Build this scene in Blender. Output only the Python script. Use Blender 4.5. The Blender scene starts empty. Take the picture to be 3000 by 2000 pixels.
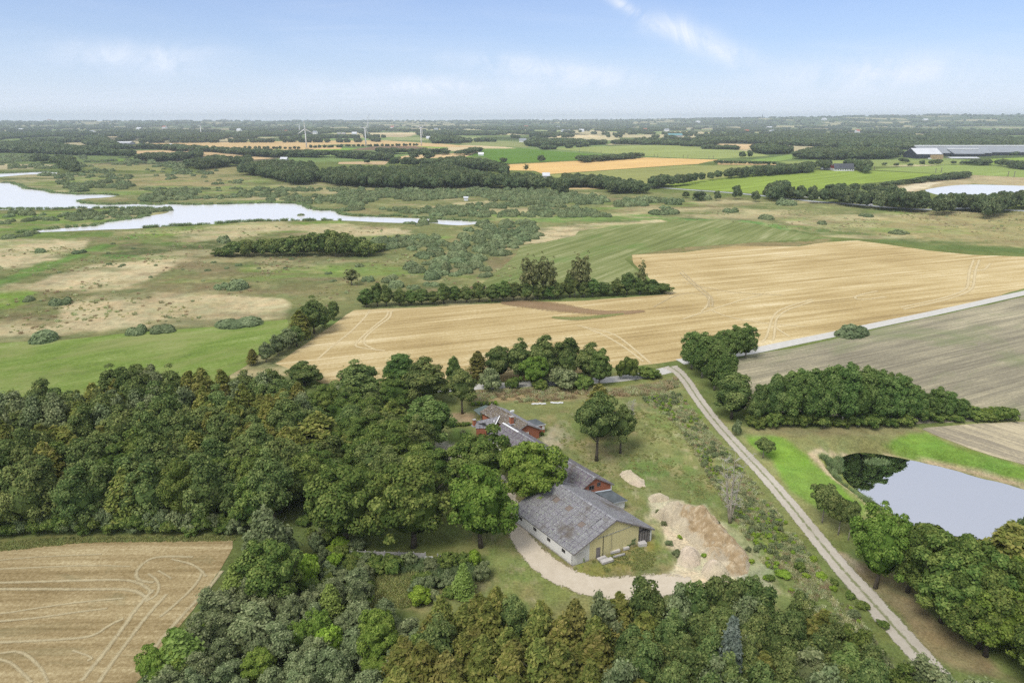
import bpy, math, random
import numpy as np
from mathutils import Vector, Matrix
random.seed(7)
C = bpy.context.scene.collection
R = math.radians
PI = math.pi

# ------------------------------------------------------------------ camera, sky, sun, exposure
CAM_H = 65.0
PITCH = R(18.0)
cd = bpy.data.cameras.new('camera'); cam = bpy.data.objects.new('camera', cd); C.objects.link(cam)
cd.sensor_width = 36; cd.lens = 24.0; cd.clip_start = 1; cd.clip_end = 60000
cam.location = (0, 0, CAM_H); cam.rotation_euler = (PI / 2 - PITCH, 0, 0)
bpy.context.scene.camera = cam

SUN_EL, SUN_AZ = R(54), R(218)          # azimuth of the sun measured clockwise from +Y
sc = bpy.context.scene
w = bpy.data.worlds.new('World'); sc.world = w; w.use_nodes = True
nt = w.node_tree; nt.nodes.clear()
def N(t, typ, **kw):
    n = t.nodes.new(typ)
    for k, v in kw.items():
        if k == 'inp':
            for a, b in v.items(): n.inputs[a].default_value = b
        else: setattr(n, k, v)
    return n
def K(t, a, b): t.links.new(a, b)
def ramp(t, stops, fac=None, interp='LINEAR'):
    r = t.nodes.new('ShaderNodeValToRGB'); r.color_ramp.interpolation = interp
    e = r.color_ramp.elements
    while len(e) < len(stops): e.new(0.5)
    for i, (p, c) in enumerate(stops):
        e[i].position = p; e[i].color = (*c, 1) if not isinstance(c, (int, float)) else (c, c, c, 1)
    if fac is not None: K(t, fac, r.inputs[0])
    return r
def mth(t, op, a, b=None, clamp=False, c=None):
    n = t.nodes.new('ShaderNodeMath'); n.operation = op; n.use_clamp = clamp
    for i, v in enumerate((a, b, c)):
        if v is None: continue
        if isinstance(v, (int, float)): n.inputs[i].default_value = v
        else: K(t, v, n.inputs[i])
    return n.outputs[0]
def vmth(t, op, a, b=None):
    n = t.nodes.new('ShaderNodeVectorMath'); n.operation = op
    for i, v in enumerate((a, b)):
        if v is None: continue
        if isinstance(v, tuple): n.inputs[i].default_value = v
        else: K(t, v, n.inputs[i])
    return n.outputs[0]
def mixc(t, fac, a, b, blend='MIX'):
    n = t.nodes.new('ShaderNodeMix'); n.data_type = 'RGBA'; n.blend_type = blend
    for i, v in ((0, fac), (6, a), (7, b)):
        if isinstance(v, (int, float)): n.inputs[i].default_value = v
        elif isinstance(v, tuple): n.inputs[i].default_value = (*v, 1)
        else: K(t, v, n.inputs[i])
    return n.outputs[2]
sky = N(nt, 'ShaderNodeTexSky', sky_type='NISHITA', sun_disc=False, sun_elevation=SUN_EL, sun_rotation=SUN_AZ,
        air_density=1.0, dust_density=0.6, ozone_density=2.0)
SKY_S = 1.11 / 10
tc = N(nt, 'ShaderNodeTexCoord')
sep = N(nt, 'ShaderNodeSeparateXYZ'); K(nt, tc.outputs['Generated'], sep.inputs[0])
el = sep.outputs[2]
# thin cirrus veil, laid out on the dome
el2 = mth(nt, 'ADD', mth(nt, 'MAXIMUM', el, 0.0), 0.10)
cu = mth(nt, 'DIVIDE', sep.outputs[0], el2); cv = mth(nt, 'DIVIDE', sep.outputs[1], el2)
cmb = N(nt, 'ShaderNodeCombineXYZ'); K(nt, cu, cmb.inputs[0]); K(nt, cv, cmb.inputs[1])
n1 = N(nt, 'ShaderNodeTexNoise', inp={'Scale': 0.42, 'Detail': 7.0, 'Roughness': 0.6, 'Distortion': 1.1}); K(nt, cmb.outputs[0], n1.inputs['Vector'])
mp = N(nt, 'ShaderNodeMapping', inp={'Rotation': (0, 0, R(-35)), 'Scale': (0.5, 1.9, 1)}); K(nt, cmb.outputs[0], mp.inputs[0])
n2 = N(nt, 'ShaderNodeTexNoise', inp={'Scale': 0.8, 'Detail': 8.0, 'Roughness': 0.68, 'Distortion': 1.4}); K(nt, mp.outputs[0], n2.inputs['Vector'])
veil = mth(nt, 'MULTIPLY', ramp(nt, [(0.42, 0.0), (0.75, 1.0)], n1.outputs[0]).outputs[0], ramp(nt, [(0.40, 0.1), (0.72, 1.0)], n2.outputs[0]).outputs[0])
low = ramp(nt, [(0.0, 0.92), (0.04, 0.66), (0.10, 0.34), (0.148, 0.22), (0.20, 0.62), (0.5, 0.80), (1.0, 0.80)], el).outputs[0]
def puff(az, e, sx, sy, rot):          # a soft patch of cirrus round one direction of the sky
    d = Vector((math.sin(R(az)) * math.cos(R(e)), math.cos(R(az)) * math.cos(R(e)), math.sin(R(e))))
    rt = d.cross(Vector((0, 0, 1))).normalized(); up = rt.cross(d)
    a = rt * math.cos(R(rot)) + up * math.sin(R(rot)); b = -rt * math.sin(R(rot)) + up * math.cos(R(rot))
    off = vmth(nt, 'SUBTRACT', tc.outputs['Generated'], tuple(d))
    def dot(v):
        n = nt.nodes.new('ShaderNodeVectorMath'); n.operation = 'DOT_PRODUCT'; K(nt, off, n.inputs[0]); n.inputs[1].default_value = tuple(v); return n.outputs['Value']
    q = mth(nt, 'ADD', mth(nt, 'POWER', mth(nt, 'ABSOLUTE', mth(nt, 'DIVIDE', dot(a), sx)), 2.0), mth(nt, 'POWER', mth(nt, 'ABSOLUTE', mth(nt, 'DIVIDE', dot(b), sy)), 2.0))
    return mth(nt, 'EXPONENT', mth(nt, 'MULTIPLY', q, -1.0))
dn = N(nt, 'ShaderNodeTexNoise', inp={'Scale': 16.0, 'Detail': 8.0, 'Roughness': 0.68, 'Distortion': 0.9}); K(nt, tc.outputs['Generated'], dn.inputs['Vector'])
dnr = ramp(nt, [(0.36, 0.0), (0.68, 1.0)], dn.outputs[0]).outputs[0]
wisps = None
for a in ((8.6, 8.0, .030, .006, -28), (12.0, 6.5, .045, .015, -14), (15.5, 5.0, .050, .014, -20), (3.5, 3.6, .12, .014, -6), (-27, 4.0, .08, .016, 0), (-6, 2.5, .15, .012, 0), (27, 3, .12, .02, 0)):
    p = puff(*a); wisps = p if wisps is None else mth(nt, 'ADD', wisps, p)
wisps = mth(nt, 'MULTIPLY', wisps, mth(nt, 'ADD', mth(nt, 'MULTIPLY', dnr, 0.50), 0.05), clamp=True)
cov = mth(nt, 'ADD', mth(nt, 'ADD', low, mth(nt, 'MULTIPLY', veil, 0.20)), wisps, clamp=True)
skc = vmth(nt, 'SCALE', sky.outputs[0]); skc.node.inputs['Scale'].default_value = 0.1
tint = mixc(nt, 1.0, skc, (.62, .86, 1.28), 'MULTIPLY')
colr = mixc(nt, cov, tint, ramp(nt, [(.0, (.80, .87, 1.0)), (.06, (.75, .83, .98)), (.17, (.95, .96, .98)), (.34, (.79, .805, .85))], el).outputs[0])
sc10 = vmth(nt, 'SCALE', colr); sc10.node.inputs['Scale'].default_value = 10.0
bg = N(nt, 'ShaderNodeBackground', inp={'Strength': SKY_S}); K(nt, sc10, bg.inputs[0])
K(nt, bg.outputs[0], N(nt, 'ShaderNodeOutputWorld').inputs[0])

sd = bpy.data.lights.new('sun', 'SUN'); sd.energy = 2.35; sd.angle = R(24); sd.color = (1.0, 0.96, 0.90)
so = bpy.data.objects.new('sun', sd); C.objects.link(so)
sdir = Vector((math.sin(SUN_AZ) * math.cos(SUN_EL), math.cos(SUN_AZ) * math.cos(SUN_EL), math.sin(SUN_EL)))
so.rotation_euler = sdir.to_track_quat('Z', 'Y').to_euler(); so.location = (0, -100, 300)
sc.view_settings.view_transform = 'Standard'; sc.view_settings.look = 'None'
sc.view_settings.exposure = 0.0; sc.view_settings.gamma = 1.0; sc.view_settings.use_curve_mapping = False
sc.cycles.max_bounces = 5; sc.cycles.diffuse_bounces = 2; sc.cycles.glossy_bounces = 2
sc.cycles.transmission_bounces = 3; sc.cycles.volume_bounces = 1; sc.cycles.transparent_max_bounces = 6
sc.cycles.use_denoising = False; sc.cycles.sample_clamp_indirect = 2.5
sc.cycles.use_light_tree = False

# ------------------------------------------------------------------ survey: pixels of the photograph read as points of the place
F_PX = 2000.0
def Gp(x, y, z=0.0):
    u = (x - 1500) / F_PX; v = (y - 1000) / F_PX
    dy = math.cos(PITCH) - v * math.sin(PITCH); dz = -math.sin(PITCH) - v * math.cos(PITCH)
    t = (z - CAM_H) / dz
    return (u * t, dy * t)
CR = {'A': (0, 300, .42517), 'B': (1000, 300, .42517), 'C': (2000, 300, .42517), 'D': (1250, 1100, .44643), 'E': (0, 850, .42517),
      'F': (1000, 800, .42517), 'G': (2000, 850, .44643), 'H': (0, 1400, .42517), 'I': (1000, 1400, .42517), 'J': (2000, 1400, .42517),
      'K': (1500, 1380, .19133), 'L': (1350, 1160, .12755), 'M': (850, 340, .19133), 'Q': (2350, 400, .27636), 'V': (0, 0, 1.27551)}
def S(c, x, y):
    a, b, k = CR[c]; return (a + x * k, b + y * k)
def P(c, x, y, z=0.0):
    sx, sy = S(c, x, y); return Gp(sx, sy, z)
def polyg(c, pts):
    """ground outline; a point may carry its own height (x, y, z) and its own sheet ('A', x, y)"""
    out = []
    for p in pts:
        if isinstance(p[0], str): out.append(P(*p))
        else: out.append(P(c, *p))
    return out
def top_height(c, x, by, ty):
    """height of a thing whose foot is at by and whose top is at ty"""
    gx, gy = P(c, x, by); sx, sy = S(c, x, ty)
    v = (sy - 1000) / F_PX
    dy = math.cos(PITCH) - v * math.sin(PITCH); dz = -math.sin(PITCH) - v * math.cos(PITCH)
    return CAM_H + gy * dz / dy

# ------------------------------------------------------------------ noise on arrays
def _h(ix, iy, s):
    n = (ix.astype(np.int64) * 374761393 + iy.astype(np.int64) * 668265263 + s * 1442695041) & 0x7fffffff
    n = (n ^ (n >> 13)) * 1274126177 & 0x7fffffff
    return ((n ^ (n >> 16)) & 0xffff) / 65535.0
def vnoise(x, y, s=0):
    xi = np.floor(x); yi = np.floor(y); fx = x - xi; fy = y - yi
    fx = fx * fx * (3 - 2 * fx); fy = fy * fy * (3 - 2 * fy)
    a = _h(xi, yi, s); b = _h(xi + 1, yi, s); c = _h(xi, yi + 1, s); d = _h(xi + 1, yi + 1, s)
    return (a * (1 - fx) + b * fx) * (1 - fy) + (c * (1 - fx) + d * fx) * fy
def fbm(x, y, s=0, o=4):
    x = np.asarray(x, float); y = np.asarray(y, float)
    r = 0; a = .5; t = 0
    for i in range(o):
        r = r + a * vnoise(x, y, s + i * 17); t += a; a *= .55; x = x * 2.03 + 5.1; y = y * 2.03 + 3.7
    return r / t
def inpoly(x, y, poly):
    ins = np.zeros(x.shape, bool); n = len(poly); j = n - 1
    for i in range(n):
        xi, yi = poly[i]; xj, yj = poly[j]
        if yi != yj:
            ins ^= ((yi > y) != (yj > y)) & (x < (xj - xi) * (y - yi) / (yj - yi) + xi)
        j = i
    return ins
def segdist(x, y, pts, close=False):
    d = np.full(x.shape, 1e9); n = len(pts)
    for i in range(n if close else n - 1):
        ax, ay = pts[i]; bx, by = pts[(i + 1) % n]
        dx, dy = bx - ax, by - ay; L2 = dx * dx + dy * dy + 1e-9
        t = np.clip(((x - ax) * dx + (y - ay) * dy) / L2, 0, 1)
        d = np.minimum(d, np.hypot(x - ax - t * dx, y - ay - t * dy))
    return d
PZ = -1.6
POND = [P('G', *q, PZ) for q in ((1020, 1100), (1120, 1068), (1210, 1063), (1350, 1085), (1440, 1100), (1560, 1128), (1700, 1160), (1830, 1195), (1960, 1235), (2100, 1262), (2240, 1308), (2700, 1420), (2700, 1650), (2000, 1640), (1700, 1600), (1500, 1545), (1330, 1435), (1210, 1355), (1100, 1275), (1045, 1215), (1050, 1150))]
def hills(x, y):
    r = np.hypot(x, y); az = np.arctan2(x, y)
    t = np.clip((r - 5200) / 4800, 0, 1); t = t * t * (3 - 2 * t)
    a = 38 + 72 * np.clip((az + .05) / .62, 0, 1) ** 1.1 + 14 * (fbm(x / 1400, y / 1400, 3) - .5) * 2
    mid = np.clip((r - 1600) / 1500, 0, 1) * 7 * (fbm(x / 700, y / 700, 9) - .35)
    z = t * a + mid * (1 - .5 * t)
    near = (x > 35) & (x < 140) & (y > 85) & (y < 140)
    if np.any(near):
        xs, ys = np.atleast_1d(x)[np.atleast_1d(near)], np.atleast_1d(y)[np.atleast_1d(near)]
        d = segdist(xs, ys, POND, True); ins = inpoly(xs, ys, POND); k = np.clip(1 - d / 3.6, 0, 1)
        zz = np.where(ins, -1.75 - np.clip(d, 0, 1) * .5, -1.75 * k * (2 - k)); z = np.atleast_1d(z).copy(); z[np.atleast_1d(near)] += zz
        if np.ndim(x) == 0: z = z[0]
    return z

# ------------------------------------------------------------------ object helpers
def link(o): C.objects.link(o); return o
def tag(o, label=None, cat=None, group=None, kind=None):
    if label: o['label'] = label
    if cat: o['category'] = cat
    if group: o['group'] = group
    if kind: o['kind'] = kind
    return o
def root(name, loc, label, cat, group=None, rz=0):
    o = bpy.data.objects.new(name, None); o.location = loc; o.rotation_euler = (0, 0, rz); o.empty_display_size = .2
    return tag(link(o), label, cat, group)
class MB:
    """collects faces; every build() makes ONE mesh object"""
    def __init__(s): s.v = []; s.f = []; s.m = []
    def poly(s, pts, m=0):
        n = len(s.v); s.v += [tuple(p) for p in pts]; s.f.append(tuple(range(n, n + len(pts)))); s.m.append(m); return s
    def hexa(s, b, t, m=0):
        """solid from a bottom ring and a top ring"""
        n = len(s.v); k = len(b); s.v += [tuple(p) for p in b] + [tuple(p) for p in t]
        s.f.append(tuple(reversed(range(n, n + k)))); s.f.append(tuple(range(n + k, n + 2 * k)))
        for i in range(k):
            j = (i + 1) % k; s.f.append((n + i, n + j, n + k + j, n + k + i))
        s.m += [m] * (k + 2); return s
    def box(s, c, d, rz=0, m=0):
        x, y, z = c; a, b, h = d[0] / 2, d[1] / 2, d[2] / 2; co, si = math.cos(rz), math.sin(rz)
        q = [(x + p * co - r * si, y + p * si + r * co) for p, r in ((-a, -b), (a, -b), (a, b), (-a, b))]
        return s.hexa([(p, r, z - h) for p, r in q], [(p, r, z + h) for p, r in q], m)
    def slab(s, pts, th, m=0):
        """a plate: its upper face given, thickness along its own normal downwards"""
        p = [Vector(q) for q in pts]; nrm = (p[1] - p[0]).cross(p[2] - p[0]).normalized()
        if nrm.z < 0: p.reverse(); nrm = -nrm
        return s.hexa([q - nrm * th for q in p], p, m)
    def beam(s, a, b, wd, h, m=0):
        a = Vector(a); b = Vector(b); d = (b - a).normalized(); up = Vector((0, 0, 1))
        if abs(d.z) > .95: up = Vector((0, 1, 0))
        r = d.cross(up).normalized() * wd / 2; u = r.cross(d).normalized() * h / 2
        return s.hexa([a - r - u, a + r - u, a + r + u, a - r + u], [b - r - u, b + r - u, b + r + u, b - r + u], m)
    def tube(s, pts, rad, k=6, m=0):
        n0 = len(s.v); P_ = [Vector(p) for p in pts]
        for i, p in enumerate(P_):
            d = (P_[min(i + 1, len(P_) - 1)] - P_[max(i - 1, 0)]).normalized()
            a = d.orthogonal().normalized(); b = d.cross(a)
            for j in range(k):
                t = 2 * PI * j / k; s.v.append(tuple(p + (a * math.cos(t) + b * math.sin(t)) * rad[i]))
        for i in range(len(P_) - 1):
            for j in range(k):
                q = n0 + i * k; jj = (j + 1) % k
                s.f.append((q + j, q + jj, q + k + jj, q + k + j)); s.m.append(m)
        s.f.append(tuple(range(n0 + (len(P_) - 1) * k, n0 + len(P_) * k))); s.m.append(m)
        s.f.append(tuple(reversed(range(n0, n0 + k)))); s.m.append(m)
        return s
    def mesh(s, name, mats, smooth=False):
        me = bpy.data.meshes.new(name); me.from_pydata(s.v, [], s.f)
        for m in (mats if isinstance(mats, (list, tuple)) else [mats]): me.materials.append(m)
        me.polygons.foreach_set('material_index', s.m)
        if smooth: me.polygons.foreach_set('use_smooth', [True] * len(s.f))
        me.update(); return me
    def build(s, name, mats, parent=None, smooth=False):
        o = link(bpy.data.objects.new(name, s.mesh(name, mats, smooth)))
        if parent:
            o.parent = parent
        return o
def np_mesh(name, V, Fq, mats, attrs=None, smooth=False):
    """V (n,3), Fq (m,4) or (m,3); attrs {name: per vertex floats}, colours {name: (n,3)}"""
    me = bpy.data.meshes.new(name); k = Fq.shape[1]
    me.vertices.add(len(V)); me.vertices.foreach_set('co', np.asarray(V, np.float32).ravel())
    me.loops.add(Fq.size); me.loops.foreach_set('vertex_index', Fq.astype(np.int32).ravel())
    me.polygons.add(len(Fq)); me.polygons.foreach_set('loop_start', np.arange(0, Fq.size, k, dtype=np.int32))
    me.polygons.foreach_set('loop_total', np.full(len(Fq), k, np.int32))
    if smooth: me.polygons.foreach_set('use_smooth', np.ones(len(Fq), bool))
    for nme, a in (attrs or {}).items():
        a = np.asarray(a, np.float32)
        if a.ndim == 1:
            at = me.attributes.new(nme, 'FLOAT', 'POINT'); at.data.foreach_set('value', a)
        else:
            at = me.attributes.new(nme, 'FLOAT_COLOR', 'POINT')
            at.data.foreach_set('color', np.hstack([a, np.ones((len(a), 1), np.float32)]).ravel())
    for m in (mats if isinstance(mats, (list, tuple)) else [mats]): me.materials.append(m)
    me.update(calc_edges=True); return me

# ------------------------------------------------------------------ materials
def newmat(name):
    m = bpy.data.materials.new(name); m.use_nodes = True; t = m.node_tree; t.nodes.clear()
    return m, t, t.nodes.new('ShaderNodeOutputMaterial')
def pos(t): return t.nodes.new('ShaderNodeNewGeometry').outputs['Position']
def noise(t, vec, scale, detail=4, rough=.6, dist=0):
    n = N(t, 'ShaderNodeTexNoise', inp={'Scale': scale, 'Detail': detail, 'Roughness': rough, 'Distortion': dist}); K(t, vec, n.inputs['Vector']); return n.outputs[0]
def mapv(t, vec, scale=(1, 1, 1), rz=0):
    if rz:
        r_ = N(t, 'ShaderNodeMapping', inp={'Rotation': (0, 0, rz)}); K(t, vec, r_.inputs[0]); vec = r_.outputs[0]; rz = 0
    n = N(t, 'ShaderNodeMapping', inp={'Rotation': (0, 0, rz), 'Scale': scale}); K(t, vec, n.inputs[0]); return n.outputs[0]
def diffuse_out(t, out, col, bump=None, bs=.3, bd=.1):
    d = N(t, 'ShaderNodeBsdfDiffuse', inp={'Roughness': .8}); K(t, col, d.inputs[0])
    if bump is not None:
        b = N(t, 'ShaderNodeBump', inp={'Strength': bs, 'Distance': bd}); K(t, bump, b.inputs['Height']); K(t, b.outputs[0], d.inputs['Normal'])
    K(t, d.outputs[0], out.inputs[0]); return d
def m_plain(name, col, var=.25, scale=3.0, rough=.7, metal=0, spec=.3):
    m, t, o = newmat(name); n = noise(t, pos(t), scale, 5)
    c = ramp(t, [(.3, tuple(x * (1 - var) for x in col)), (.7, tuple(min(1, x * (1 + var)) for x in col))], n).outputs[0]
    b = N(t, 'ShaderNodeBsdfPrincipled', inp={'Roughness': rough, 'Metallic': metal, 'Specular IOR Level': spec}); K(t, c, b.inputs[0]); K(t, b.outputs[0], o.inputs[0]); return m
def m_field(name, stops, angle, across=.35, along=.012, patch=.02, patch_amt=.5, fine=1.3, fine_amt=.35, patch_col=None, patch_lim=(.55, .7), stripe_amt=1.0):
    """cropped ground: long streaks along `angle`, patches, fine grain"""
    m, t, o = newmat(name); p = pos(t)
    s1 = noise(t, mapv(t, p, (along, across, 1), -angle), 1.0, 5, .62, .25)
    s2 = noise(t, mapv(t, p, (along * 2.5, across * 3.2, 1), -angle + .02), 1.0, 3, .6, .15)
    pt = noise(t, p, patch, 5, .6, .5); fn = noise(t, p, fine, 5, .75)
    v = mth(t, 'ADD', mth(t, 'MULTIPLY', mth(t, 'SUBTRACT', s1, .5), 1.5 * stripe_amt), mth(t, 'MULTIPLY', mth(t, 'SUBTRACT', s2, .5), .9 * stripe_amt))
    v = mth(t, 'ADD', v, mth(t, 'MULTIPLY', mth(t, 'SUBTRACT', pt, .5), patch_amt * 2))
    v = mth(t, 'ADD', v, mth(t, 'MULTIPLY', mth(t, 'SUBTRACT', fn, .5), fine_amt * 3))
    v = mth(t, 'ADD', v, .5, clamp=True)
    c = ramp(t, stops, v).outputs[0]
    if patch_col:
        pf = ramp(t, [(patch_lim[0], 0.0), (patch_lim[1], 1.0)], noise(t, mapv(t, p, (.5, 1, 1), -angle), patch * 1.7, 6, .7, .6)).outputs[0]
        c = mixc(t, pf, c, patch_col)
    diffuse_out(t, o, c, fn, .5, .25); return m
def m_ground():
    """the open land: its own colour map with grain of tussocks and soil over it"""
    m, t, o = newmat('open_land'); p = pos(t)
    a = N(t, 'ShaderNodeAttribute', attribute_name='paint')
    n0 = noise(t, mapv(t, p, (1, .7, 1)), .035, 6, .66, .8)
    n1_ = noise(t, p, .35, 6, .72, .4); n2_ = noise(t, p, 2.6, 4, .75)
    v = mth(t, 'ADD', mth(t, 'MULTIPLY', mth(t, 'SUBTRACT', n0, .5), .9), mth(t, 'MULTIPLY', mth(t, 'SUBTRACT', n1_, .5), 1.1))
    v = mth(t, 'ADD', v, mth(t, 'MULTIPLY', mth(t, 'SUBTRACT', n2_, .5), 1.5))
    gain = mth(t, 'ADD', mth(t, 'MULTIPLY', v, 1.2), 1.05)
    sc_ = vmth(t, 'SCALE', a.outputs['Color']); K(t, gain, sc_.node.inputs['Scale'])
    warm = mixc(t, 1.0, sc_, (1.07, .99, .92), 'MULTIPLY'); cool = mixc(t, 1.0, sc_, (.94, 1.02, .96), 'MULTIPLY')
    h = ramp(t, [(.35, 0.0), (.65, 1.0)], noise(t, p, .13, 5, .7, .5)).outputs[0]
    c = mixc(t, h, cool, warm)
    diffuse_out(t, o, c, n1_, .6, .5); return m
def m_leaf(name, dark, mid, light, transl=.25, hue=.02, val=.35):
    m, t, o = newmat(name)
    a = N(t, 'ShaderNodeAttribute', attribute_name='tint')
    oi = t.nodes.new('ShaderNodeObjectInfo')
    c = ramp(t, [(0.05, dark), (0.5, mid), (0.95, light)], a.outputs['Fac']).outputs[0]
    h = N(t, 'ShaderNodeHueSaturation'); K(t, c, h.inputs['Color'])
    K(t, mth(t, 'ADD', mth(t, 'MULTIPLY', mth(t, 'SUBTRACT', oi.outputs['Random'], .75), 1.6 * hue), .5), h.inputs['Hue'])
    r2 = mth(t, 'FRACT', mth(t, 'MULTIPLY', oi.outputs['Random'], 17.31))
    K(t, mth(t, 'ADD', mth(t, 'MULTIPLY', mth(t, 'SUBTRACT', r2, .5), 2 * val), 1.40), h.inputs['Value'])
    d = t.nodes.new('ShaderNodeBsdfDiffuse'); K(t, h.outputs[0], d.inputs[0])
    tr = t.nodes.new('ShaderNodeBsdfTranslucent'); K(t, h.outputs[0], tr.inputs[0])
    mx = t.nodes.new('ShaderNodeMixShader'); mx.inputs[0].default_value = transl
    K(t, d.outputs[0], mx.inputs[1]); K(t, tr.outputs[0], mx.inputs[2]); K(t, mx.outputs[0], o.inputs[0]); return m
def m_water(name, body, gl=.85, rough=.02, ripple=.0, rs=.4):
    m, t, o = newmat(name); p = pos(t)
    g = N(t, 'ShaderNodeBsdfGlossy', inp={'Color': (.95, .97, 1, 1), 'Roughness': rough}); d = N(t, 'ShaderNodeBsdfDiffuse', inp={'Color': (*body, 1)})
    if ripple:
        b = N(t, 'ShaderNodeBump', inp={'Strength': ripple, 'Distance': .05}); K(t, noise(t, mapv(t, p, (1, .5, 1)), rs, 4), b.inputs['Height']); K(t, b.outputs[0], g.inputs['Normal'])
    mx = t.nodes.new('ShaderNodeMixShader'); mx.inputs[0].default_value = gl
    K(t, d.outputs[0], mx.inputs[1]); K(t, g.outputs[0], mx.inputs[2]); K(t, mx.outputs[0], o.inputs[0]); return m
def m_track(name, stops, green, mid_green=True, wear=0.0):
    """gravel way; 'across' runs -1..1 over its width, ragged edges open onto the ground below"""
    m, t, o = newmat(name); p = pos(t)
    a = N(t, 'ShaderNodeAttribute', attribute_name='across').outputs['Fac']
    n_ = noise(t, p, .9, 6, .75, .4); n3 = noise(t, p, .12, 4, .6)
    c = ramp(t, stops, mth(t, 'ADD', mth(t, 'MULTIPLY', n_, .6), mth(t, 'MULTIPLY', n3, .4))).outputs[0]
    ab = mth(t, 'ABSOLUTE', a)
    if mid_green:
        g = mth(t, 'SUBTRACT', mth(t, 'ADD', .17, mth(t, 'MULTIPLY', mth(t, 'SUBTRACT', n_, .5), .9)), ab)
        c = mixc(t, ramp(t, [(0.0, 0.0), (.12, .85)], g).outputs[0], c, green)
    d = N(t, 'ShaderNodeBsdfDiffuse'); K(t, c, d.inputs[0])
    tr = t.nodes.new('ShaderNodeBsdfTransparent')
    e = mth(t, 'ADD', ab, mth(t, 'MULTIPLY', mth(t, 'SUBTRACT', n_, .5), .75 if mid_green else 1.2))
    f = ramp(t, [(.80, 0.0), (.90, 1.0)] if not wear else [(.55, 0.0), (1.0, 1.0)], e).outputs[0]
    if wear:
        wn_ = ramp(t, [(wear - .10, 0.0), (wear + .16, .8)], mth(t, 'ADD', mth(t, 'MULTIPLY', noise(t, p, .9, 6, .8, .8), .8), mth(t, 'MULTIPLY', ab, .22))).outputs[0]; f = mth(t, 'MAXIMUM', f, mth(t, 'ADD', wn_, .05), True)
    mx = t.nodes.new('ShaderNodeMixShader'); K(t, f, mx.inputs[0]); K(t, d.outputs[0], mx.inputs[1]); K(t, tr.outputs[0], mx.inputs[2])
    K(t, mx.outputs[0], o.inputs[0]); return m
def ang(c, a, b):
    p = P(c, *a); q = P(c, *b); return math.atan2(q[1] - p[1], q[0] - p[0])

# ------------------------------------------------------------------ the land
GRASS = (.135, .165, .055); BRIGHT = (.17, .27, .05); OLIVE = (.20, .20, .085); REED = (.50, .42, .26); DARK = (.095, .115, .050)
BROWN = (.21, .165, .095); MARSH = (.185, .195, .085); TAWNY = (.36, .29, .15); SAND = (.57, .50, .365); PATH = (.50, .44, .34); RUST = (.28, .215, .12)
paint = []          # (kind, outline, colour, softness m, strength)
def reg(c, pts, col, soft=2.0, amt=1.0, nz=.6): paint.append(('P', polyg(c, pts), col, soft, amt, nz))
def stroke(c, pts, col, wd, soft=1.0, amt=1.0): paint.append(('S', polyg(c, pts), col, soft, amt, wd))
# marsh and meadows round the lake
reg('V', [(-400, 440), (0, 400), (700, 395), (1300, 430), (2000, 470), (2900, 520), (2900, 560), (2352, 570), (1500, 520), (1200, 700), (800, 860), (-400, 900)], MARSH, 12)
reg('A', [(-300, 960), (250, 935), (620, 945), (600, 990), (450, 1080), (230, 1130), (0, 1150), (-300, 1200)], REED, 3, .95, .35)
reg('A', [(640, 1115), (1290, 1075), (1180, 1150), (1000, 1230), (830, 1290), (400, 1290), (120, 1300), (330, 1200)], REED, 2.5, .95, .35)
reg('A', [(860, 965), (1500, 955), (1560, 1010), (1420, 1060), (1300, 1072), (800, 1078), (690, 1050), (800, 1010)], DARK, 3, .95, .2)
reg('A', [(700, 1048), (1000, 1060), (1280, 1062), (1260, 1078), (800, 1080), (700, 1072)], (.12, .21, .06), 2, .8, .3)
reg('A', [(1300, 1070), (1560, 1050), (2300, 1060), (2352, 1110), (1700, 1110), (1300, 1150), (1180, 1150)], BROWN, 6, .6)
reg('E', [(400, 120), (700, 20), (1200, 20), (1700, 40), (1990, 60), (1990, 190), (1500, 235), (900, 255), (430, 315), (-200, 350), (-200, 260), (350, 240)], REED, 2.5, .95, .35)
reg('E', [(0, 170), (420, 150), (430, 230), (300, 250), (0, 250)], BROWN, 4, .7)
reg('A', [(100, 1290), (800, 1290), (1000, 1240), (1500, 1150), (1900, 1170), (1800, 1260), (1200, 1340), (500, 1340)], BROWN, 5, .55)
reg('E', [(1150, -40), (2352, -30), (2352, 60), (1700, 40), (1300, 10)], BROWN, 6, .45)
reg('A', [(-200, 1330), (180, 1290), (230, 1310), (100, 1411), (-200, 1420)], BRIGHT, 3, .9, .5)
stroke('A', [(-250, 1340), (0, 1240), (300, 1125), (600, 1030), (850, 950), (1040, 880)], (.14, .23, .06), 9, 4, .95)
stroke('A', [(-100, 1290), (300, 1160), (640, 1040), (800, 970), (960, 900)], (.10, .15, .045), 2.0, 1.5, .7)
reg('A', [(950, 890), (1500, 855), (2352, 815), (2352, 840), (1700, 870), (1050, 930)], BRIGHT, 4, .75)
reg('A', [(1200, 900), (1500, 850), (2352, 840), (2352, 905), (2000, 880), (1700, 920), (1300, 955)], REED, 6, .8)
reg('B', [(-40, 850), (500, 870), (490, 915), (100, 925), (-40, 900)], REED, 5, .85)
reg('B', [(0, 1130), (500, 1130), (400, 1300), (0, 1330)], OLIVE, 5, .7)
reg('A', [(1600, 1110), (2352, 1120), (2352, 1180), (1650, 1170)], BRIGHT, 4, .55)
reg('A', [(-300, 790), (400, 750), (900, 735), (1160, 745), (1100, 780), (700, 840), (300, 880), (-300, 905)], (.15, .23, .055), 5, .85)
reg('A', [(-300, 905), (300, 890), (900, 885), (700, 940), (200, 950), (-300, 950)], (.14, .20, .055), 4, .8)
reg('A', [(880, 530), (1300, 500), (1700, 520), (1500, 580), (900, 575)], TAWNY, 10, .75)
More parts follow.
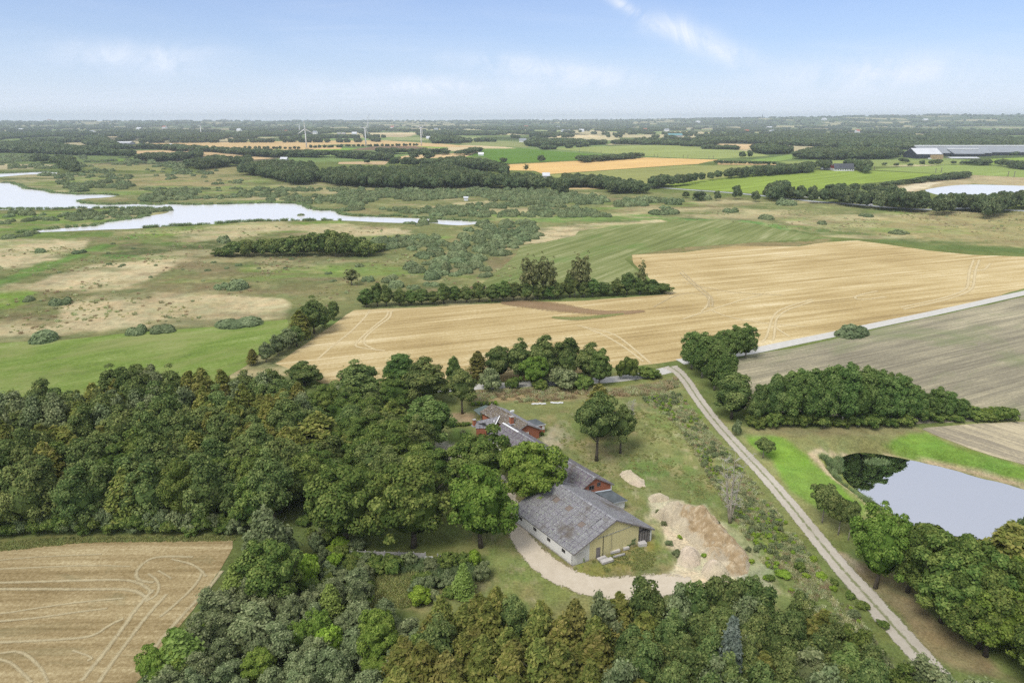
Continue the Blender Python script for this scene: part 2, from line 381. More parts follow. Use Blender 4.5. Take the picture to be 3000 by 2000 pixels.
reg('A', [(1750, 600), (1850, 570), (2352, 590), (2352, 620), (1850, 620)], (.40, .36, .18), 8, .8)
reg('A', [(-300, 480), (500, 470), (560, 510), (130, 570), (-300, 560)], DARK, 8, .6)
reg('A', [(180, 580), (500, 570), (960, 640), (900, 640), (560, 640), (350, 625)], (.20, .23, .10), 8, .6)
reg('A', [(1400, 440), (1650, 440), (1640, 490), (1400, 500)], TAWNY, 8, .6)
reg('A', [(700, 400), (900, 380), (900, 400), (760, 410)], BRIGHT, 10, .7)
reg('A', [(500, 420), (1250, 430), (1100, 470), (700, 470)], (.34, .31, .15), 10, .6)
reg('B', [(740, 690), (1040, 680), (1040, 715), (800, 720)], REED, 6, .9)
reg('B', [(100, 735), (250, 735), (250, 765), (100, 765)], RUST, 6, .6)
reg('B', [(1880, 700), (2352, 690), ('C', 300, 690), ('C', 300, 730), (1900, 755)], BROWN, 8, .6)
reg('B', [(1000, 760), (1600, 745), (2352, 790), (2352, 812), (1500, 825), (1000, 810)], (.15, .25, .07), 6, .75)
reg('B', [(1250, 980), (1300, 900), (1400, 860), (1640, 840), (2200, 808), (2230, 822), (1900, 850), (1640, 885), (1610, 915), (1400, 965)], REED, 2, 1.0, .5)
reg('B', [(720, 980), (830, 910), (880, 915), (800, 990)], RUST, 4, .6)
reg('B', [(980, 1100), (1180, 1040), (1190, 1090), (1060, 1140)], BROWN, 4, .8)
reg('C', [(680, 825), (760, 818), (1020, 850), (1010, 872), (800, 848)], REED, 3, .9)
reg('C', [(1300, 780), (1700, 760), (2700, 750), (2700, 1030), (2000, 985), (1500, 920), (1250, 880)], (.33, .28, .14), 12, .8)
reg('C', [(600, 770), (1300, 770), (1250, 900), (1000, 890)], (.24, .24, .11), 10, .7)
reg('C', [(480, 825), (900, 862), (1400, 925), (2000, 985), (2700, 1020), (2700, 1060), (1800, 1012), (1200, 935), (750, 895)], (.105, .15, .05), 4, .85)
reg('C', [(0, 800), (400, 800), (700, 850), (750, 890), (300, 870), (0, 850)], (.14, .27, .08), 6, .8)
reg('C', [(0, 770), (500, 790), (700, 830), (400, 810), (0, 800)], DARK, 5, .7)
reg('C', [(0, 990), (400, 960), (800, 960), (1000, 945), (1000, 965), (800, 992), (300, 1000), (0, 1030)], RUST, 2, .75)
reg('B', [(2010, 1040), (2352, 975), (2352, 1040), (2020, 1100)], RUST, 2, .6)
reg('C', [(1330, 590), (1560, 560), (1800, 520), (1990, 500), (2700, 530), (2700, 600), (2000, 560), (1700, 606), (1600, 625), (1450, 612)], (.42, .34, .21), 5, .9, .5)
reg('C', [(1480, 600), (1570, 565), (1680, 550), (1800, 552), (1640, 600), (1540, 615)], (.60, .52, .38), 3, .9, .5)
reg('C', [(1850, 530), (1900, 495), (1990, 500), (1980, 525)], (.20, .18, .12), 4, .8)
# round the farm
reg('V', [(1040, 880), (1520, 850), (1600, 950), (1700, 1080), (1800, 1250), (1900, 1400), (1400, 1500), (1100, 1400), (1000, 1000)], (.20, .21, .085), 5, .9)
reg('F', [(900, 800), (1300, 790), (1700, 790), (1900, 800), (2100, 760), (2300, 720), (2352, 780), (2100, 830), (1650, 850), (1400, 890), (900, 900)], (.33, .235, .14), 2, .75)
reg('F', [(920, 780), (1700, 770), (2150, 700), (2300, 690), (2200, 740), (1700, 800), (920, 800)], (.16, .20, .06), 2, .7)
reg('D', [(1250, 560), (1700, 480), (1900, 700), (1950, 880), (1700, 800), (1500, 700)], (.145, .205, .065), 5, .85)
reg('D', [(1000, 560), (1250, 500), (1300, 600), (1100, 640)], (.30, .26, .15), 3, .5)
reg('D', [(1900, 700), (1980, 900), (2240, 1100), (2400, 1300), (2240, 1300), (2050, 1130), (1900, 960)], (.15, .22, .05), 3, .8)
reg('D', [(760, 400), (860, 330), (900, 400), (880, 500), (850, 540), (740, 450)], (.42, .35, .26), 1.5, .8, .9)
reg('D', [(1420, 900), (1470, 790), (1600, 800), (1830, 850), (2000, 1000), (2200, 1150), (2280, 1300), (2330, 1420), (2050, 1460), (1750, 1440), (1480, 1400), (1450, 1330), (1600, 1200), (1500, 1060)], SAND, 1.2, .95, .7)
reg('D', [(2030, 1270), (2240, 1250), (2300, 1400), (2100, 1420)], (.47, .42, .38), 1, .8)
reg('D', [(1480, 900), (1560, 980), (1620, 1150), (1560, 1220), (1500, 1180), (1510, 1050), (1440, 960)], (.22, .25, .09), 1.2, .7, .9)
reg('D', [(420, 1330), (460, 1200), (520, 1080), (600, 1130), (700, 1280), (560, 1360)], (.40, .31, .18), 1.5, .95, .2)
reg('D', [(600, 1280), (720, 1260), (900, 1400), (1050, 1470), (900, 1568), (560, 1430)], (.28, .255, .11), 2, .7)
reg('D', [(560, 1320), (700, 1270), (740, 1310), (900, 1430), (840, 1440), (680, 1330)], (.15, .21, .05), 1, .6)
reg('D', [(960, 1250), (1100, 1200), (1480, 1050), (1530, 1120), (1500, 1250), (1350, 1310), (1150, 1330), (1000, 1300)], (.235, .22, .065), 1.2, .9, .6)
reg('D', [(1060, 1210), (1200, 1160), (1400, 1100), (1440, 1150), (1200, 1240), (1080, 1260)], (.17, .20, .06), 1, .6)
reg('D', [(1500, 1000), (1540, 1040), (1520, 1220), (1400, 1300), (1380, 1280), (1480, 1200)], (.13, .20, .04), 1, .7)
reg('D', [(540, 900), (620, 960), (880, 1170), (960, 1255), (940, 1265), (800, 1180), (560, 990)], (.23, .17, .11), .6, .75)
reg('I', [(-200, 480), (900, 500), (1130, 480), (1050, 700), (600, 760), (560, 880), (200, 900), (-200, 700)], (.20, .20, .08), 2, .85)
reg('I', [(200, 660), (560, 640), (600, 760), (540, 870), (240, 900), (200, 780)], (.30, .26, .13), 1.5, .8)
reg('I', [(-100, 560), (700, 580), (750, 650), (200, 660), (-100, 640)], (.12, .19, .05), 1.5, .7)
reg('D', [(0, 470), (80, 420), (220, 460), (210, 520), (140, 560), (60, 520)], (.54, .48, .42), 1, .9)
reg('D', [(150, 330), (320, 340), (280, 420), (150, 450)], (.12, .19, .05), 1, .8)
reg('D', [(150, 250), (330, 250), (300, 310), (160, 310)], (.34, .25, .17), 1, .8)
# verges of the farm road and the pond lawn
reg('G', [(-120, 560), (0, 600), (250, 900), (420, 1150), (560, 1300), (840, 1600), (760, 1640), (420, 1300), (120, 860), (-60, 640)], (.20, .215, .085), 1.5, .7)
reg('G', [(60, 640), (180, 900), (240, 1000), (130, 960), (0, 760)], (.16, .20, .06), 1.5, .6)
reg('G', [(270, 860), (440, 900), (1500, 900), (2240, 860), (2700, 1000), (2700, 1400), (2000, 1200), (1250, 1400), (1150, 1500), (900, 1560)], (.28, .27, .12), 2, .8)
reg('G', [(430, 960), (640, 970), (700, 1010), (800, 1085), (880, 1180), (1010, 1290), (1180, 1420), (1100, 1480), (960, 1450), (880, 1390), (740, 1300), (600, 1120), (440, 1010)], (.155, .28, .04), 1.3, .95, .4)
reg('G', [(1330, 1000), (1500, 940), (1600, 935), (1800, 1035), (2000, 1085), (2240, 1150), (2700, 1290), (2700, 1370), (2240, 1235), (2000, 1180), (1750, 1120), (1500, 1060)], (.155, .28, .045), 1.3, .9, .4)
reg('G', [(450, 900), (1540, 905), (1560, 930), (900, 950), (460, 925)], (.24, .19, .12), 1.5, .5)
reg('G', [(890, 1095), (1000, 1062), (1200, 1055), (1400, 1068), (1650, 1120), (2000, 1205), (2240, 1275), (2700, 1400), (2700, 1500), (2240, 1400), (1400, 1200), (1250, 1500), (1180, 1390), (1000, 1230), (910, 1140)], (.19, .215, .06), .6, .9, .2)
stroke('G', [(1230, 1400), (1100, 1290), (960, 1190), (880, 1110), (850, 1080), (900, 1050), (1000, 1037), (1200, 1037), (1400, 1050), (1600, 1082), (1800, 1122), (2000, 1170), (2240, 1240), (2700, 1390)], (.47, .38, .25), 1.5, .5, 1.0)
reg('J', [(1180, 560), (1400, 650), (1560, 800), (1760, 1020), (1960, 1180), (2300, 1411), (1800, 1250), (1400, 820), (1100, 520)], (.25, .185, .115), 1.5, .85)
reg('J', [(1050, 500), (1200, 560), (1230, 640), (1100, 560)], (.38, .31, .22), .8, .7)
reg('J', [(250, 300), (400, 380), (700, 640), (1000, 900), (1400, 1200), (1000, 1200), (500, 800)], (.17, .21, .075), 2, .7)
reg('H', [(-300, 440), (0, 420), (300, 385), (1640, 385), (1600, 440), (600, 430), (250, 460), (-300, 520)], (.22, .21, .08), .8, .9, .4)

def build_land():
    az_in = np.radians(np.linspace(-41, 41, 640)); az_out = np.radians(np.concatenate([np.linspace(-176, -42, 50), az_in * 180 / PI, np.linspace(42, 176, 50)]))
    rr = np.concatenate([[0.5, 12, 24, 34], np.exp(np.linspace(math.log(42), math.log(13500), 640)), [14000]])
    A_, R_ = np.meshgrid(az_out, rr); X = (R_ * np.sin(A_)).ravel(); Y = (R_ * np.cos(A_)).ravel()
    n = len(X); col = np.tile(np.array(GRASS), (n, 1)); rad = R_.ravel()
    # far country: fields of many colours divided into cells
    sx = X / 230 + 1.4 * fbm(X / 900, Y / 900, 31); sy = Y / 420 + 1.2 * fbm(X / 1100, Y / 1100, 33)
    ci, cj = np.floor(sx), np.floor(sy); hh = _h(ci, cj, 5); h2 = _h(ci, cj, 8)
    pal = np.array([(.17, .22, .08), (.13, .17, .065), (.24, .27, .12), (.52, .42, .26), (.14, .19, .07), (.45, .39, .24), (.15, .14, .09), (.20, .27, .09), (.09, .12, .05)])
    far = pal[(hh * 8.99).astype(int)] * (.8 + .4 * h2[:, None])
    wgt = np.clip((rad - 1150) / 60, 0, 1)[:, None]; col = col * (1 - wgt) + far * wgt
    fade = np.clip((rad - 5200) / 1500, 0, 1)[:, None]; fcol = np.array([.075, .105, .05])
    m3 = (fbm(X / 420, Y / 650, 12, 5) > .60)[:, None]
    col = col * (1 - fade) + (fcol * ~m3 + np.array([.33, .30, .18]) * m3) * fade
    inn = rad < 1400; xi, yi = X[inn], Y[inn]; ci_ = col[inn]
    nz = fbm(xi / 6, yi / 6, 40, 5) - .5; nl = fbm(xi / 28, yi / 28, 41, 5) - .5
    ci_ *= (1 + .25 * nl[:, None] * 2)
    for kind, pts, c_, soft, amt, extra in paint:
        xs = [p[0] for p in pts]; ys = [p[1] for p in pts]; pad = soft * 2 + 12
        box_ = np.where((xi > min(xs) - pad) & (xi < max(xs) + pad) & (yi > min(ys) - pad) & (yi < max(ys) + pad))[0]
        if not len(box_): continue
        x, y = xi[box_], yi[box_]
        if kind == 'P':
            d = segdist(x, y, pts, True); s = np.where(inpoly(x, y, pts), d, -d)
            wv = np.clip((s + extra * soft * 6 * nz[box_] + extra * soft * 6 * nl[box_]) / soft + .5, 0, 1)
            hole = np.clip(1 - 1.6 * extra * (np.clip(nz[box_] + nl[box_] * .7, 0, 1)), .25, 1)
            wv = wv * hole * amt
        else:
            d = segdist(x, y, pts); wv = np.clip((extra / 2 - d + soft * 3 * nz[box_]) / soft + .5, 0, 1) * amt
        ci_[box_] = ci_[box_] * (1 - wv[:, None]) + np.array(c_) * wv[:, None]
    mp_ = polyg('V', [(-400, 440), (0, 400), (700, 395), (1300, 430), (2000, 470), (2900, 520), (2900, 560), (2352, 570), (1500, 520), (1200, 700), (800, 860), (-400, 900)])
    ms = inpoly(xi, yi, mp_)
    for k_, (cc, fx_, fy_, th_, am) in enumerate((((.42, .36, .21), 55, 26, .56, .75), ((.10, .13, .05), 38, 20, .60, .6), ((.17, .26, .065), 70, 22, .60, .6), ((.25, .20, .12), 30, 12, .62, .6), ((.34, .31, .16), 11, 6, .60, .5))):
        w_ = np.clip((fbm(xi / fx_, yi / fy_, 200 + 7 * k_, 5) - th_) * 9, 0, 1) * am * ms; ci_ = ci_ * (1 - w_[:, None]) + np.array(cc) * w_[:, None]
    mq = polyg('D', [(760, 250), (1300, 180), (1800, 200), (2300, 1300), (2500, 1568), (300, 1568), (300, 1000)]); ms = inpoly(xi, yi, mq)
    for k_, (cc, fx_, th_, am) in enumerate((((.30, .25, .13), 4.0, .58, .6), ((.13, .20, .05), 5.0, .56, .55), ((.10, .13, .05), 1.6, .60, .5), ((.38, .33, .21), 1.5, .64, .5))):
        w_ = np.clip((fbm(xi / fx_, yi / fx_, 300 + 7 * k_, 5) - th_) * 8, 0, 1) * am * ms * (ci_.sum(1) < 1.0); ci_ = ci_ * (1 - w_[:, None]) + np.array(cc) * w_[:, None]
    col[inn] = ci_
    Z = hills(X, Y)
    nr, na = len(rr), len(az_out); idx = np.arange(nr * na).reshape(nr, na)
    F_ = np.stack([idx[:-1, :-1], idx[:-1, 1:], idx[1:, 1:], idx[1:, :-1]], -1).reshape(-1, 4)
    close = np.stack([idx[:-1, -1], idx[:-1, 0], idx[1:, 0], idx[1:, -1]], -1)
    F_ = np.vstack([F_, close])[:, ::-1]
    me = np_mesh('ground', np.stack([X, Y, Z], 1), F_, m_ground(), {'paint': col}, smooth=True)
    o = link(bpy.data.objects.new('ground', me)); o['kind'] = 'structure'
    o['label'] = 'rough grassland, marsh and far farmland stretching to the low hills'
build_land()

def ragged(pts, seg, amp, seed):
    out = []; n = len(pts)
    for i in range(n):
        a = np.array(pts[i]); b = np.array(pts[(i + 1) % n]); L_ = np.hypot(*(b - a)); k = max(1, min(40, int(L_ / seg)))
        nr = np.array([-(b - a)[1], (b - a)[0]]) / (L_ + 1e-6)
        for j in range(k):
            p = a + (b - a) * j / k
            d = (float(fbm(p[0] / (seg * 2.2), p[1] / (seg * 2.2), seed, 3)) - .5) * 2 * amp
            out.append(tuple(p + nr * d))
    return out
LEVEL = [0]
def sheet(name, c, pts, mat, label, z=.03, seg=4.0, amp=.8, smooth=False):
    g = pts if c is None else polyg(c, pts)
    far = max(math.hypot(*p) for p in g)
    if smooth: g = chaikin(g, True)
    g = ragged(g, seg, amp, len(name) + LEVEL[0]); LEVEL[0] += 1
    zz = z + .004 * (LEVEL[0] % 5) + (0 if far < 1500 else .1)
    hs = [float(hills(np.array(p[0]), np.array(p[1]))) + zz for p in g]
    me = MB().poly([(p[0], p[1], h) for p, h in zip(g, hs)]).mesh(name, mat)
    if me.polygons[0].normal.z < 0: me.flip_normals()
    o = link(bpy.data.objects.new(name, me)); o['kind'] = 'structure'; o['label'] = label; return o
def chaikin(p, close=False, it=2):
    for _ in range(it):
        q = []; n = len(p)
        if not close: q.append(p[0])
        for i in range(n if close else n - 1):
            a, b = p[i], p[(i + 1) % n]
            q += [(a[0] * .75 + b[0] * .25, a[1] * .75 + b[1] * .25), (a[0] * .25 + b[0] * .75, a[1] * .25 + b[1] * .75)]
        if not close: q.append(p[-1])
        p = q
    return p
ZS = [0]
def strip(name, pts, wd, mat, label, z, smooth=True, jit=0.0, parent=None, kind='structure'):
    ZS[0] += 1; z = z + .0016 * ZS[0]
    """a ribbon on the ground; wd one width or a list along it"""
    p = chaikin(pts, False, 2 if smooth else 0)
    n = len(p); V = []; at = []
    ws = wd if isinstance(wd, (list, tuple)) else [wd, wd]
    for i in range(n):
        a = Vector(p[max(i - 1, 0)]); b = Vector(p[min(i + 1, n - 1)]); d = (b - a).normalized(); nr = Vector((-d.y, d.x))
        t = i / (n - 1) * (len(ws) - 1); k = min(int(t), len(ws) - 2); ww = ws[k] + (ws[k + 1] - ws[k]) * (t - k)
        for q in (-1, -.5, 0, .5, 1):
            V.append((p[i][0] + nr.x * q * ww / 2, p[i][1] + nr.y * q * ww / 2, z)); at.append(q)
    F_ = []
    for i in range(n - 1):
        for j in range(4): F_.append((i * 5 + j + 1, i * 5 + j, i * 5 + 5 + j, i * 5 + 6 + j))
    me = np_mesh(name, np.array(V), np.array(F_), mat, {'across': np.array(at)})
    o = link(bpy.data.objects.new(name, me))
    if parent: o.parent = parent
    else: o['kind'] = kind; o['label'] = label
    return o

a1 = ang('F', (200, 510), (1350, 425)); a2 = ang('C', (190, 1290), (1500, 1100))
GOLD = [(.0, (.27, .195, .09)), (.35, (.42, .315, .145)), (.62, (.53, .42, .215)), (1.0, (.72, .62, .40))]
m_gold = m_field('golden_stubble', GOLD, (a1 * .5 + a2 * .5), .26, .010, .016, .55, 1.1, .30)
sheet('stubble_field', None, polyg('F', [('E', 1900, 505), ('E', 2352, 200), (90, 255), (500, 238), (1000, 210), (1700, 190), (2240, 146), (2200, 110),
      ('B', 2100, 1190), ('B', 2010, 1110), ('B', 2000, 1050), ('C', 0, 1035), ('C', 350, 990), ('C', 800, 992), ('C', 1000, 962), ('C', 1200, 952), ('C', 1400, 977),
      ('C', 1700, 1022), ('C', 2000, 1052), ('C', 2352, 1064), ('C', 2900, 1078), ('C', 2900, 1150), ('C', 2352, 1285), ('C', 1900, 1405), ('G', 1000, 274), ('G', 460, 384), ('G', 0, 455),
      (2180, 622), (1900, 645), (1300, 740), (300, 760), (-130, 760)]), m_gold, 'golden harvested grain field between the hedgerow and the country road', .03, 5, .7)
m_brown = m_field('fallow_field', [(.0, (.17, .15, .11)), (.4, (.26, .235, .165)), (.62, (.34, .305, .205)), (1.0, (.52, .46, .31))], ang('G', (800, 430), (1900, 200)), .42, .018, .02, .45, 1.4, .4,
                  (.20, .23, .11), (.50, .70))
sheet('fallow_field', 'G', [(340, 460), (460, 418), (740, 380), (1240, 262), (2240, 45), (2900, -90), (2900, 820), (2240, 850), (1450, 880), (500, 860), (330, 700)], m_brown,
      'greyish brown harvested field right of the road behind the big hedge', .03, 4, .6)
m_brown2 = m_field('fallow_field_lower', [(.0, (.20, .17, .13)), (.4, (.32, .28, .20)), (.62, (.45, .39, .26)), (1.0, (.62, .54, .36))], ang('G', (1700, 930), (2240, 1110)), .5, .03, .05, .4, 1.4, .3)
sheet('fallow_field', 'G', [(1560, 900), (2240, 858), (2900, 850), (2900, 1330), (2240, 1140), (1990, 1082), (1750, 985), (1600, 925)], m_brown2,
      'pale brown field corner above the lawn beyond the pond', .034, 3, .5, True)
a4 = ang('H', (0, 720), (900, 712))
m_tan = m_field('tan_stubble', [(.0, (.235, .172, .078)), (.35, (.34, .258, .128)), (.62, (.43, .34, .18)), (1.0, (.60, .51, .30))], a4, .40, .02, .05, .40, 2.2, .6, (.24, .22, .115), (.56, .74))
sheet('stubble_field', 'H', [(-500, 560), (0, 500), (250, 467), (600, 445), (1100, 425), (1610, 425), (1605, 480), (1530, 620), (1440, 740), (1340, 900), (1220, 1050), (1090, 1250), (930, 1420), (700, 1800), (-900, 1800)],
      m_tan, 'tan harvested field at the lower left with curving straw lines', .03, 1.5, .3)
m_green = m_field('pasture_green', [(.0, (.12, .17, .045)), (.45, (.18, .255, .055)), (.75, (.24, .31, .085)), (1, (.34, .38, .16))], ang('E', (0, 600), (1500, 330)), .10, .03, .03, .45, 1.0, .55, (.30, .31, .12), (.46, .70))
sheet('pasture', 'E', [(-400, 420), (-50, 366), (160, 356), (430, 346), (900, 292), (1480, 252), (1980, 202), (1990, 240), (1900, 330), (1780, 450), (1700, 520), (1500, 640), (900, 760), (-400, 860)],
      m_green, 'bright green pasture between the reed marsh and the left wood', .03, 4, .7)
m_hay = m_field('mown_meadow', [(.0, (.125, .145, .055)), (.4, (.175, .205, .072)), (.66, (.245, .265, .11)), (1, (.42, .41, .23))], ang('B', (1000, 1230), (1330, 1020)) * .5 + ang('B', (1300, 1010), (2300, 860)) * .5, .28, .012, .02, .35, .9, .28,
              (.14, .22, .06), (.54, .72))
sheet('mown_meadow', 'B', [(950, 1260), (1180, 1080), (1240, 990), (1400, 965), (1610, 918), (1640, 886), (1900, 852), (2230, 825), (2352, 815), ('C', 300, 810), ('C', 500, 835), ('C', 750, 890), ('C', 1000, 935), ('C', 500, 965), ('C', 0, 1000),
      (2010, 1050), (1945, 1080), (2050, 1170), (2100, 1260), (1500, 1290), (960, 1300)], m_hay, 'mown green meadow with curved swathes behind the hedgerow', .03, 5, 1.0)
# fields of the middle and far distance
def fld(c, pts, cols, label, a=None, across=.12, nm='field', patch=.008):
    cols = (cols[0] * 1.10, cols[1] * .98, cols[2] * .80)
    k = [(0.0, tuple(x * .72 for x in cols)), (.5, cols), (1.0, tuple(min(.8, x * 1.35) for x in cols))]
    an = a if a is not None else ang(c, pts[0][:2] if not isinstance(pts[0][0], str) else pts[0][1:3], pts[1][:2] if not isinstance(pts[1][0], str) else pts[1][1:3])
    m = m_field('crop_' + str(LEVEL[0]), k, an, across, .006, patch, .3, .35, .2)
    return sheet(nm, c, pts, m, label, .06, 14, 1.5)
TAN = (.52, .41, .24)
fld('B', [(1130, 430), (2080, 380), (2600, 396), (2450, 426), (2352, 431), (1400, 497), (1330, 472), (1140, 468)], (.60, .44, .22), 'golden stubble strip field beyond the wood', nm='stubble_field')
fld('B', [(1400, 501), (2352, 436), (2830, 436), (2800, 500), (2200, 575), (1880, 530), (1530, 525)], (.25, .29, .125), 'olive green field below the golden strip field', nm='crop_field')
fld('C', [(0, 552), (480, 500), (890, 470), (1300, 472), (1700, 492), (1960, 492), (1560, 530), (1080, 575), (700, 640), (620, 635), (400, 622), (0, 593), (-150, 575)], (.21, .31, .075), 'bright green field in front of the farm with red gables', nm='crop_field')
fld('C', [(1280, 463), (1800, 432), (2352, 442), (2900, 455), (2900, 560), (2352, 518), (1980, 500), (1700, 488)], (.22, .31, .11), 'green field with power poles below the large dairy barns', nm='crop_field')
fld('B', [(940, 320), (1250, 319), (1900, 371), (1640, 396), (1130, 422), (1080, 420), (1000, 380), (900, 370)], (.105, .21, .045), 'deep green crop field beside the white tent', nm='crop_field')
fld('B', [(1400, 318), (1900, 301), (2352, 292), (2840, 342), (2950, 370), (2600, 390), (2352, 386), (1950, 362)], (.25, .32, .13), 'pale green pasture behind the line of fence posts', nm='pasture')
fld('B', [(820, 256), (1280, 276), (1290, 311), (1100, 306), (830, 291)], (.24, .29, .14), 'dull green field beside a far white farmhouse', nm='crop_field')
fld('A', [(1040, 282), (2352, 264), ('B', 300, 263), ('B', 700, 287), ('B', 980, 311), ('B', 350, 302), ('B', 0, 301), (2352, 322), (1900, 332), (1300, 332)], TAN, 'wide tan field behind the three wind turbines', nm='stubble_field')
fld('A', [(820, 337), (1280, 327), (1890, 387), (1730, 397), (1400, 372), (900, 352)], (.50, .40, .26), 'tan field left of the dark hedgerow below the turbines', nm='stubble_field')
fld('A', [(1880, 323), (2352, 317), ('B', 140, 320), ('B', 60, 328), (2352, 330), (1900, 332)], (.19, .33, .06), 'narrow bright green strip at the first turbine', nm='crop_field')
fld('B', [(60, 328), (220, 305), (500, 302), (600, 315), (350, 330)], (.20, .15, .12), 'narrow dark ploughed strip at the second turbine', nm='ploughed_field')
fld('B', [(500, 303), (740, 311), (700, 318), (600, 315)], (.19, .33, .06), 'narrow bright green strip at the third turbine', nm='crop_field')
fld('B', [(300, 400), (450, 367), (840, 348), (930, 322), (990, 322), (860, 375), (650, 384), (560, 388)], (.52, .42, .27), 'tan strip with a track between the hedges and the green crop', nm='stubble_field')
fld('B', [(650, 390), (760, 378), (900, 372), (900, 400), (660, 420)], (.17, .30, .06), 'small bright green patch among the trees of the wood', nm='crop_field')
fld('B', [(1540, 555), (1870, 570), (1870, 598), (1560, 600)], (.50, .42, .25), 'small tan field between the main road and the marsh shrubs', nm='stubble_field')
fld('B', [(-20, 412), (330, 405), (300, 430), (-20, 425)], (.46, .38, .26), 'tan strip in a gap of the mid wood', nm='stubble_field')
fld('C', [(130, 287), (510, 292), (440, 327), (380, 322), (140, 302)], (.52, .42, .28), 'tan field among far woods right of centre', nm='stubble_field')
fld('C', [(250, 400), (720, 432), (440, 434), (240, 430)], (.46, .37, .22), 'tan strip planted with a row of small round trees', nm='stubble_field')
fld('C', [(440, 402), (750, 361), (760, 390), (640, 407)], (.20, .32, .10), 'green wedge field between two far woods', nm='pasture')
fld('C', [(650, 405), (1200, 400), (1900, 398), (1930, 426), (1500, 432), (1290, 445), (800, 440)], (.22, .29, .115), 'long green field in front of the round wood and hay barn', nm='pasture')
fld('C', [(1500, 338), (1640, 338), (1600, 360), (1500, 362)], (.26, .33, .13), 'small pale green field left of the dairy barns', nm='pasture')
fld('C', [(1930, 400), (2352, 380), (2900, 400), (2900, 420), (2352, 430), (1930, 428)], (.20, .31, .075), 'green field in front of the dairy barns by the hedge', nm='pasture')

# ------------------------------------------------------------------ water
W_LAKE = m_water('lake_water', (.82, .80, .76), .45, .20, .1, .12)  # whitish diffuse body paints the lake's bright sky glare into its colour
W_POND = m_water('pond_water', (.012, .012, .010), .80, .015, .04, .6)
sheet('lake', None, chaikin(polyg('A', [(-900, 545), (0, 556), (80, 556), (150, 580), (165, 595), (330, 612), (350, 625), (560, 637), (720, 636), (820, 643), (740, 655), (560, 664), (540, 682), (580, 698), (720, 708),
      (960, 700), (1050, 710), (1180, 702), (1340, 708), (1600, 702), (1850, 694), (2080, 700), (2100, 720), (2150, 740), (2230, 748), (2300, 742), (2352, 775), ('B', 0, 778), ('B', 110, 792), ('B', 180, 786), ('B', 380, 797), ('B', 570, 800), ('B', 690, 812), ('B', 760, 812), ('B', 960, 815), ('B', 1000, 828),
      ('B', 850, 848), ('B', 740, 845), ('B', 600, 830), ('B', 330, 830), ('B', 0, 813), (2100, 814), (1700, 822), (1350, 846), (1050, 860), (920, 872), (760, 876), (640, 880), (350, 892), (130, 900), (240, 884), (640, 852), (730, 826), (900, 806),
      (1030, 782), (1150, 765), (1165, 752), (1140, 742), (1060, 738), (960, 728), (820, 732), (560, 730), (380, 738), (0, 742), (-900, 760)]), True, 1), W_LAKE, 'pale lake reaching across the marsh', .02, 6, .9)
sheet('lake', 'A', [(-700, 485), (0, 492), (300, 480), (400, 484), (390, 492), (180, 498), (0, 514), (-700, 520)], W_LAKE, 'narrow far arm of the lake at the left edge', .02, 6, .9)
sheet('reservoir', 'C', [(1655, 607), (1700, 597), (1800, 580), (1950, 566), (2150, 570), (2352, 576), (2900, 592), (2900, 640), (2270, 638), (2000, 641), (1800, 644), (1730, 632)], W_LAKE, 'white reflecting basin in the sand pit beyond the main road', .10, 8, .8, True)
gp = ragged(chaikin(POND, True, 1), .8, .25, 3); me = MB().poly([(p[0], p[1], PZ) for p in gp]).mesh('pond', W_POND)
if me.polygons[0].normal.z < 0: me.flip_normals()
o = link(bpy.data.objects.new('pond', me)); o['kind'] = 'structure'; o['label'] = 'still pond reflecting the sky beside the farm road'
# ------------------------------------------------------------------ roads and tracks
m_road = m_plain('worn_asphalt', (.58, .56, .50), .12, .8, .9)
m_dirt = m_track('gravel_track', [(.2, (.37, .33, .26)), (.5, (.52, .47, .38)), (.8, (.66, .61, .52))], (.20, .22, .09))
m_yard = m_track('yard_gravel', [(.2, (.46, .39, .285)), (.5, (.60, .52, .395)), (.8, (.72, .64, .51))], (.20, .22, .09), False)
m_straw = m_track('pressed_straw', [(.2, (.52, .41, .22)), (.5, (.66, .54, .31)), (.8, (.78, .67, .43))], (.2, .2, .1), False, .58)
m_straw2 = m_track('straw_line', [(.2, (.40, .33, .19)), (.5, (.52, .44, .26)), (.8, (.64, .56, .36))], (.2, .2, .1), False, .50)
strip('country_road', polyg('G', [(-20, 470), (220, 440), (460, 400), (740, 340), (1000, 288), (1240, 235), (1700, 140), (2240, 18), (2900, -125)]), [4.4, 4.2, 4.2, 4.0, 4.0], m_road, 'pale country road running up to the right edge past the stubble field', .045)
strip('country_road', polyg('V', [(1548, 846), (1500, 858), (1440, 868), (1380, 874), (1250, 880), (1100, 888), (1000, 896)]), [4.2, 4, 3.6], m_road, 'pale road going left behind the tree clump', .049)
strip('farm_road', polyg('V', [(1538, 842), (1556, 852), (1576, 874), (1600, 912), (1642, 968), (1700, 1032), (1760, 1095), (1822, 1168), (1880, 1240), (1932, 1304), (1985, 1362), (2040, 1425), (2100, 1490), (2180, 1580), (2260, 1680)]),
      [5.5, 3.6, 3.3, 3.3, 3.4, 3.6, 4.0, 3.8, 3.6], m_dirt, 'gravel farm road with two wheel tracks and grass between', .055)
strip('yard_track', polyg('D', [(60, 520), (200, 500), (420, 620), (520, 760), (560, 880), (580, 1000), (650, 1110), (740, 1210), (860, 1300), (1000, 1360), (1180, 1395), (1350, 1390), (1560, 1370), (1750, 1380)]),
      [3.4, 4.0, 3.8, 3.8, 3.4, 3.4, 4.2, 4.8, 5.2, 5.2, 5.6, 5.8, 5.5, 4.0], m_yard, 'pale sandy farm track curving round the front of the barn', .055)
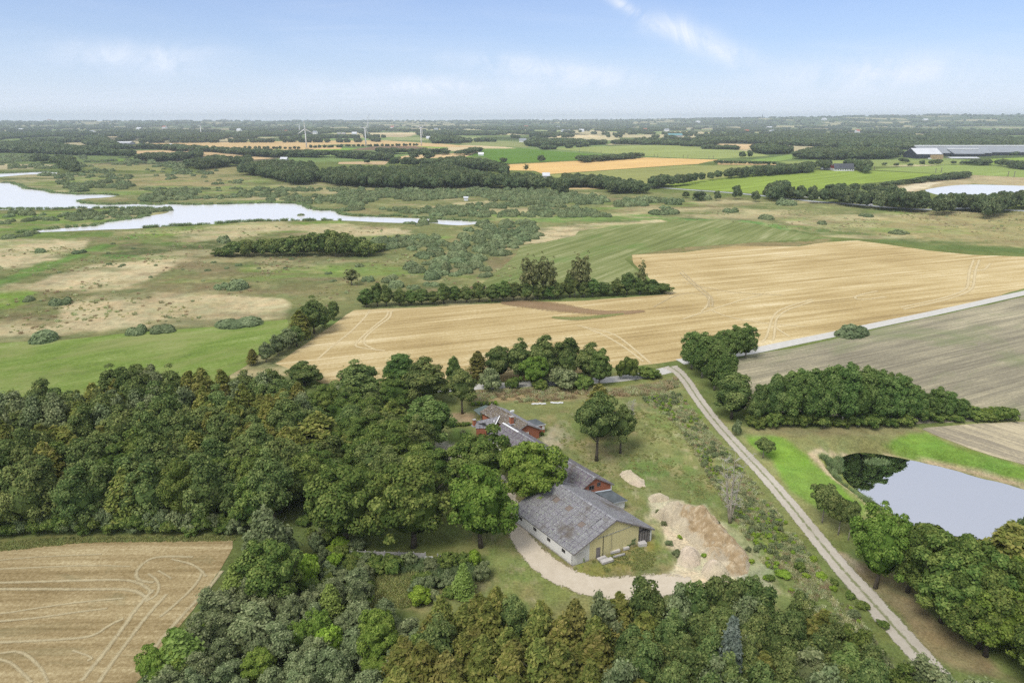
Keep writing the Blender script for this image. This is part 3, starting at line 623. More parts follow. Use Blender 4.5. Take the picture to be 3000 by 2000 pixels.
strip('main_road', polyg('B', [(1540, 548), (1860, 566), (2130, 584), (2352, 600), ('C', 320, 622), ('C', 560, 645), ('C', 760, 668), ('C', 950, 688), ('C', 1200, 704), ('C', 1400, 724), ('C', 1600, 738), ('C', 1800, 740), ('C', 1930, 728), ('C', 2100, 735), ('C', 2352, 748), ('C', 2900, 775)]),
      [7, 7], m_plain('asphalt_far', (.42, .43, .44), .1, .05, .9), 'grey main road with cars crossing behind the roadside trees', .10)
strip('cycle_path', polyg('C', [(560, 630), (700, 640), (850, 655), (960, 662)]), [4, 4], m_road, 'pale path beside the main road', .13)
for pts in ([(200, 255), (150, 320), (60, 410), (-60, 500), (-160, 590)], [(345, 262), (335, 310), (270, 350), (160, 440), (150, 490), (230, 525)], [(325, 262), (310, 305), (250, 345), (85, 490), (120, 515), (300, 535)],
            [(1620, 360), (1800, 395), (1900, 430), (1990, 500), (2060, 560), (2130, 620)], [(1650, 365), (1800, 420), (1920, 490), (2000, 545), (2080, 610)]):
    strip('tyre_track', polyg('F', pts), 1.0, m_straw, 'pale bent tyre tracks across the near end of the golden field', .058)
for pts in ([(2005, 1085), (1975, 1160), (1968, 1240), (1960, 1290), (1800, 1350), (1500, 1411)], [(2045, 1085), (2015, 1160), (2008, 1240), (1990, 1300), (1820, 1360), (1520, 1425)],
            [(2120, 1110), (2100, 1130), (2090, 1150), (2000, 1165)], [(1340, 1300), (1200, 1330), (1180, 1350), (1230, 1362), (1400, 1340)]):
    strip('tyre_track', polyg('C', pts), 1.3, m_straw, 'pale hooked tyre tracks on the far right of the golden field', .062)
for pts in ([(850, 60), (650, 120), (590, 170), (570, 240), (550, 310), (520, 340)], [(860, 72), (680, 130), (615, 180), (605, 240), (600, 310), (590, 330)], [(180, 40), (160, 110), (120, 140)], [(185, 130), (300, 180), (560, 220), (800, 240)],
            [(0, 190), (180, 130), (400, 60), (520, 30)], [(600, 240), (700, 305)]):
    strip('tyre_track', polyg('G', pts), 1.0, m_straw, 'pale tyre tracks turning near the road tree clump', .066)
for wd, pts in ((.8, [(-300, 730), (0, 722), (500, 708), (760, 700), (920, 708), (1010, 750), (1040, 790)]), (.9, [(-300, 770), (0, 765), (500, 768), (900, 765), (980, 800), (1020, 840)]), (.5, [(-300, 640), (200, 620), (600, 600), (900, 610)]),
                (.5, [(-200, 590), (200, 545), (600, 530), (700, 525)]), (.8, [(1330, 545), (1200, 540), (1060, 545), (980, 590), (930, 660), (960, 710), (1060, 720)]), (.6, [(1020, 660), (1080, 700), (1100, 760), (1070, 820), (1000, 850)]),
                (.9, [(560, 1400), (700, 1230), (850, 1030), (960, 870), (1060, 770)]), (.8, [(680, 1411), (780, 1260), (900, 1100), (1020, 940), (1150, 800)]), (.6, [(-300, 1000), (0, 990), (300, 960), (560, 920), (740, 900)]),
                (.5, [(-300, 950), (0, 940), (300, 890), (600, 850), (850, 830)]), (.7, [(-200, 1140), (0, 1135), (500, 1110), (650, 1090), (760, 1010), (850, 970)]), (.9, [(1530, 640), (1440, 760), (1300, 900), (1120, 1100), (1000, 1260)]),
                (.7, [(1400, 640), (1350, 740), (1200, 880), (1100, 960)]), (.6, [(-100, 1240), (60, 1260), (150, 1340), (220, 1411)]), (.6, [(0, 1210), (150, 1190), (280, 1300), (330, 1411)]), (.5, [(500, 1190), (650, 1240), (600, 1260)]),
                (.5, [(1090, 640), (1180, 690), (1170, 700)]), (.6, [(1180, 560), (1350, 600), (1420, 680)])):
    strip('straw_line', polyg('H', pts), wd * .85, m_straw2, 'thin pale straw lines curving over the lower left field', .060)
m_rusty = m_track('weedy_stubble', [(.2, (.24, .155, .085)), (.5, (.34, .23, .13)), (.8, (.44, .34, .19))], (.2, .2, .1), False, .53)
strip('weedy_patch', polyg('F', [(1100, 205), (1300, 212), (1500, 240), (1700, 268), (1900, 278), (2090, 262)]), [2, 12, 13, 7, 6, 2], m_rusty, 'rusty brown weedy patch in the golden field below the hedgerow', .05)
strip('weedy_patch', polyg('F', [(1450, 305), (1600, 318), (1780, 300), (1950, 280)]), [2, 5, 4, 1], m_track('green_patch', [(.2, (.16, .19, .06)), (.5, (.24, .25, .09)), (.8, (.34, .30, .14))], (.2, .2, .1), False, .58), 'thin green weedy streak in the golden field', .05)
for pts, ww in (([(-20, 1170), (40, 1230), (120, 1300), (185, 1350), (180, 1411)], [.8, 1.2, 1.2, 1]), ([(0, 1165), (70, 1235), (150, 1300), (205, 1345), (205, 1411)], [.8, 1.2, 1.2, 1]), ([(-200, 1411), (-60, 1330), (60, 1310), (190, 1335)], [.8, 1, 1, .8]), ([(0, 1240), (300, 1310), (700, 1330)], [.8, 1, .8])):
    strip('tyre_track', polyg('C', pts), ww, m_track('worn_straw', [(.2, (.46, .36, .20)), (.5, (.58, .47, .27)), (.8, (.68, .58, .37))], (.2, .2, .1), False, .47), 'pale worn ground where tracks meet in the golden field', .052)
# ------------------------------------------------------------------ plants: crowns made of leaf clusters
def cards(pos_, nrm, size, tint, rng, long=1.5, fold=.25):
    """one small bent leaf cluster (a quad) for every position"""
    n = len(pos_); t = rng.normal(size=(n, 3)); nrm = nrm / np.linalg.norm(nrm, axis=1)[:, None]
    t -= (t * nrm).sum(1)[:, None] * nrm; t /= np.linalg.norm(t, axis=1)[:, None]; b = np.cross(nrm, t)
    s = size * rng.uniform(.6, 1.35, n); s = s[:, None]
    V = np.stack([pos_ + t * s * .5 * long - nrm * s * fold, pos_ + b * s * .5, pos_ - t * s * .5 * long - nrm * s * fold * .4, pos_ - b * s * .5], 1).reshape(-1, 3)
    return V, np.repeat(np.clip(tint, 0, 1), 4)
def finish(name, parts, mat):
    V = np.vstack([p[0] for p in parts]); T = np.concatenate([p[1] for p in parts])
    return np_mesh(name, V, np.arange(len(V)).reshape(-1, 4), mat, {'tint': T})
def unit(rng, n):
    d = rng.normal(size=(n, 3)); return d / np.linalg.norm(d, axis=1)[:, None]
def crown_round(name, mat, seed, Rr, H, base, lobes, lr, n, size, up=.35, flat=.8, irr=.18, long=1.4, spike=0.0, shell=.55, peak=.0):
    rng = np.random.default_rng(seed)
    c0 = np.array([0, 0, (H + base) / 2]); rad = np.array([Rr - lr * .7, Rr - lr * .7, (H - base) / 2 - lr * .6])
    d = unit(rng, lobes); d[:, 2] = np.where(d[:, 2] < -.55, -d[:, 2], d[:, 2])
    az = np.arctan2(d[:, 1], d[:, 0]); wob = 1 + irr * np.sin(az * 2 + seed) + irr * .7 * np.sin(az * 3 + seed * 2.3 + d[:, 2] * 3)
    rr_ = rng.uniform(shell, 1.0, lobes) ** .6
    Lc = c0 + d * rad * (rr_ * wob)[:, None]; u_ = np.clip((Lc[:, 2] - base) / (H - base), 0, 1); Lc[:, :2] *= (1 + peak * (.45 - 1.25 * u_ ** 1.5))[:, None]; Lr = lr * rng.uniform(.65, 1.3, lobes); Lt = rng.normal(.5, .13, lobes)
    k = rng.choice(lobes, n, p=Lr ** 2 / (Lr ** 2).sum())
    dd = unit(rng, n) + d[k] * .55 + np.array([0, 0, up]); dd /= np.linalg.norm(dd, axis=1)[:, None]
    rr = Lr[k] * rng.uniform(.72, 1.06, n)
    if spike: rr = rr * (1 + spike * np.abs(rng.normal(size=n)) * (rng.random(n) < .25))
    pp = Lc[k] + dd * rr[:, None] * np.array([1, 1, flat])
    nr = dd + .38 * rng.normal(size=(n, 3)) + np.array([0, 0, .25])
    tn = Lt[k] + rng.normal(0, .20, n) + .12 * dd[:, 2]  # upward-facing leaves tinted lighter: top light put into the leaf colour
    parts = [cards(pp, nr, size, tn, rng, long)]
    m_ = max(40, n // 14); di = unit(rng, m_); pi_ = c0 + di * rad * rng.uniform(.5, .8, m_)[:, None] * 1.0
    parts.append(cards(pi_, di, max(size * 3.2, Rr * .35), rng.normal(.4, .1, m_), rng, 1.1, .05))
    return finish(name, parts, mat)
def crown_spray(name, mat, seed, Rr, H, base, branches, per, size, cone=.4, droop=.12):
    """beech or larch habit: ragged tiers of sprays that reach out and up"""
    rng = np.random.default_rng(seed); parts = []
    for i in range(branches):
        u = rng.random() ** .8; z = base + (H - base) * u; a = rng.uniform(0, 2 * PI)
        env = (1 - u ** 1.6) ** .75 if cone < .5 else (1 - u) ** .85 + .04
        L_ = Rr * max(env, .12) * rng.uniform(.65, 1.12); rise = rng.uniform(.15, .6) * (1 if cone < .5 else .25)
        t = np.sqrt(rng.random(per)); sp = .16 * L_ + .12
        p = np.stack([np.cos(a) * L_ * t, np.sin(a) * L_ * t, z + rise * L_ * t - droop * L_ * t * t], 1)
        side = np.array([-np.sin(a), np.cos(a), 0]); p += side * (rng.normal(0, 1, per) * sp * (.5 + t) * .8)[:, None]
        p[:, 2] += rng.normal(0, .13, per); 
        nr = np.tile(np.array([np.cos(a) * .5, np.sin(a) * .5, .9]), (per, 1)) + rng.normal(0, .33, (per, 3))
        tn = rng.normal(.5, .14) + rng.normal(0, .14, per) + .2 * (t - .6)
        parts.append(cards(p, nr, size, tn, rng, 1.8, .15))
    m_ = 220; di = unit(rng, m_); c0 = np.array([0, 0, base + (H - base) * .42])
    pi_ = c0 + di * np.array([Rr * .6, Rr * .6, (H - base) * .4]) * rng.uniform(.4, .9, m_)[:, None]
    parts.append(cards(pi_, di, Rr * .32, rng.normal(.38, .1, m_), rng, 1.1, .05))
    return finish(name, parts, mat)
def crown_dome(name, mat, seed, Rr, H, n, size, lobes=7):
    """willow scrub: smooth overlapping domes down to the ground, fine upright leaves"""
    rng = np.random.default_rng(seed); parts = []
    a = rng.uniform(0, 2 * PI, lobes); q = np.sqrt(rng.uniform(0, .5, lobes)); Lc = np.stack([np.cos(a) * q * Rr, np.sin(a) * q * Rr, np.zeros(lobes)], 1)
    Lr = Rr * rng.uniform(.42, .66, lobes); Lh = H * rng.uniform(.62, 1.0, lobes) * (1 - .35 * q); Lt = rng.normal(.5, .08, lobes)
    k = rng.choice(lobes, n, p=Lr ** 2 / (Lr ** 2).sum()); d = unit(rng, n); d[:, 2] = np.abs(d[:, 2])
    f = rng.uniform(.86, 1.06, n)[:, None]
    p = Lc[k] + d * np.stack([Lr[k], Lr[k], Lh[k]], 1) * f
    parts.append(cards(p, d + rng.normal(0, .24, (n, 3)), size, Lt[k] + rng.normal(0, .16, n) + .18 * (d[:, 2] - .4), rng, 1.4, .1))  # dome tops get a lighter tint, light from above painted in
    m_ = 60; di = unit(rng, m_); di[:, 2] = np.abs(di[:, 2]); parts.append(cards(di * np.array([Rr * .6, Rr * .6, H * .55]), di, Rr * .5, rng.normal(.4, .1, m_), rng, 1.0, .05))
    return finish(name, parts, mat)
def trunk_mesh(name, mat, seed, H, r, base, Rr, limbs=6):
    rng = random.Random(seed); b = MB(); x = y = 0; pts = []; rad = []
    for i in range(6):
        z = H * .8 * i / 5; pts.append((x, y, z - .1)); rad.append(r * (1.25 if i == 0 else 1) * (1 - .8 * i / 5)); x += rng.uniform(-.12, .12) * r * 3; y += rng.uniform(-.12, .12) * r * 3
    b.tube(pts, rad, 7)
    for i in range(limbs):
        z = base + (H * .7 - base) * (i + .3) / limbs; a = i * 2.4 + rng.random(); l = Rr * .75
        b.tube([(0, 0, z), (math.cos(a) * l * .5, math.sin(a) * l * .5, z + l * .35), (math.cos(a) * l, math.sin(a) * l, z + l * .85)], [r * .38, r * .24, r * .08], 5)
    return b.mesh(name, mat, True)

M_BARK = m_plain('bark', (.12, .10, .075), .4, 2.5, .9); M_BARKG = m_plain('grey_bark', (.30, .27, .22), .35, 2.5, .9)
L_MAPLE = m_leaf('leaf_maple', (.042, .078, .020), (.100, .152, .036), (.215, .262, .070), .28, .015, .22)
L_MAPLE2 = m_leaf('leaf_maple_bright', (.055, .100, .020), (.120, .195, .034), (.230, .300, .066), .3, .015, .15)
L_OAK = m_leaf('leaf_oak', (.040, .070, .024), (.095, .140, .042), (.200, .240, .080), .25, .02, .22)
L_BEECH = m_leaf('leaf_beech', (.056, .080, .020), (.140, .168, .040), (.275, .270, .076), .3, .025, .25)
L_RUST = m_leaf('leaf_turning', (.058, .072, .020), (.150, .150, .042), (.270, .240, .074), .3, .02, .2)
L_ALDER = m_leaf('leaf_greyish', (.062, .088, .038), (.135, .172, .074), (.265, .300, .150), .25, .02, .22)
L_LARCH = m_leaf('leaf_larch', (0.083, 0.127, 0.028), (0.165, 0.237, 0.055), (0.275, 0.352, 0.099), .3, .015, .15)
L_SPRUCE = m_leaf('leaf_spruce', (.055, .074, .054), (.115, .142, .108), (.21, .24, .19), .15, .01, .15)
L_POPLAR = m_leaf('leaf_poplar', (.045, .085, .024), (.100, .165, .044), (.200, .265, .085), .3, .015, .18)
L_ASPEN = m_leaf('leaf_aspen', (0.069, 0.086, 0.034), (0.172, 0.190, 0.075), (0.345, 0.333, 0.161), .3, .01, .1)
L_WILLOW = m_leaf('leaf_willow', (.085, .120, .058), (.150, .195, .092), (.260, .310, .160), .25, .02, .25)
L_LIME = m_leaf('leaf_lime', (0.095, 0.158, 0.021), (0.189, 0.294, 0.037), (0.315, 0.420, 0.074), .3, .01, .1)
L_FAR = m_leaf('leaf_far', (.045, .070, .034), (.085, .120, .055), (.160, .195, .090), .2, .02, .3)
L_WEED = m_leaf('leaf_weed', (.17, .21, .085), (.33, .37, .17), (.62, .62, .42), .3, .04, .4)
L_DRY = m_leaf('leaf_drygrass', (.23, .185, .095), (.36, .295, .165), (.52, .44, .27), .3, .02, .25)
L_TUSS = m_leaf('leaf_tussock', (0.135, 0.176, 0.054), (0.257, 0.297, 0.101), (0.459, 0.446, 0.203), .3, .03, .3)

ORD = ['first', 'second', 'third', 'fourth', 'fifth', 'sixth', 'seventh', 'eighth', 'ninth', 'tenth', 'eleventh', 'twelfth', 'thirteenth', 'fourteenth', 'fifteenth', 'sixteenth', 'seventeenth', 'eighteenth', 'nineteenth', 'twentieth',
       'twenty-first', 'twenty-second', 'twenty-third', 'twenty-fourth', 'twenty-fifth', 'twenty-sixth', 'twenty-seventh', 'twenty-eighth', 'twenty-ninth', 'thirtieth']

def fill(poly, sp, jit=.38, seed=1):
    rg = random.Random(seed); xs = [p[0] for p in poly]; ys = [p[1] for p in poly]; pts = []
    y = min(ys); r_ = 0
    while y < max(ys):
        x = min(xs) + (sp / 2 if r_ % 2 else 0)
        while x < max(xs):
            pts.append((x + rg.uniform(-jit, jit) * sp, y + rg.uniform(-jit, jit) * sp, r_)); x += sp
        y += sp * .87; r_ += 1
    a = np.array(pts); m = inpoly(a[:, 0], a[:, 1], poly); a = a[m]
    global ROWS; ROWS = {}
    for p in a: ROWS.setdefault(int(p[2]), []).append((p[0], (p[0], p[1])))
    base_ = min(ROWS) if ROWS else 0; ROWS = {q[1]: (r2 - base_, i, len(l)) for r2, l in ROWS.items() for i, q in enumerate(sorted(l))}
    return [(p[0], p[1]) for p in a]
ROWN = ['front', 'second', 'third', 'fourth', 'fifth', 'sixth', 'seventh', 'eighth', 'ninth', 'tenth', 'eleventh', 'twelfth', 'thirteenth', 'fourteenth', 'fifteenth', 'sixteenth', 'seventeenth', 'eighteenth', 'nineteenth', 'twentieth', 'twenty-first', 'twenty-second', 'twenty-third', 'twenty-fourth', 'twenty-fifth']
def where(x, y):
    r_, i, n = ROWS[(x, y)]; lf = i < n / 2; k = i if lf else n - 1 - i; return ', ' + ROWN[min(r_, 24)] + ' row, ' + ORD[min(k, 29)] + (' from left' if lf else ' from right')
PROTO = {}
def proto(kind, Rr, H, crowns, trunk=None, base=0): PROTO[kind] = dict(R=Rr, H=H, crowns=crowns, trunk=trunk)
BH = 1.0
def make_protos():
    R3 = range(3)
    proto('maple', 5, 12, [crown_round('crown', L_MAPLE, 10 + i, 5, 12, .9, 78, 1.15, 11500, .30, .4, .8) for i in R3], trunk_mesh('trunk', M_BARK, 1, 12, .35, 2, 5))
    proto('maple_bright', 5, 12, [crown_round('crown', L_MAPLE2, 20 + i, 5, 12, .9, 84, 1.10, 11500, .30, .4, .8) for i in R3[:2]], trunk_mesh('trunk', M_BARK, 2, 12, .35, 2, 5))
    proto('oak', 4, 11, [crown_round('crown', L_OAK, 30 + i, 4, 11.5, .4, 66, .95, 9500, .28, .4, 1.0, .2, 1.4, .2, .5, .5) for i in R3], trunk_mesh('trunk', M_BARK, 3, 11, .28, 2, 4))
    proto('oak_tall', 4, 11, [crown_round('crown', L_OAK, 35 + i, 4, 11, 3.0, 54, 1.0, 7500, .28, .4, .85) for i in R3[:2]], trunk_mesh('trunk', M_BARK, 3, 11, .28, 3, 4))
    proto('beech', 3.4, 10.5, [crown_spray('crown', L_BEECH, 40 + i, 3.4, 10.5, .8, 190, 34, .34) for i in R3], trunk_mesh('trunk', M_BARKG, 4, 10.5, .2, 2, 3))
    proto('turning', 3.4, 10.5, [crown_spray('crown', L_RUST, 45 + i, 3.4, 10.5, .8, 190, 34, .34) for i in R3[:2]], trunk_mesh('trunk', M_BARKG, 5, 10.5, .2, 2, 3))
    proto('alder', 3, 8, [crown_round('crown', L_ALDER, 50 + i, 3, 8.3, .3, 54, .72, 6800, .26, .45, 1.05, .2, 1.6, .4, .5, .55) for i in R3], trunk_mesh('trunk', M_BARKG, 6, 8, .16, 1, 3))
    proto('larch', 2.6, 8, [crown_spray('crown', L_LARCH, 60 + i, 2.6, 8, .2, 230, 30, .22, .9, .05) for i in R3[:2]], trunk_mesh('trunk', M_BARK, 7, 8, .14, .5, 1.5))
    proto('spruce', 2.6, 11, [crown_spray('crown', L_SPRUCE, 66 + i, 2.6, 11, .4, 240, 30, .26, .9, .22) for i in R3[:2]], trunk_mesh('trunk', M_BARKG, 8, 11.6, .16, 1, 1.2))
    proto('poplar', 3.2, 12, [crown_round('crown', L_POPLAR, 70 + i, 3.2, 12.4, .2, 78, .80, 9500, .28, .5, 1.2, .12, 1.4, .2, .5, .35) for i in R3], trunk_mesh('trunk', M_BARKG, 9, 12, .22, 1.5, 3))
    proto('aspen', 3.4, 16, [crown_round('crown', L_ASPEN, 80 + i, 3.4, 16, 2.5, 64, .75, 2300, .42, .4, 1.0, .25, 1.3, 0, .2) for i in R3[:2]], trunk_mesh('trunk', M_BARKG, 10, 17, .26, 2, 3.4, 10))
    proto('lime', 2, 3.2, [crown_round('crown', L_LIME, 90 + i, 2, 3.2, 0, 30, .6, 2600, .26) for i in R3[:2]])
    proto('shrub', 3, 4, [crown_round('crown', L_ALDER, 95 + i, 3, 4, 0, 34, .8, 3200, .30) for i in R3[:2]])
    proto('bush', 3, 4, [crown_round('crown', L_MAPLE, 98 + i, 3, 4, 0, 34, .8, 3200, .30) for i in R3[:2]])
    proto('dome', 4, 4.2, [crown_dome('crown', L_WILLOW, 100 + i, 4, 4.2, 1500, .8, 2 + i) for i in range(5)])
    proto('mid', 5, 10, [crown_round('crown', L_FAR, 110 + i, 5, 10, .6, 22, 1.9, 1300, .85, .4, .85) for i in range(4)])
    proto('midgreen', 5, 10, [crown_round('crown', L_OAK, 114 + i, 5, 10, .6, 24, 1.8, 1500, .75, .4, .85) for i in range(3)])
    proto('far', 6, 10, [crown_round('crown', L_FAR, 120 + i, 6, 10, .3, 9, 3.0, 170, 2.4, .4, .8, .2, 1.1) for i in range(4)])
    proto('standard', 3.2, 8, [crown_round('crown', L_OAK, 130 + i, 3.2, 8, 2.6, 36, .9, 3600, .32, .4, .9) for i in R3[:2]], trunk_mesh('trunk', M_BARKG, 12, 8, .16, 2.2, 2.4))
make_protos()
rnd = random.Random(99)
def plant(kind, loc, height, radius, label, cat='tree', group=None, name=None, parts=True, squash=None, variant=None, z=None):
    p = PROTO[kind]; cm = p['crowns'][variant % len(p['crowns']) if variant is not None else rnd.randrange(len(p['crowns']))]
    sx = radius / p['R']; sz = height / p['H']; rz = rnd.uniform(0, 6.28)
    zz = 0.0 if z is None else z
    if parts and p['trunk']:
        r = root(name, (loc[0], loc[1], zz), label, cat, group, rz); r.scale = (sx * rnd.uniform(.94, 1.06), sx * rnd.uniform(.94, 1.06), sz)
        a = link(bpy.data.objects.new('crown', cm)); a.parent = r
        b = link(bpy.data.objects.new('trunk', p['trunk'])); b.parent = r
        return r
    o = link(bpy.data.objects.new(name, cm)); o.location = (loc[0], loc[1], zz); o.rotation_euler = (0, 0, rz); o.scale = (sx * rnd.uniform(.9, 1.1), sx * rnd.uniform(.9, 1.1), sz)
    return tag(o, label, cat, group)
def vt(kind, x, by, ty, wv, label, cat='tree', name=None, group=None, parts=True, c='V', **k):
    """one plant read from the photograph: foot at (x, by), top at ty, width wv"""
    loc = P(c, x, by); h = max(1.0, top_height(c, x, by, ty)); dist = loc[1] * math.cos(PITCH) + CAM_H * math.sin(PITCH)
    rad = wv * CR[c][2] / 2 * dist / F_PX
    # a crown is seen from above: its near lower rim falls below the foot of the trunk, so the top rim lifts a little too
    h = h - min(rad * .25, h * .2)
    return plant(kind, loc, h, rad, label, cat, group, name, parts, **k)
# the great trees between the left wood and the barn
big = [('maple_bright', 1105, 1256, 1050, 150, 'bright green maple nearest the barn, in front of the grey low wall', 'maple_tree'),
       ('maple', 950, 1256, 1035, 180, 'broad dark maple directly left of the bright green maple', 'maple_tree'),
       ('maple', 795, 1250, 1055, 165, 'dark maple at the edge of the clearing, left end of the low wall', 'maple_tree'),
       ('maple_bright', 1216, 1166, 1000, 134, 'leafy tree overhanging the roof corner of the big barn', 'maple_tree'),
       ('maple', 1108, 1120, 978, 132, 'round maple between the brick house and the bright green maple', 'maple_tree'),
       ('maple', 892, 1095, 958, 120, 'rounded maple with pale upper leaves left of the yard entrance', 'maple_tree'),
       ('beech', 808, 1075, 984, 118, 'smooth domed olive tree left of the rounded maple', 'lime_tree'),
       ('beech', 735, 1070, 935, 130, 'tall domed olive tree at the right border of the left wood', 'lime_tree'),
       ('poplar', 988, 1032, 905, 98, 'tall willowy green tree left of the brick house lawn', 'birch_tree'),
       ('oak', 978, 925, 822, 105, 'dark broad tree behind the birch, in front of the golden field', 'oak_tree'),
       ('oak_tall', 1062, 950, 842, 68, 'narrow ivy dark tree on a bare trunk left of the brick house', 'ivy_tree'),
       ('oak', 822, 925, 828, 102, 'dark round tree at the tip of the golden field', 'oak_tree'),
       ('maple', 905, 935, 858, 85, 'mid green tree between two dark round trees', 'maple_tree'),
       ('poplar', 920, 880, 808, 72, 'fresh green tree against the golden field, left of the gap', 'birch_tree'),
       ('poplar', 1042, 890, 818, 34, 'slim grey green tree right of the dark broad tree', 'birch_tree'),
       ('beech', 905, 1010, 912, 95, 'light olive tree behind the rounded maple', 'beech_tree'),
       ('oak', 700, 885, 828, 82, 'dark round tree at the left corner of the golden field', 'oak_tree'),
       ('alder', 790, 945, 880, 80, 'grey green tree left of the dark round tree', 'alder_tree'),
       ('beech', 850, 985, 920, 80, 'olive tree in the gap behind the lime trees', 'beech_tree')]
for k_, x, by, ty, wv, lb, nm in big: vt(k_, x, by, ty, wv * 1.1, lb, name=nm)
infill = [P('V', x, y) for x, y in ((690, 1190), (1010, 1190), (1040, 1130), (985, 1060), (900, 1020), (860, 960), (760, 930), (690, 1000))]
for (x, y) in fill(infill, 5.4, .35, 31):
    q = rnd.random(); k_ = 'maple' if q < .6 else 'oak'
    plant(k_, (x, y), 8.2 * rnd.uniform(.85, 1.1), 3.9 * rnd.uniform(.9, 1.1), 'shaded tree between the great maples and the left wood' + where(x, y), 'tree', 'trees between the great maples', 'maple_tree' if k_ == 'maple' else 'oak_tree')
# trees at the road junction side
row = [('turning', 1098, 872, 800, 58, 'red brown tree at the left end of the clump by the golden field', 'turning_tree'),
       ('oak', 1145, 872, 790, 74, 'dark tree second from the left in the clump by the golden field', 'oak_tree'), ('oak', 1195, 870, 782, 74, 'dark tree in the left middle of the clump by the golden field', 'oak_tree'),
       ('oak', 1248, 870, 772, 84, 'tallest dark tree in the middle of the clump by the golden field', 'oak_tree'), ('oak', 1300, 870, 775, 84, 'dark tree right of the tallest in the clump by the golden field', 'oak_tree'),
       ('oak', 1352, 872, 788, 76, 'dark tree near the right end of the clump by the golden field', 'oak_tree'),
       ('maple_bright', 1224, 890, 812, 62, 'bright green tree in front of the dark clump', 'maple_tree'), ('poplar', 1376, 884, 800, 56, 'green tree at the right end of the dark clump', 'poplar_tree')]
for k_, x, by, ty, wv, lb, nm in row: vt(k_, x, by, ty, wv, lb, name=nm)
for k_, x, by, ty, wv, lb in (('shrub', 1127, 897, 843, 60, 'grey green bush below the red brown tree'), ('shrub', 1290, 888, 838, 84, 'wide grey green bush right of the bright green tree'), ('bush', 1180, 892, 862, 42, 'low bush between the grey bush and the bright green tree'),
                              ('bush', 1440, 870, 812, 56, 'dark bush at the bend of the road, taller one'), ('bush', 1487, 866, 838, 62, 'flat dark bush at the road junction'), ('bush', 1335, 890, 855, 60, 'low dark bush on the verge below the dark clump'), ('bush', 1240, 896, 868, 40, 'small bush at the foot of the bright green tree')):
    vt(k_, x, by, ty, wv, lb, 'bush', 'bush')
# lone trees of the meadow
vt('oak_tall', 1370, 1058, 896, 110, 'tall meadow tree with a bare lower trunk right of the brick house', name='oak_tree', variant=0)
vt('oak_tall', 1425, 1040, 930, 78, 'smaller meadow tree leaning on the right of the tall one', name='oak_tree', variant=1)
vt('turning', 1372, 1000, 872, 92, 'yellowing tree top behind the tall meadow tree', name='turning_tree')
vt('standard', 1752, 1052, 1003, 52, 'young round tree on the lawn right of the farm road', name='young_tree')
vt('shrub', 1691, 1000, 963, 24, 'small upright bush at the farm road opposite the meadow', 'bush', 'bush')
vt('standard', 1888, 1200, 1108, 76, 'dark young tree right of the farm road, left of the pair', name='young_tree')
vt('standard', 1925, 1228, 1140, 62, 'dark young tree right of the farm road, right of the pair', name='young_tree')
vt('standard', 1948, 1240, 1150, 46, 'slim young tree against the roadside wood', name='young_tree')
# poplars at the road corner
for i, (x, by, ty, wv) in enumerate([(1588, 848, 758, 62), (1612, 868, 762, 66), (1640, 896, 782, 66), (1662, 918, 800, 56)]):
    vt('poplar', x, by, ty, wv, ORD[i] + ' poplar of the row along the farm road, counted from the junction', name='poplar_tree', group='poplars along the farm road')
for i, (x, by, ty, wv) in enumerate([(1655, 824, 756, 50), (1682, 826, 745, 54), (1712, 822, 743, 50)]):
    vt('poplar', x, by, ty, wv, ['left', 'middle', 'right'][i] + ' tree of the three at the corner of the country road', name='poplar_tree', group='three corner trees')
vt('oak', 1680, 962, 850, 96, 'dark maple at the corner where the big hedge meets the farm road', name='oak_tree')
hb = [(1738, 973, 885, 60), (1772, 975, 856, 62), (1812, 977, 850, 66), (1852, 978, 846, 66), (1892, 979, 842, 66), (1932, 979, 836, 70), (1970, 979, 846, 66), (2008, 978, 852, 62), (2044, 975, 862, 62), (2080, 970, 880, 58), (2106, 966, 905, 42)]
for i, (x, by, ty, wv) in enumerate(hb):
    vt('poplar' if i > 1 else 'oak', x, by, ty, wv, ORD[i] + ' tree of the tall hedge behind the pond, counted from the farm road', name='hedge_tree', group='tall hedge behind the pond')
    vt('poplar', x + 14, by - 14, ty - 4 + 8 * (i % 2), wv * .9, ORD[i] + ' tree of the back row in the tall hedge behind the pond, from the left', name='hedge_tree', group='tall hedge behind the pond')
hb2 = [(2145, 960, 888, 52), (2172, 961, 896, 44), (2200, 960, 912, 44), (2232, 958, 930, 38), (2262, 958, 934, 38), (2292, 957, 932, 44), (2322, 955, 938, 36)]
for i, (x, by, ty, wv) in enumerate(hb2):
    vt('maple_bright' if i > 3 else 'poplar', x, by, ty, wv, ORD[i] + ' tree of the low right part of the pond hedge, counted rightwards', name='hedge_tree', group='low end of the pond hedge')
for i in range(16): vt('bush', 1735 + i * 38, 979 - (i > 9) * 14 + rnd.uniform(-3, 2), 944 - (i > 9) * 8 + rnd.uniform(-12, 10), 52, ORD[i] + ' dark bush at the foot of the pond hedge, counted from the road', 'bush', 'bush', 'bushes at the foot of the pond hedge')
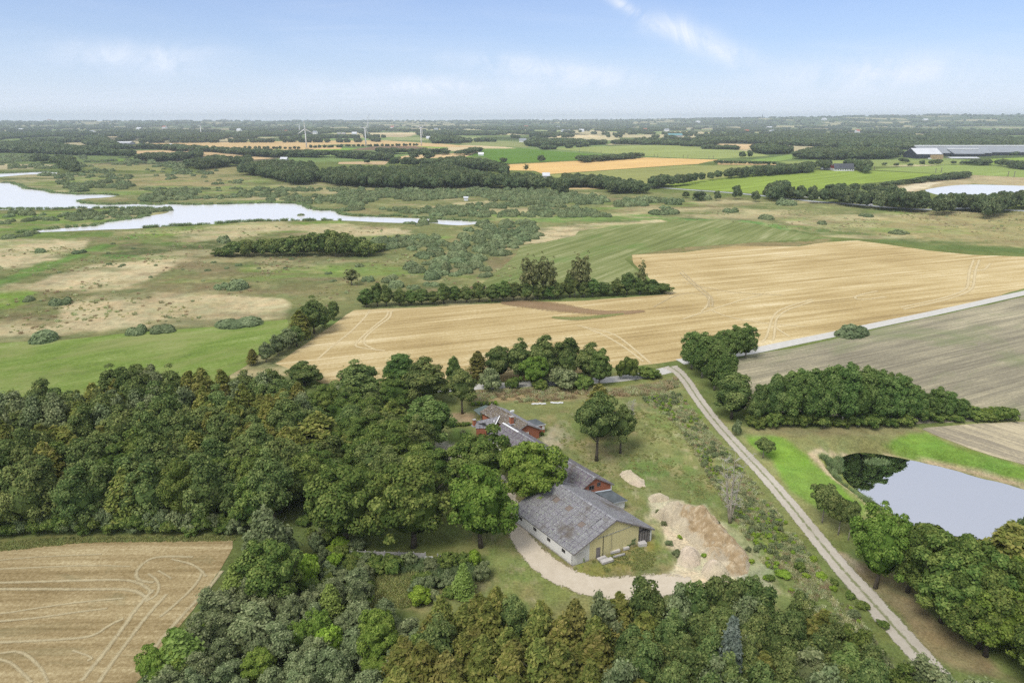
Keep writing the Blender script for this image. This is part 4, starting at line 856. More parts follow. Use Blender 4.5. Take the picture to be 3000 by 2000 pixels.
# left hedge running to the wood
for i, (k_, x, by, ty, wv, lb) in enumerate([('oak', 722, 766, 684, 66, 'tallest dark tree of the hedge left of the golden field'), ('beech', 692, 778, 706, 58, 'olive tree of the hedge left of the golden field'), ('oak', 767, 736, 690, 30, 'narrow dark tree at the far end of the left hedge'),
        ('oak', 745, 752, 705, 36, 'dark tree between the tallest and the narrow one in the left hedge'), ('alder', 664, 800, 752, 52, 'grey green hedge tree below the olive one'), ('alder', 640, 816, 768, 46, 'grey green hedge tree near the orange bush'),
        ('oak', 682, 795, 745, 44, 'dark hedge tree beside the golden field edge'), ('turning', 582, 838, 798, 30, 'orange brown bush at the lower end of the left hedge'), ('alder', 612, 832, 785, 44, 'grey hedge tree right of the orange bush')]):
    vt(k_, x, by, ty, wv, lb, name='hedge_tree')
# hedgerow through the middle
n_h = 27
for i in range(n_h):
    f = i / (n_h - 1); x = 838 + f * 682; by = 706 - f * 32; hh = [42, 50, 46, 38, 34, 36, 30, 44, 38, 36, 44, 36, 46, 40, 36, 34, 30, 34, 50, 38, 40, 30, 36, 50, 40, 32, 24][i]
    vt('oak' if i % 4 else 'poplar', x + rnd.uniform(-4, 4), by, by - hh - 4, 38 + rnd.uniform(-3, 7), ORD[i] + ' tree of the hedgerow across the middle, counted from its left end', name='hedgerow_tree', group='hedgerow across the middle')
for i, (x, ty) in enumerate([(1208, 584), (1228, 590), (1248, 582), (1264, 592), (1320, 584), (1342, 580), (1470, 598)]):
    vt('aspen', x, 688 - (x - 1208) * .045, ty, 34 if i < 6 else 26, ['leftmost sparse aspen of the group of four', 'second sparse aspen of the group of four', 'third sparse aspen of the group of four', 'rightmost sparse aspen of the group of four',
        'left one of the two close sparse aspens', 'right one of the two close sparse aspens', 'lone sparse aspen near the right end of the hedgerow'][i], name='aspen_tree', group='sparse aspens rising from the hedgerow')
vt('aspen', 808, 655, 612, 40, 'small sparse tree standing alone in the marsh meadow', name='aspen_tree')
# dark clump in the marsh
prof = {508: 568, 528: 560, 548: 550, 572: 550, 596: 548, 620: 548, 645: 546, 670: 542, 695: 536, 718: 532, 742: 530, 766: 531, 790: 535, 812: 542, 834: 550, 856: 558}
for i, (x, ty) in enumerate(prof.items()):
    vt('midgreen', x, 588, ty, 44, ORD[i] + ' tree of the dark alder clump in the marsh, counted from the left', name='alder_tree', group='dark alder clump in the marsh', parts=False)
    vt('midgreen', x + 10, 578, ty - 2, 44, ORD[i] + ' tree in the back row of the dark alder clump, from the left', name='alder_tree', group='dark alder clump in the marsh', parts=False)

# ---- wood at the left
wood_l = [Gp(-330, 1640), Gp(0, 1585), Gp(75, 1566), Gp(210, 1555), Gp(340, 1552), Gp(700, 1555), Gp(830, 1560), Gp(900, 1520), Gp(915, 1440), Gp(880, 1330)] + \
         [P('E', x, y, 10) for x, y in ((2050, 880), (2150, 740), (2050, 640), (1900, 560), (1650, 545), (1500, 560), (1000, 560), (760, 570), (620, 650), (0, 710), (-600, 780))]
def kind_l(x, y):
    f = float(fbm(x / 14, y / 14, 61, 3)); q = rnd.random(); near = y < 113 + (x + 60) * .05
    if near: return 'oak' if q < .62 else ('maple' if q < .9 else 'beech')
    if f > .53: return 'beech' if q < .72 else ('turning' if q < .77 else 'oak')
    if f < .42: return 'alder' if q < .6 else 'oak'
    return 'beech' if q < .42 else ('oak' if q < .78 else 'alder')
wl = {'oak': ('oak_tree', 'green tree of the left wood'), 'maple': ('maple_tree', 'broad maple of the left wood'), 'beech': ('beech_tree', 'olive beech of the left wood'),
      'turning': ('beech_tree', 'brownish beech of the left wood'), 'alder': ('alder_tree', 'grey green tree of the left wood')}
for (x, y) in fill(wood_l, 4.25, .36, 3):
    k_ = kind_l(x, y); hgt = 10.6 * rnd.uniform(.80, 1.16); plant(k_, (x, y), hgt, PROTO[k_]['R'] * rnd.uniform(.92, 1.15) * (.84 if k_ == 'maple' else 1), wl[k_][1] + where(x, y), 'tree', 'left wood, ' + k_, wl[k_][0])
for i in range(34):
    f = i / 33; q = P('H', -420 + f * 2040, 400 if f > .35 else 440 - f * 110); plant('bush' if i % 3 else 'shrub', (q[0], q[1] + 1.8), rnd.uniform(2.4, 4.2), rnd.uniform(2.0, 2.7), ORD[i % 17] + ' bush of the leafy skirt at the foot of the left wood, ' + ('left' if i < 17 else 'right') + ' stretch', 'bush', 'leafy skirt of the left wood', 'bush')
# ---- shrubs and small trees at the lower left, beech wood along the bottom
for k_, x, by, ty, wv, lb, nm in (('alder', 628, 1330, 1172, 130, 'tall grey green tree behind the round one at the field corner', 'alder_tree'), ('maple', 628, 1385, 1228, 165, 'big round dark green tree at the corner of the tan field', 'maple_tree'),
        ('larch', 552, 1400, 1286, 112, 'yellow green feathery larch at the edge of the tan field, upper one', 'larch_tree'), ('larch', 428, 1560, 1436, 165, 'yellow green feathery larch at the edge of the tan field, lower one', 'larch_tree'),
        ('alder', 505, 1450, 1350, 110, 'grey green bushy tree between the two larches', 'alder_tree'), ('alder', 590, 1480, 1385, 120, 'grey green bushy tree right of the larches', 'alder_tree'),
        ('larch', 1065, 1365, 1288, 66, 'fresh green young larch below the low wall', 'larch_tree'), ('shrub', 1108, 1330, 1290, 42, 'small grey bush right of the young larch', 'bush'), ('lime', 1092, 1300, 1262, 36, 'yellow green sapling at the right end of the low wall', 'sapling'),
        ('lime', 760, 1520, 1430, 70, 'lime green bush in the lower left scrub', 'bush'), ('maple_bright', 870, 1520, 1395, 110, 'bright green leafy tree left of the beeches', 'maple_tree'), ('lime', 712, 1345, 1270, 60, 'lime green bush right of the big round tree', 'bush'),
        ('alder', 820, 1360, 1305, 60, 'grey green tree at the left of the small tan clearing', 'alder_tree'), ('larch', 960, 1570, 1450, 90, 'larch with thin upright top among the beeches', 'larch_tree'), ('larch', 1000, 1640, 1525, 90, 'pale larch at the bottom border', 'larch_tree'),
        ('spruce', 1262, 1620, 1490, 70, 'blue grey spruce among the beeches', 'spruce_tree'), ('spruce', 1660, 1640, 1408, 100, 'large grey green spruce with a thin top in the bottom wood', 'spruce_tree')):
    vt(k_, x, by, ty, wv, lb, 'bush' if nm == 'bush' else 'tree', nm)
scrub = [P('V', x, y) for x, y in ((420, 1900), (330, 1600), (390, 1520), (480, 1440), (560, 1400), (700, 1400), (760, 1380), (850, 1400), (930, 1420), (960, 1500), (960, 1900))]
for (x, y) in fill(scrub, 3.3, .4, 5):
    q = rnd.random(); k_ = 'alder' if q < .74 else ('shrub' if q < .85 else ('larch' if q < .9 else 'maple_bright'))
    lb = {'alder': 'grey bushy tree of the lower left scrub', 'shrub': 'low bush of the lower left scrub', 'larch': 'larch of the lower left scrub', 'maple_bright': 'fresh green tree of the lower left scrub'}[k_]
    h = rnd.uniform(3.6, 5.6); plant(k_, (x, y), h, rnd.uniform(1.7, 2.5), lb + where(x, y), 'bush' if k_ == 'shrub' else 'tree', 'lower left scrub, ' + k_, {'alder': 'alder_tree', 'shrub': 'bush', 'larch': 'larch_tree', 'maple_bright': 'maple_tree'}[k_])
for k2, (pl, n_) in enumerate(((((690, 1400), (700, 1290), (780, 1275), (850, 1290), (860, 1330), (850, 1400)), 2.3), (((850, 1292), (1075, 1292), (1080, 1312), (960, 1318), (850, 1320)), 2.0), (((960, 1330), (1040, 1320), (1075, 1350), (1000, 1400), (950, 1390)), 2.3), (((690, 1240), (700, 1200), (840, 1250), (850, 1275), (700, 1290)), 2.8), (((1800, 1250), (1850, 1260), (2010, 1430), (1960, 1450), (1860, 1360)), 3.2))):
    for (x, y) in fill([P('V', *q) for q in pl], n_, .42, 40 + k2):
        q = rnd.random(); k_ = 'bush' if q < .5 else ('lime' if q < .62 else 'shrub'); 
        if k2 == 4 and q > .5: continue
        plant(k_, (x, y), rnd.uniform(1.2, 2.6) * (.8 if k2 == 4 else 1), rnd.uniform(1.0, 1.9), {'bush': 'green', 'lime': 'light green', 'shrub': 'grey green'}[k_] + ' bush of the ' + ['thicket left of the clearing', 'strip below the low wall', 'thicket right of the clearing', 'dark hollow at the wood corner', 'lower road slope'][k2] + where(x, y), 'bush', 'bushes of patch ' + 'abcde'[k2], 'bush')
HB = 9.0
bw = [P('V', x, y, HB) for x, y in ((900, 1475), (940, 1410), (1010, 1370), (1060, 1345), (1150, 1332), (1250, 1362), (1400, 1385), (1450, 1360), (1540, 1352), (1620, 1318), (1700, 1325), (1730, 1350), (1810, 1352), (1880, 1385), (1950, 1420), (2010, 1460))]
bwp = bw + [P('V', 2040, 1650, HB), P('V', 2040, 1850, HB), P('V', 800, 1850, HB), P('V', 860, 1560, HB)]
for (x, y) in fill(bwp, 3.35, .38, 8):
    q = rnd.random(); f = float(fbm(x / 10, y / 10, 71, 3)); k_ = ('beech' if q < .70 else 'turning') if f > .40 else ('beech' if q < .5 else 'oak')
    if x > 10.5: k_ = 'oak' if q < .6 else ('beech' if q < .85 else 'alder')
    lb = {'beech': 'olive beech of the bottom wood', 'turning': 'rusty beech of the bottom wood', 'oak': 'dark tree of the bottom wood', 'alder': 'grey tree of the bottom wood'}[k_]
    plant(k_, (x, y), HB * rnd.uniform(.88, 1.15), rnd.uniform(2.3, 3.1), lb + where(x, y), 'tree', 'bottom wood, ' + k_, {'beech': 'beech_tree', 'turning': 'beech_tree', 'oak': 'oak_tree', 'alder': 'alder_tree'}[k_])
br = [P('V', x, y, 7.5) for x, y in ((1940, 1450), (2000, 1455), (2060, 1475), (2130, 1510), (2250, 1560), (2400, 1570), (2500, 1650), (2500, 1850), (1900, 1850))]
for (x, y) in fill(br, 4.0, .38, 9):
    q = rnd.random(); k_ = 'maple' if q < .45 else ('alder' if q < .8 else 'poplar')
    plant(k_, (x, y), 7.5 * rnd.uniform(.85, 1.1), rnd.uniform(2.4, 3.2), {'maple': 'maple of the lower right corner', 'alder': 'grey tree of the lower right corner', 'poplar': 'fresh tree of the lower right corner'}[k_] + where(x, y), 'tree', 'lower right trees, ' + k_, {'maple': 'maple_tree', 'alder': 'alder_tree', 'poplar': 'poplar_tree'}[k_])
# ---- roadside wood between farm road and pond
for i, (x, by, ty) in enumerate([(1490, 800, 190), (1560, 830, 260), (1720, 1010, 300), (1870, 1110, 430), (1975, 1190, 520)]):
    loc = P('J', x, by); plant('maple', (loc[0] + 1.5, loc[1] + .5), [11, 11.5, 12, 12, 12][i], [4.4, 4.2, 4.8, 5.0, 5.0][i], ORD[i] + ' tree of the roadside wood, counted from the farm end', 'tree', 'roadside wood front', 'maple_tree')
rw = [P('J', x, y) for x, y in ((1370, 690), (1490, 800), (1720, 1010), (1975, 1190), (2300, 1500), (2900, 1800), (3100, 1200))] + [P('J', x, y, 11) for x, y in ((2900, 420), (2352, 330), (2000, 345), (1750, 280), (1500, 230), (1330, 190), (1190, 240))]
for (x, y) in fill(rw, 6.2, .3, 12):
    q = rnd.random(); k_ = 'maple' if q < .65 else ('beech' if q < .78 else 'maple_bright')
    plant(k_, (x, y), 11.5 * rnd.uniform(.88, 1.06), rnd.uniform(3.8, 4.8), {'maple': 'dark tree of the pond side wood', 'beech': 'olive tree of the pond side wood', 'maple_bright': 'fresh tree of the pond side wood'}[k_] + where(x, y), 'tree', 'roadside wood, ' + k_, {'maple': 'maple_tree', 'beech': 'beech_tree', 'maple_bright': 'maple_tree'}[k_])
vt('poplar', 2340, 1300, 1180, 60, 'grey green tree at the right edge below the pond', name='poplar_tree')
vt('maple_bright', 2010, 1350, 1158, 120, 'light green tree next to the pair of young trees', name='maple_tree')
# yellowish bushes on the slope
for i, (x, y, wv) in enumerate([(900, 560, 70), (850, 680, 60), (950, 680, 100), (700, 670, 130), (600, 690, 80), (680, 410, 100), (1040, 720, 70), (1150, 810, 70), (1240, 880, 110), (1380, 1010, 90)]):
    vt('lime' if i in (0, 1, 2, 3) else 'bush', x, y + 12, y - 30, wv, ['yellow green bush on the slope, highest of the four', 'small yellow bush on the slope left of the big yellow one', 'bright yellow green bush on the slope, the largest yellow one', 'wide light green bush below the sand heap',
        'low green bush beside the sand heap foot', 'round green bush below the dead tree', 'green bush right of the yellow bush on the slope', 'dark bush near the farm road on the slope', 'broad dark bush near the lower farm road', 'lowest dark bush at the farm road side'][i], 'bush', 'bush', c='J')

# ---- marsh willows: the larger ones one by one
wil = [(518, 557, 533, 34), (540, 664, 634, 62), (510, 662, 645, 42), (143, 698, 676, 42), (70, 690, 675, 32), (95, 784, 752, 84), (320, 764, 737, 46), (372, 760, 744, 60), (542, 748, 724, 96), (905, 660, 636, 44), (1116, 622, 606, 30), (1116, 636, 620, 32),
       (1025, 628, 596, 30), (845, 645, 628, 30), (692, 495, 488, 16), (185, 581, 570, 30), (90, 580, 566, 30), (185, 440, 425, 40), (950, 662, 650, 30), (988, 655, 643, 34), (826, 612, 600, 20), (765, 646, 638, 16), (1960, 770, 738, 80), (1528, 478, 470, 30), (1990, 497, 488, 30), (2062, 536, 524, 40), (1512, 492, 478, 44),
       (1612, 458, 437, 40), (1490, 465, 440, 48), (1550, 470, 448, 34), (1682, 487, 472, 36), (1755, 503, 488, 44), (1800, 470, 448, 50), (1890, 515, 503, 24)]
for i, (x, by, ty, wv) in enumerate(wil):
    vt('dome', x, by, ty, wv, 'lone willow bush in the open meadow, ' + ('reed side' if x < 700 else 'river side' if x < 1300 else 'slope side') + (' wide' if wv > 45 else ' small') + ' ' + ORD[i % 30], 'bush', 'willow_bush', 'lone willow bushes in the open meadow', parts=False)
def shrubs(c, poly, sp, r0, r1, seed, keep=1.0, hk=.8):
    out = []
    for (x, y) in fill(polyg(c, poly), sp, .42, seed):
        if rnd.random() > keep: continue
        if float(fbm(x / 30, y / 30, 88, 3)) < .40 and keep < 1: continue
        r_ = rnd.uniform(r0, r1); out.append((x, y, r_, r_ * hk * rnd.uniform(.65, 1.25), SCR.get(seed, 'willow scrub') + where(x, y)))
    return out
belt = []
SCR = {21: 'willow of the scrub belt right of the dark clump', 22: 'willow trailing right of the dark alder clump', 26: 'willow beside the hedgerow left end', 27: 'willow of the group below the main road', 23: 'willow of the group north of the lake bend', 24: 'willow of the small group at the far shore', 25: 'willow of the leftmost far shore group', 28: 'willow of the scattered far marsh group', 29: 'willow on the left lake tongue', 30: 'willow on the tip of the lake tongue', 31: 'willow on the near left shore', 32: 'willow of the group above the lake right end', 33: 'willow on the near right shore'}
belt += shrubs('B', [(420, 1200), (600, 1220), (860, 1190), (960, 1150), (1000, 1100), (1200, 1000), (1310, 950), (1370, 880), (1370, 820), (1000, 830), (900, 870), (800, 960), (560, 1060), (440, 1150)], 8.6, 3.0, 5.4, 21)
belt += shrubs('B', [(640, 1010), (690, 950), (640, 920), (400, 930), (230, 960), (200, 1030), (400, 1020)], 6.5, 2.6, 4.2, 22)
belt += shrubs('B', [(300, 1240), (360, 1200), (450, 1260), (380, 1280)], 6, 2.6, 3.6, 26)
belt += shrubs('B', [(1640, 680), (1800, 660), (1820, 700), (1640, 705)], 7, 4, 5.5, 27)
belt += shrubs('A', [(990, 650), (1100, 620), (1340, 610), (1380, 640), (1280, 670), (1150, 690), (980, 690)], 10, 3.2, 6, 23, .6)
belt += shrubs('A', [(700, 600), (760, 570), (870, 575), (860, 605), (700, 605)], 10, 3.2, 6, 24, .6)
belt += shrubs('A', [(480, 590), (500, 555), (590, 555), (670, 570), (600, 600), (500, 605)], 10, 3.2, 6, 25, .6)
belt += shrubs('A', [(550, 505), (620, 465), (900, 480), (880, 510), (780, 540), (760, 565), (620, 550), (700, 520)], 12, 3.5, 7, 28, .55)
belt += shrubs('A', [(0, 800), (60, 740), (310, 740), (300, 780), (100, 800)], 9, 2.5, 5, 29, .7)
belt += shrubs('A', [(850, 775), (900, 745), (1160, 740), (1160, 760), (950, 775)], 9, 3, 5, 30, .7)
belt += shrubs('A', [(50, 930), (200, 890), (370, 905), (280, 925), (60, 940)], 7, 2.5, 4.2, 31)
belt += shrubs('B', [(600, 780), (620, 750), (720, 745), (760, 760), (700, 785)], 8, 3, 5, 32)
belt += shrubs('B', [(330, 855), (440, 830), (700, 825), (700, 850), (440, 855)], 9, 2.5, 4.4, 33, .7)
belt.sort(key=lambda b: b[1])
for (x, y, r_, h, lb) in belt[:290]:
    plant('dome', (x, y), h, r_, lb, 'bush', lb.split(',')[0].replace('willow', 'willows', 1), 'willow_shrub', parts=False)

# ------------------------------------------------------------------ masses nobody could count: instanced on points
def scatter(name, label, pts, kinds_meshes, smin=None):
    """pts: (x, y, z, sxy, sz, variant)"""
    col = bpy.data.collections.new(name + '_members')
    for i, me in enumerate(kinds_meshes):
        o = bpy.data.objects.new('%s_member_%02d' % (name, i), me); col.objects.link(o)
    a = np.array(pts, float); me = bpy.data.meshes.new(name); n = len(a)
    me.vertices.add(n); me.vertices.foreach_set('co', a[:, :3].astype(np.float32).ravel())
    v = me.attributes.new('size', 'FLOAT_VECTOR', 'POINT'); v.data.foreach_set('vector', np.stack([a[:, 3], a[:, 3], a[:, 4]], 1).astype(np.float32).ravel())
    v = me.attributes.new('pick', 'INT', 'POINT'); v.data.foreach_set('value', a[:, 5].astype(np.int32) % len(kinds_meshes))
    v = me.attributes.new('turn', 'FLOAT_VECTOR', 'POINT'); z = np.zeros(n); rg = np.random.default_rng(n)
    v.data.foreach_set('vector', np.stack([z, z, rg.uniform(0, 6.28, n)], 1).astype(np.float32).ravel())
    ng = bpy.data.node_groups.new(name, 'GeometryNodeTree')
    ng.interface.new_socket('Geometry', in_out='INPUT', socket_type='NodeSocketGeometry'); ng.interface.new_socket('Geometry', in_out='OUTPUT', socket_type='NodeSocketGeometry')
    gi = ng.nodes.new('NodeGroupInput'); go = ng.nodes.new('NodeGroupOutput'); ip = ng.nodes.new('GeometryNodeInstanceOnPoints')
    ci = ng.nodes.new('GeometryNodeCollectionInfo'); ci.inputs['Collection'].default_value = col; ci.inputs['Separate Children'].default_value = True; ci.inputs['Reset Children'].default_value = True
    ip.inputs['Pick Instance'].default_value = True
    def at(nm, ty):
        x = ng.nodes.new('GeometryNodeInputNamedAttribute'); x.data_type = ty; x.inputs['Name'].default_value = nm; return x.outputs['Attribute']
    K(ng, gi.outputs[0], ip.inputs['Points']); K(ng, ci.outputs[0], ip.inputs['Instance'])
    K(ng, at('pick', 'INT'), ip.inputs['Instance Index']); K(ng, at('size', 'FLOAT_VECTOR'), ip.inputs['Scale'])
    rv = ng.nodes.new('FunctionNodeEulerToRotation'); K(ng, at('turn', 'FLOAT_VECTOR'), rv.inputs[0]); K(ng, rv.outputs[0], ip.inputs['Rotation'])
    K(ng, ip.outputs[0], go.inputs[0])
    o = link(bpy.data.objects.new(name, me)); md = o.modifiers.new('scatter', 'NODES'); md.node_group = ng
    o['kind'] = 'stuff'; o['label'] = label; return o
def tuft(name, mat, seed, n, rad, h, wd):
    rng = np.random.default_rng(seed); a = rng.uniform(0, 6.28, n); r_ = rad * np.sqrt(rng.random(n)); x, y = np.cos(a) * r_, np.sin(a) * r_
    hh = h * rng.uniform(.5, 1.15, n); ln = rng.normal(0, .35, (n, 2)) * hh[:, None]; b = rng.uniform(0, 6.28, n); w_ = wd * rng.uniform(.6, 1.4, n)
    bx, by = np.cos(b) * w_, np.sin(b) * w_
    V = np.stack([np.stack([x - bx, y - by, 0 * x], 1), np.stack([x + bx, y + by, 0 * x], 1), np.stack([x + bx * .6 + ln[:, 0], y + by * .6 + ln[:, 1], hh], 1), np.stack([x - bx * .6 + ln[:, 0], y - by * .6 + ln[:, 1], hh], 1)], 1).reshape(-1, 3)
    return np_mesh(name, V, np.arange(len(V)).reshape(-1, 4), mat, {'tint': np.repeat(np.clip(rng.normal(.5, .2, n), 0, 1), 4)})
def rpts(poly, n, seed, smin, smax, nv, zf=None, dens=None):
    rg = np.random.default_rng(seed); xs = np.array([p[0] for p in poly]); ys = np.array([p[1] for p in poly])
    x = rg.uniform(xs.min(), xs.max(), n * 6); y = rg.uniform(ys.min(), ys.max(), n * 6); m = inpoly(x, y, poly)
    if dens: m &= (fbm(x / dens[0], y / dens[0], seed, 4) - dens[1]) * 3.2 + .25 > rg.random(len(x))
    x, y = x[m][:n], y[m][:n]; s = rg.uniform(smin, smax, len(x)); z = hills(x, y)
    return [(a, b, c, d, d * rg.uniform(.8, 1.2), rg.integers(0, nv)) for a, b, c, d in zip(x, y, z, s)]
T_WEED = [tuft('tuft', L_WEED, i, 90, .9, .9, .07) for i in range(3)]; T_DRY = [tuft('tuft', L_DRY, 5 + i, 80, .8, .8, .06) for i in range(2)]; T_TUS = [tuft('tuft', L_TUSS, 8 + i, 60, .6, .38, .06) for i in range(3)]
T_REED = [tuft('tuft', m_leaf('leaf_reed', (.09, .14, .06), (.17, .24, .10), (.30, .36, .18), .3), 12 + i, 70, 1.0, 1.5, .07) for i in range(2)]
slope = polyg('V', [(1518, 874), (1584, 930), (1628, 990), (1736, 1115), (1822, 1225), (1892, 1320), (1948, 1390), (2024, 1480), (1960, 1480), (1850, 1400), (1760, 1300), (1690, 1200), (1620, 1080), (1560, 980), (1480, 920)])
scatter('weeds', 'tall grey green weeds on the slope between meadow and farm road', rpts(slope, 3800, 1, .20, .55, 4, dens=(5, .42)), T_WEED + T_DRY[:1])
scatter('low_scrub', 'low fluffy grey green scrub among the weeds of the slope', rpts(slope, 620, 2, .07, .23, 4, dens=(7, .46)), PROTO['shrub']['crowns'] + PROTO['lime']['crowns'])
dry = polyg('F', [(900, 830), (1300, 800), (1700, 800), (1900, 810), (2150, 770), (2300, 730), (2330, 780), (2100, 840), (1650, 860), (1400, 880), (900, 905)])
scatter('tall_dry_grass', 'rusty tall grass band behind the brick house', rpts(dry, 1500, 2, .35, .9, 4, dens=(5, .42)), T_DRY + T_TUS[:1] + T_WEED[:1])
mead = polyg('D', [(900, 250), (1300, 200), (1700, 300), (1900, 650), (2050, 980), (1850, 900), (1500, 760), (1250, 760), (1000, 560), (850, 420)])
scatter('meadow_grass', 'tufted green meadow grass round the lone trees', rpts(mead, 1300, 3, .15, .5, 3, dens=(5, .5)) + rpts(polyg('I', [(200, 640), (600, 640), (560, 880), (200, 900)]), 900, 4, .5, 1.1, 3) + rpts(polyg('H', [(-200, 470), (300, 420), (1620, 400), (1610, 430), (600, 440), (0, 500)]), 1200, 6, .3, .8, 3)
        + rpts(polyg('D', [(970, 1270), (1100, 1215), (1470, 1100), (1520, 1130), (1480, 1250), (1340, 1300), (1150, 1320), (1010, 1300)]), 600, 5, .2, .6, 3, dens=(3, .5)), T_TUS)
scatter('undergrowth', 'green undergrowth and nettles below the low wall and in the clearing', rpts(polyg('I', [(-100, 560), (880, 570), (960, 600), (900, 640), (600, 660), (200, 660), (-100, 640)]), 500, 7, .2, .6, 2) + rpts(polyg('I', [(560, 640), (900, 600), (1000, 700), (620, 760)]), 200, 9, .2, .6, 2), T_REED)
bank = polyg('G', [(900, 1100), (1020, 1062), (1200, 1050), (1400, 1068), (1650, 1125), (2000, 1210), (2240, 1285), (2600, 1390), (2600, 1420), (2240, 1310), (1960, 1240), (1640, 1152), (1400, 1095), (1200, 1066), (1040, 1095), (1050, 1180), (1060, 1230), (1250, 1380), (1300, 1440), (1240, 1420), (1100, 1310), (1000, 1220)])
scatter('pond_bank_grass', 'green and brown grass fringing the pond', [q for q in rpts(bank, 1500, 11, .25, .7, 2, dens=(2, .45)) if not inpoly(np.array([q[0]]), np.array([q[1]]), POND)[0]], T_TUS[:1] + T_REED[:1])
rd = polyg('G', [(1200, 1072), (1260, 1060), (1340, 1068), (1355, 1085), (1300, 1094), (1220, 1090)])
scatter('reeds', 'upright dark green reeds at the top of the pond', rpts(rd, 70, 12, .4, .65, 2), T_REED)

mz = polyg('V', [(-200, 540), (700, 520), (1300, 540), (1250, 620), (1100, 690), (840, 690), (660, 720), (0, 770), (-300, 780)])
scatter('marsh_grass', 'rough tussocks and dry reed clumps over the marsh meadows', rpts(mz, 2600, 21, .3, .9, 5, dens=(22, .56)) + rpts(polyg('C', [(0, 760), (900, 740), (2500, 760), (2500, 1000), (1400, 920), (800, 880), (0, 800)]), 1000, 22, .3, .9, 5, dens=(22, .55)), T_TUS + T_DRY[:1] + T_WEED[:1])
sh = []
for ln in ([(0, 556), (80, 556), (150, 580), (165, 595), (330, 612), (350, 625), (560, 637), (720, 636), (820, 643)], [(540, 682), (580, 698), (720, 708), (960, 700), (1050, 710), (1180, 702), (1340, 708), (1600, 702), (1850, 694), (2080, 700), (2100, 720), (2150, 740), (2230, 748), (2300, 742), (2352, 775), (2550, 790), (2750, 786), (2950, 800), (3110, 812), (3350, 826)],
           [(-100, 738), (380, 738), (560, 730), (820, 732), (960, 728), (1060, 738), (1140, 742)], [(1030, 782), (900, 806), (730, 826), (640, 852), (240, 884), (130, 900)], [(2352, 816), (2100, 815), (1700, 823), (1350, 847), (1050, 861), (920, 873)], [(0, 492), (300, 480), (400, 484)]):
    g = polyg('A', ln)
    for p, q in zip(g, g[1:]):
        L_ = math.hypot(q[0] - p[0], q[1] - p[1])
        for i in range(int(L_ / 1.3)):
            t = rnd.random(); sh.append((p[0] + (q[0] - p[0]) * t + rnd.gauss(0, 1.0), p[1] + (q[1] - p[1]) * t + rnd.uniform(-.5, 2.2), 0, rnd.uniform(.8, 2.0), rnd.uniform(.6, 1.25), rnd.randrange(2)))
scatter('shore_reeds', 'dark reed fringe along the shores of the lake', sh, T_REED)
# far scrub, woods, hedges
vd = PROTO['dome']['crowns']; vm = PROTO['mid']['crowns']; vf = PROTO['far']['crowns']
sp = [(x, y, 0, r_ / 4, h / 4.2, rnd.randrange(5)) for (x, y, r_, h, _) in belt[290:]]
for k_, (poly, n, r0, r1) in enumerate((([(0, 600), (700, 610), (1000, 600), (1500, 615), (1800, 650), (1800, 690), (1500, 700), (1100, 690), (900, 650), (300, 700), (150, 720), (0, 740)], 620, 2.2, 5.0),
        ([(1040, 700), (1400, 700), (1700, 740), (1850, 790), (1000, 795), (600, 770), (0, 760), (0, 730), (500, 740)], 330, 1.8, 4.0), ([(1880, 690), (2100, 670), ('C', 100, 690), ('C', 30, 720), (1900, 720)], 60, 3, 5),
        ([(2150, 770), (2290, 740), (2290, 770)], 12, 3, 5))):
    sp += [(a, b, c, d / 4, d / 4 * .85, v) for a, b, c, d, _, v in rpts(polyg('B', poly), n, 50 + k_, r0, r1, 5, dens=(35, .44))]
for k_, (poly, n, r0, r1) in enumerate((([(0, 370), (900, 380), (1300, 430), (1250, 470), (800, 430), (500, 460), (0, 470)], 300, 3, 8), ([(950, 600), (1700, 590), (2352, 600), (2352, 700), (2100, 700), (1300, 690), (1300, 640)], 260, 1.8, 4),
        ([(220, 500), (560, 500), (900, 510), (900, 600), (500, 600)], 60, 3, 6), ([(900, 440), (1300, 450), (1600, 480), (1700, 590), (1300, 560), (1000, 500)], 60, 2, 5), ([(0, 750), (1100, 745), (700, 840), (0, 850)], 90, 2, 4), ([(700, 970), (2352, 1100), (2352, 1350), (400, 1300)], 16, .8, 1.6))):
    sp += [(a, b, c, d / 4, d / 4 * .8, v) for a, b, c, d, _, v in rpts(polyg('A', poly), n, 60 + k_, r0, r1, 5, dens=(45, .5))]
scatter('marsh_scrub', 'countless rounded willow bushes scattered over the far marsh', sp, vd)

wood_pts = []; WID = [0]
def wood(c, bot, top, h=11, dens=.0085, edge=True):
    """bot: foot line of the near edge, top: line of the far crowns' tops (left to right)"""
    poly = polyg(c, bot) + [P(q[0], q[1], q[2], h) if isinstance(q[0], str) else P(c, q[0], q[1], h) for q in reversed(top)]
    xs = [p[0] for p in poly]; ys = [p[1] for p in poly]; d = (min(ys) + max(ys)) / 2
    s = max(6.5, d * dens); 
    if (max(ys) - min(ys)) < s * 1.2: s = max(5, (max(ys) - min(ys)) * .6)
    WID[0] += 1
    for (x, y) in fill(poly, s, .4, int(abs(xs[0])) % 97 + 3):
        wood_pts.append((x, y, float(hills(np.array(x), np.array(y))), s * .78, h * rnd.uniform(.82, 1.12), WID[0], where(x, y)))
def row_(c, a, b, h, sp_, r_, jit=.3):
    p, q = P(c, *a), P(c, *b); L_ = math.hypot(q[0] - p[0], q[1] - p[1]); n = max(2, int(L_ / sp_))
    for i in range(n + 1):
        t = i / n; x = p[0] + (q[0] - p[0]) * t + rnd.uniform(-jit, jit) * sp_; y = p[1] + (q[1] - p[1]) * t + rnd.uniform(-jit, jit) * sp_
        wood_pts.append((x, y, float(hills(np.array(x), np.array(y))), r_ * rnd.uniform(.85, 1.2), h * rnd.uniform(.85, 1.15), 0, ''))
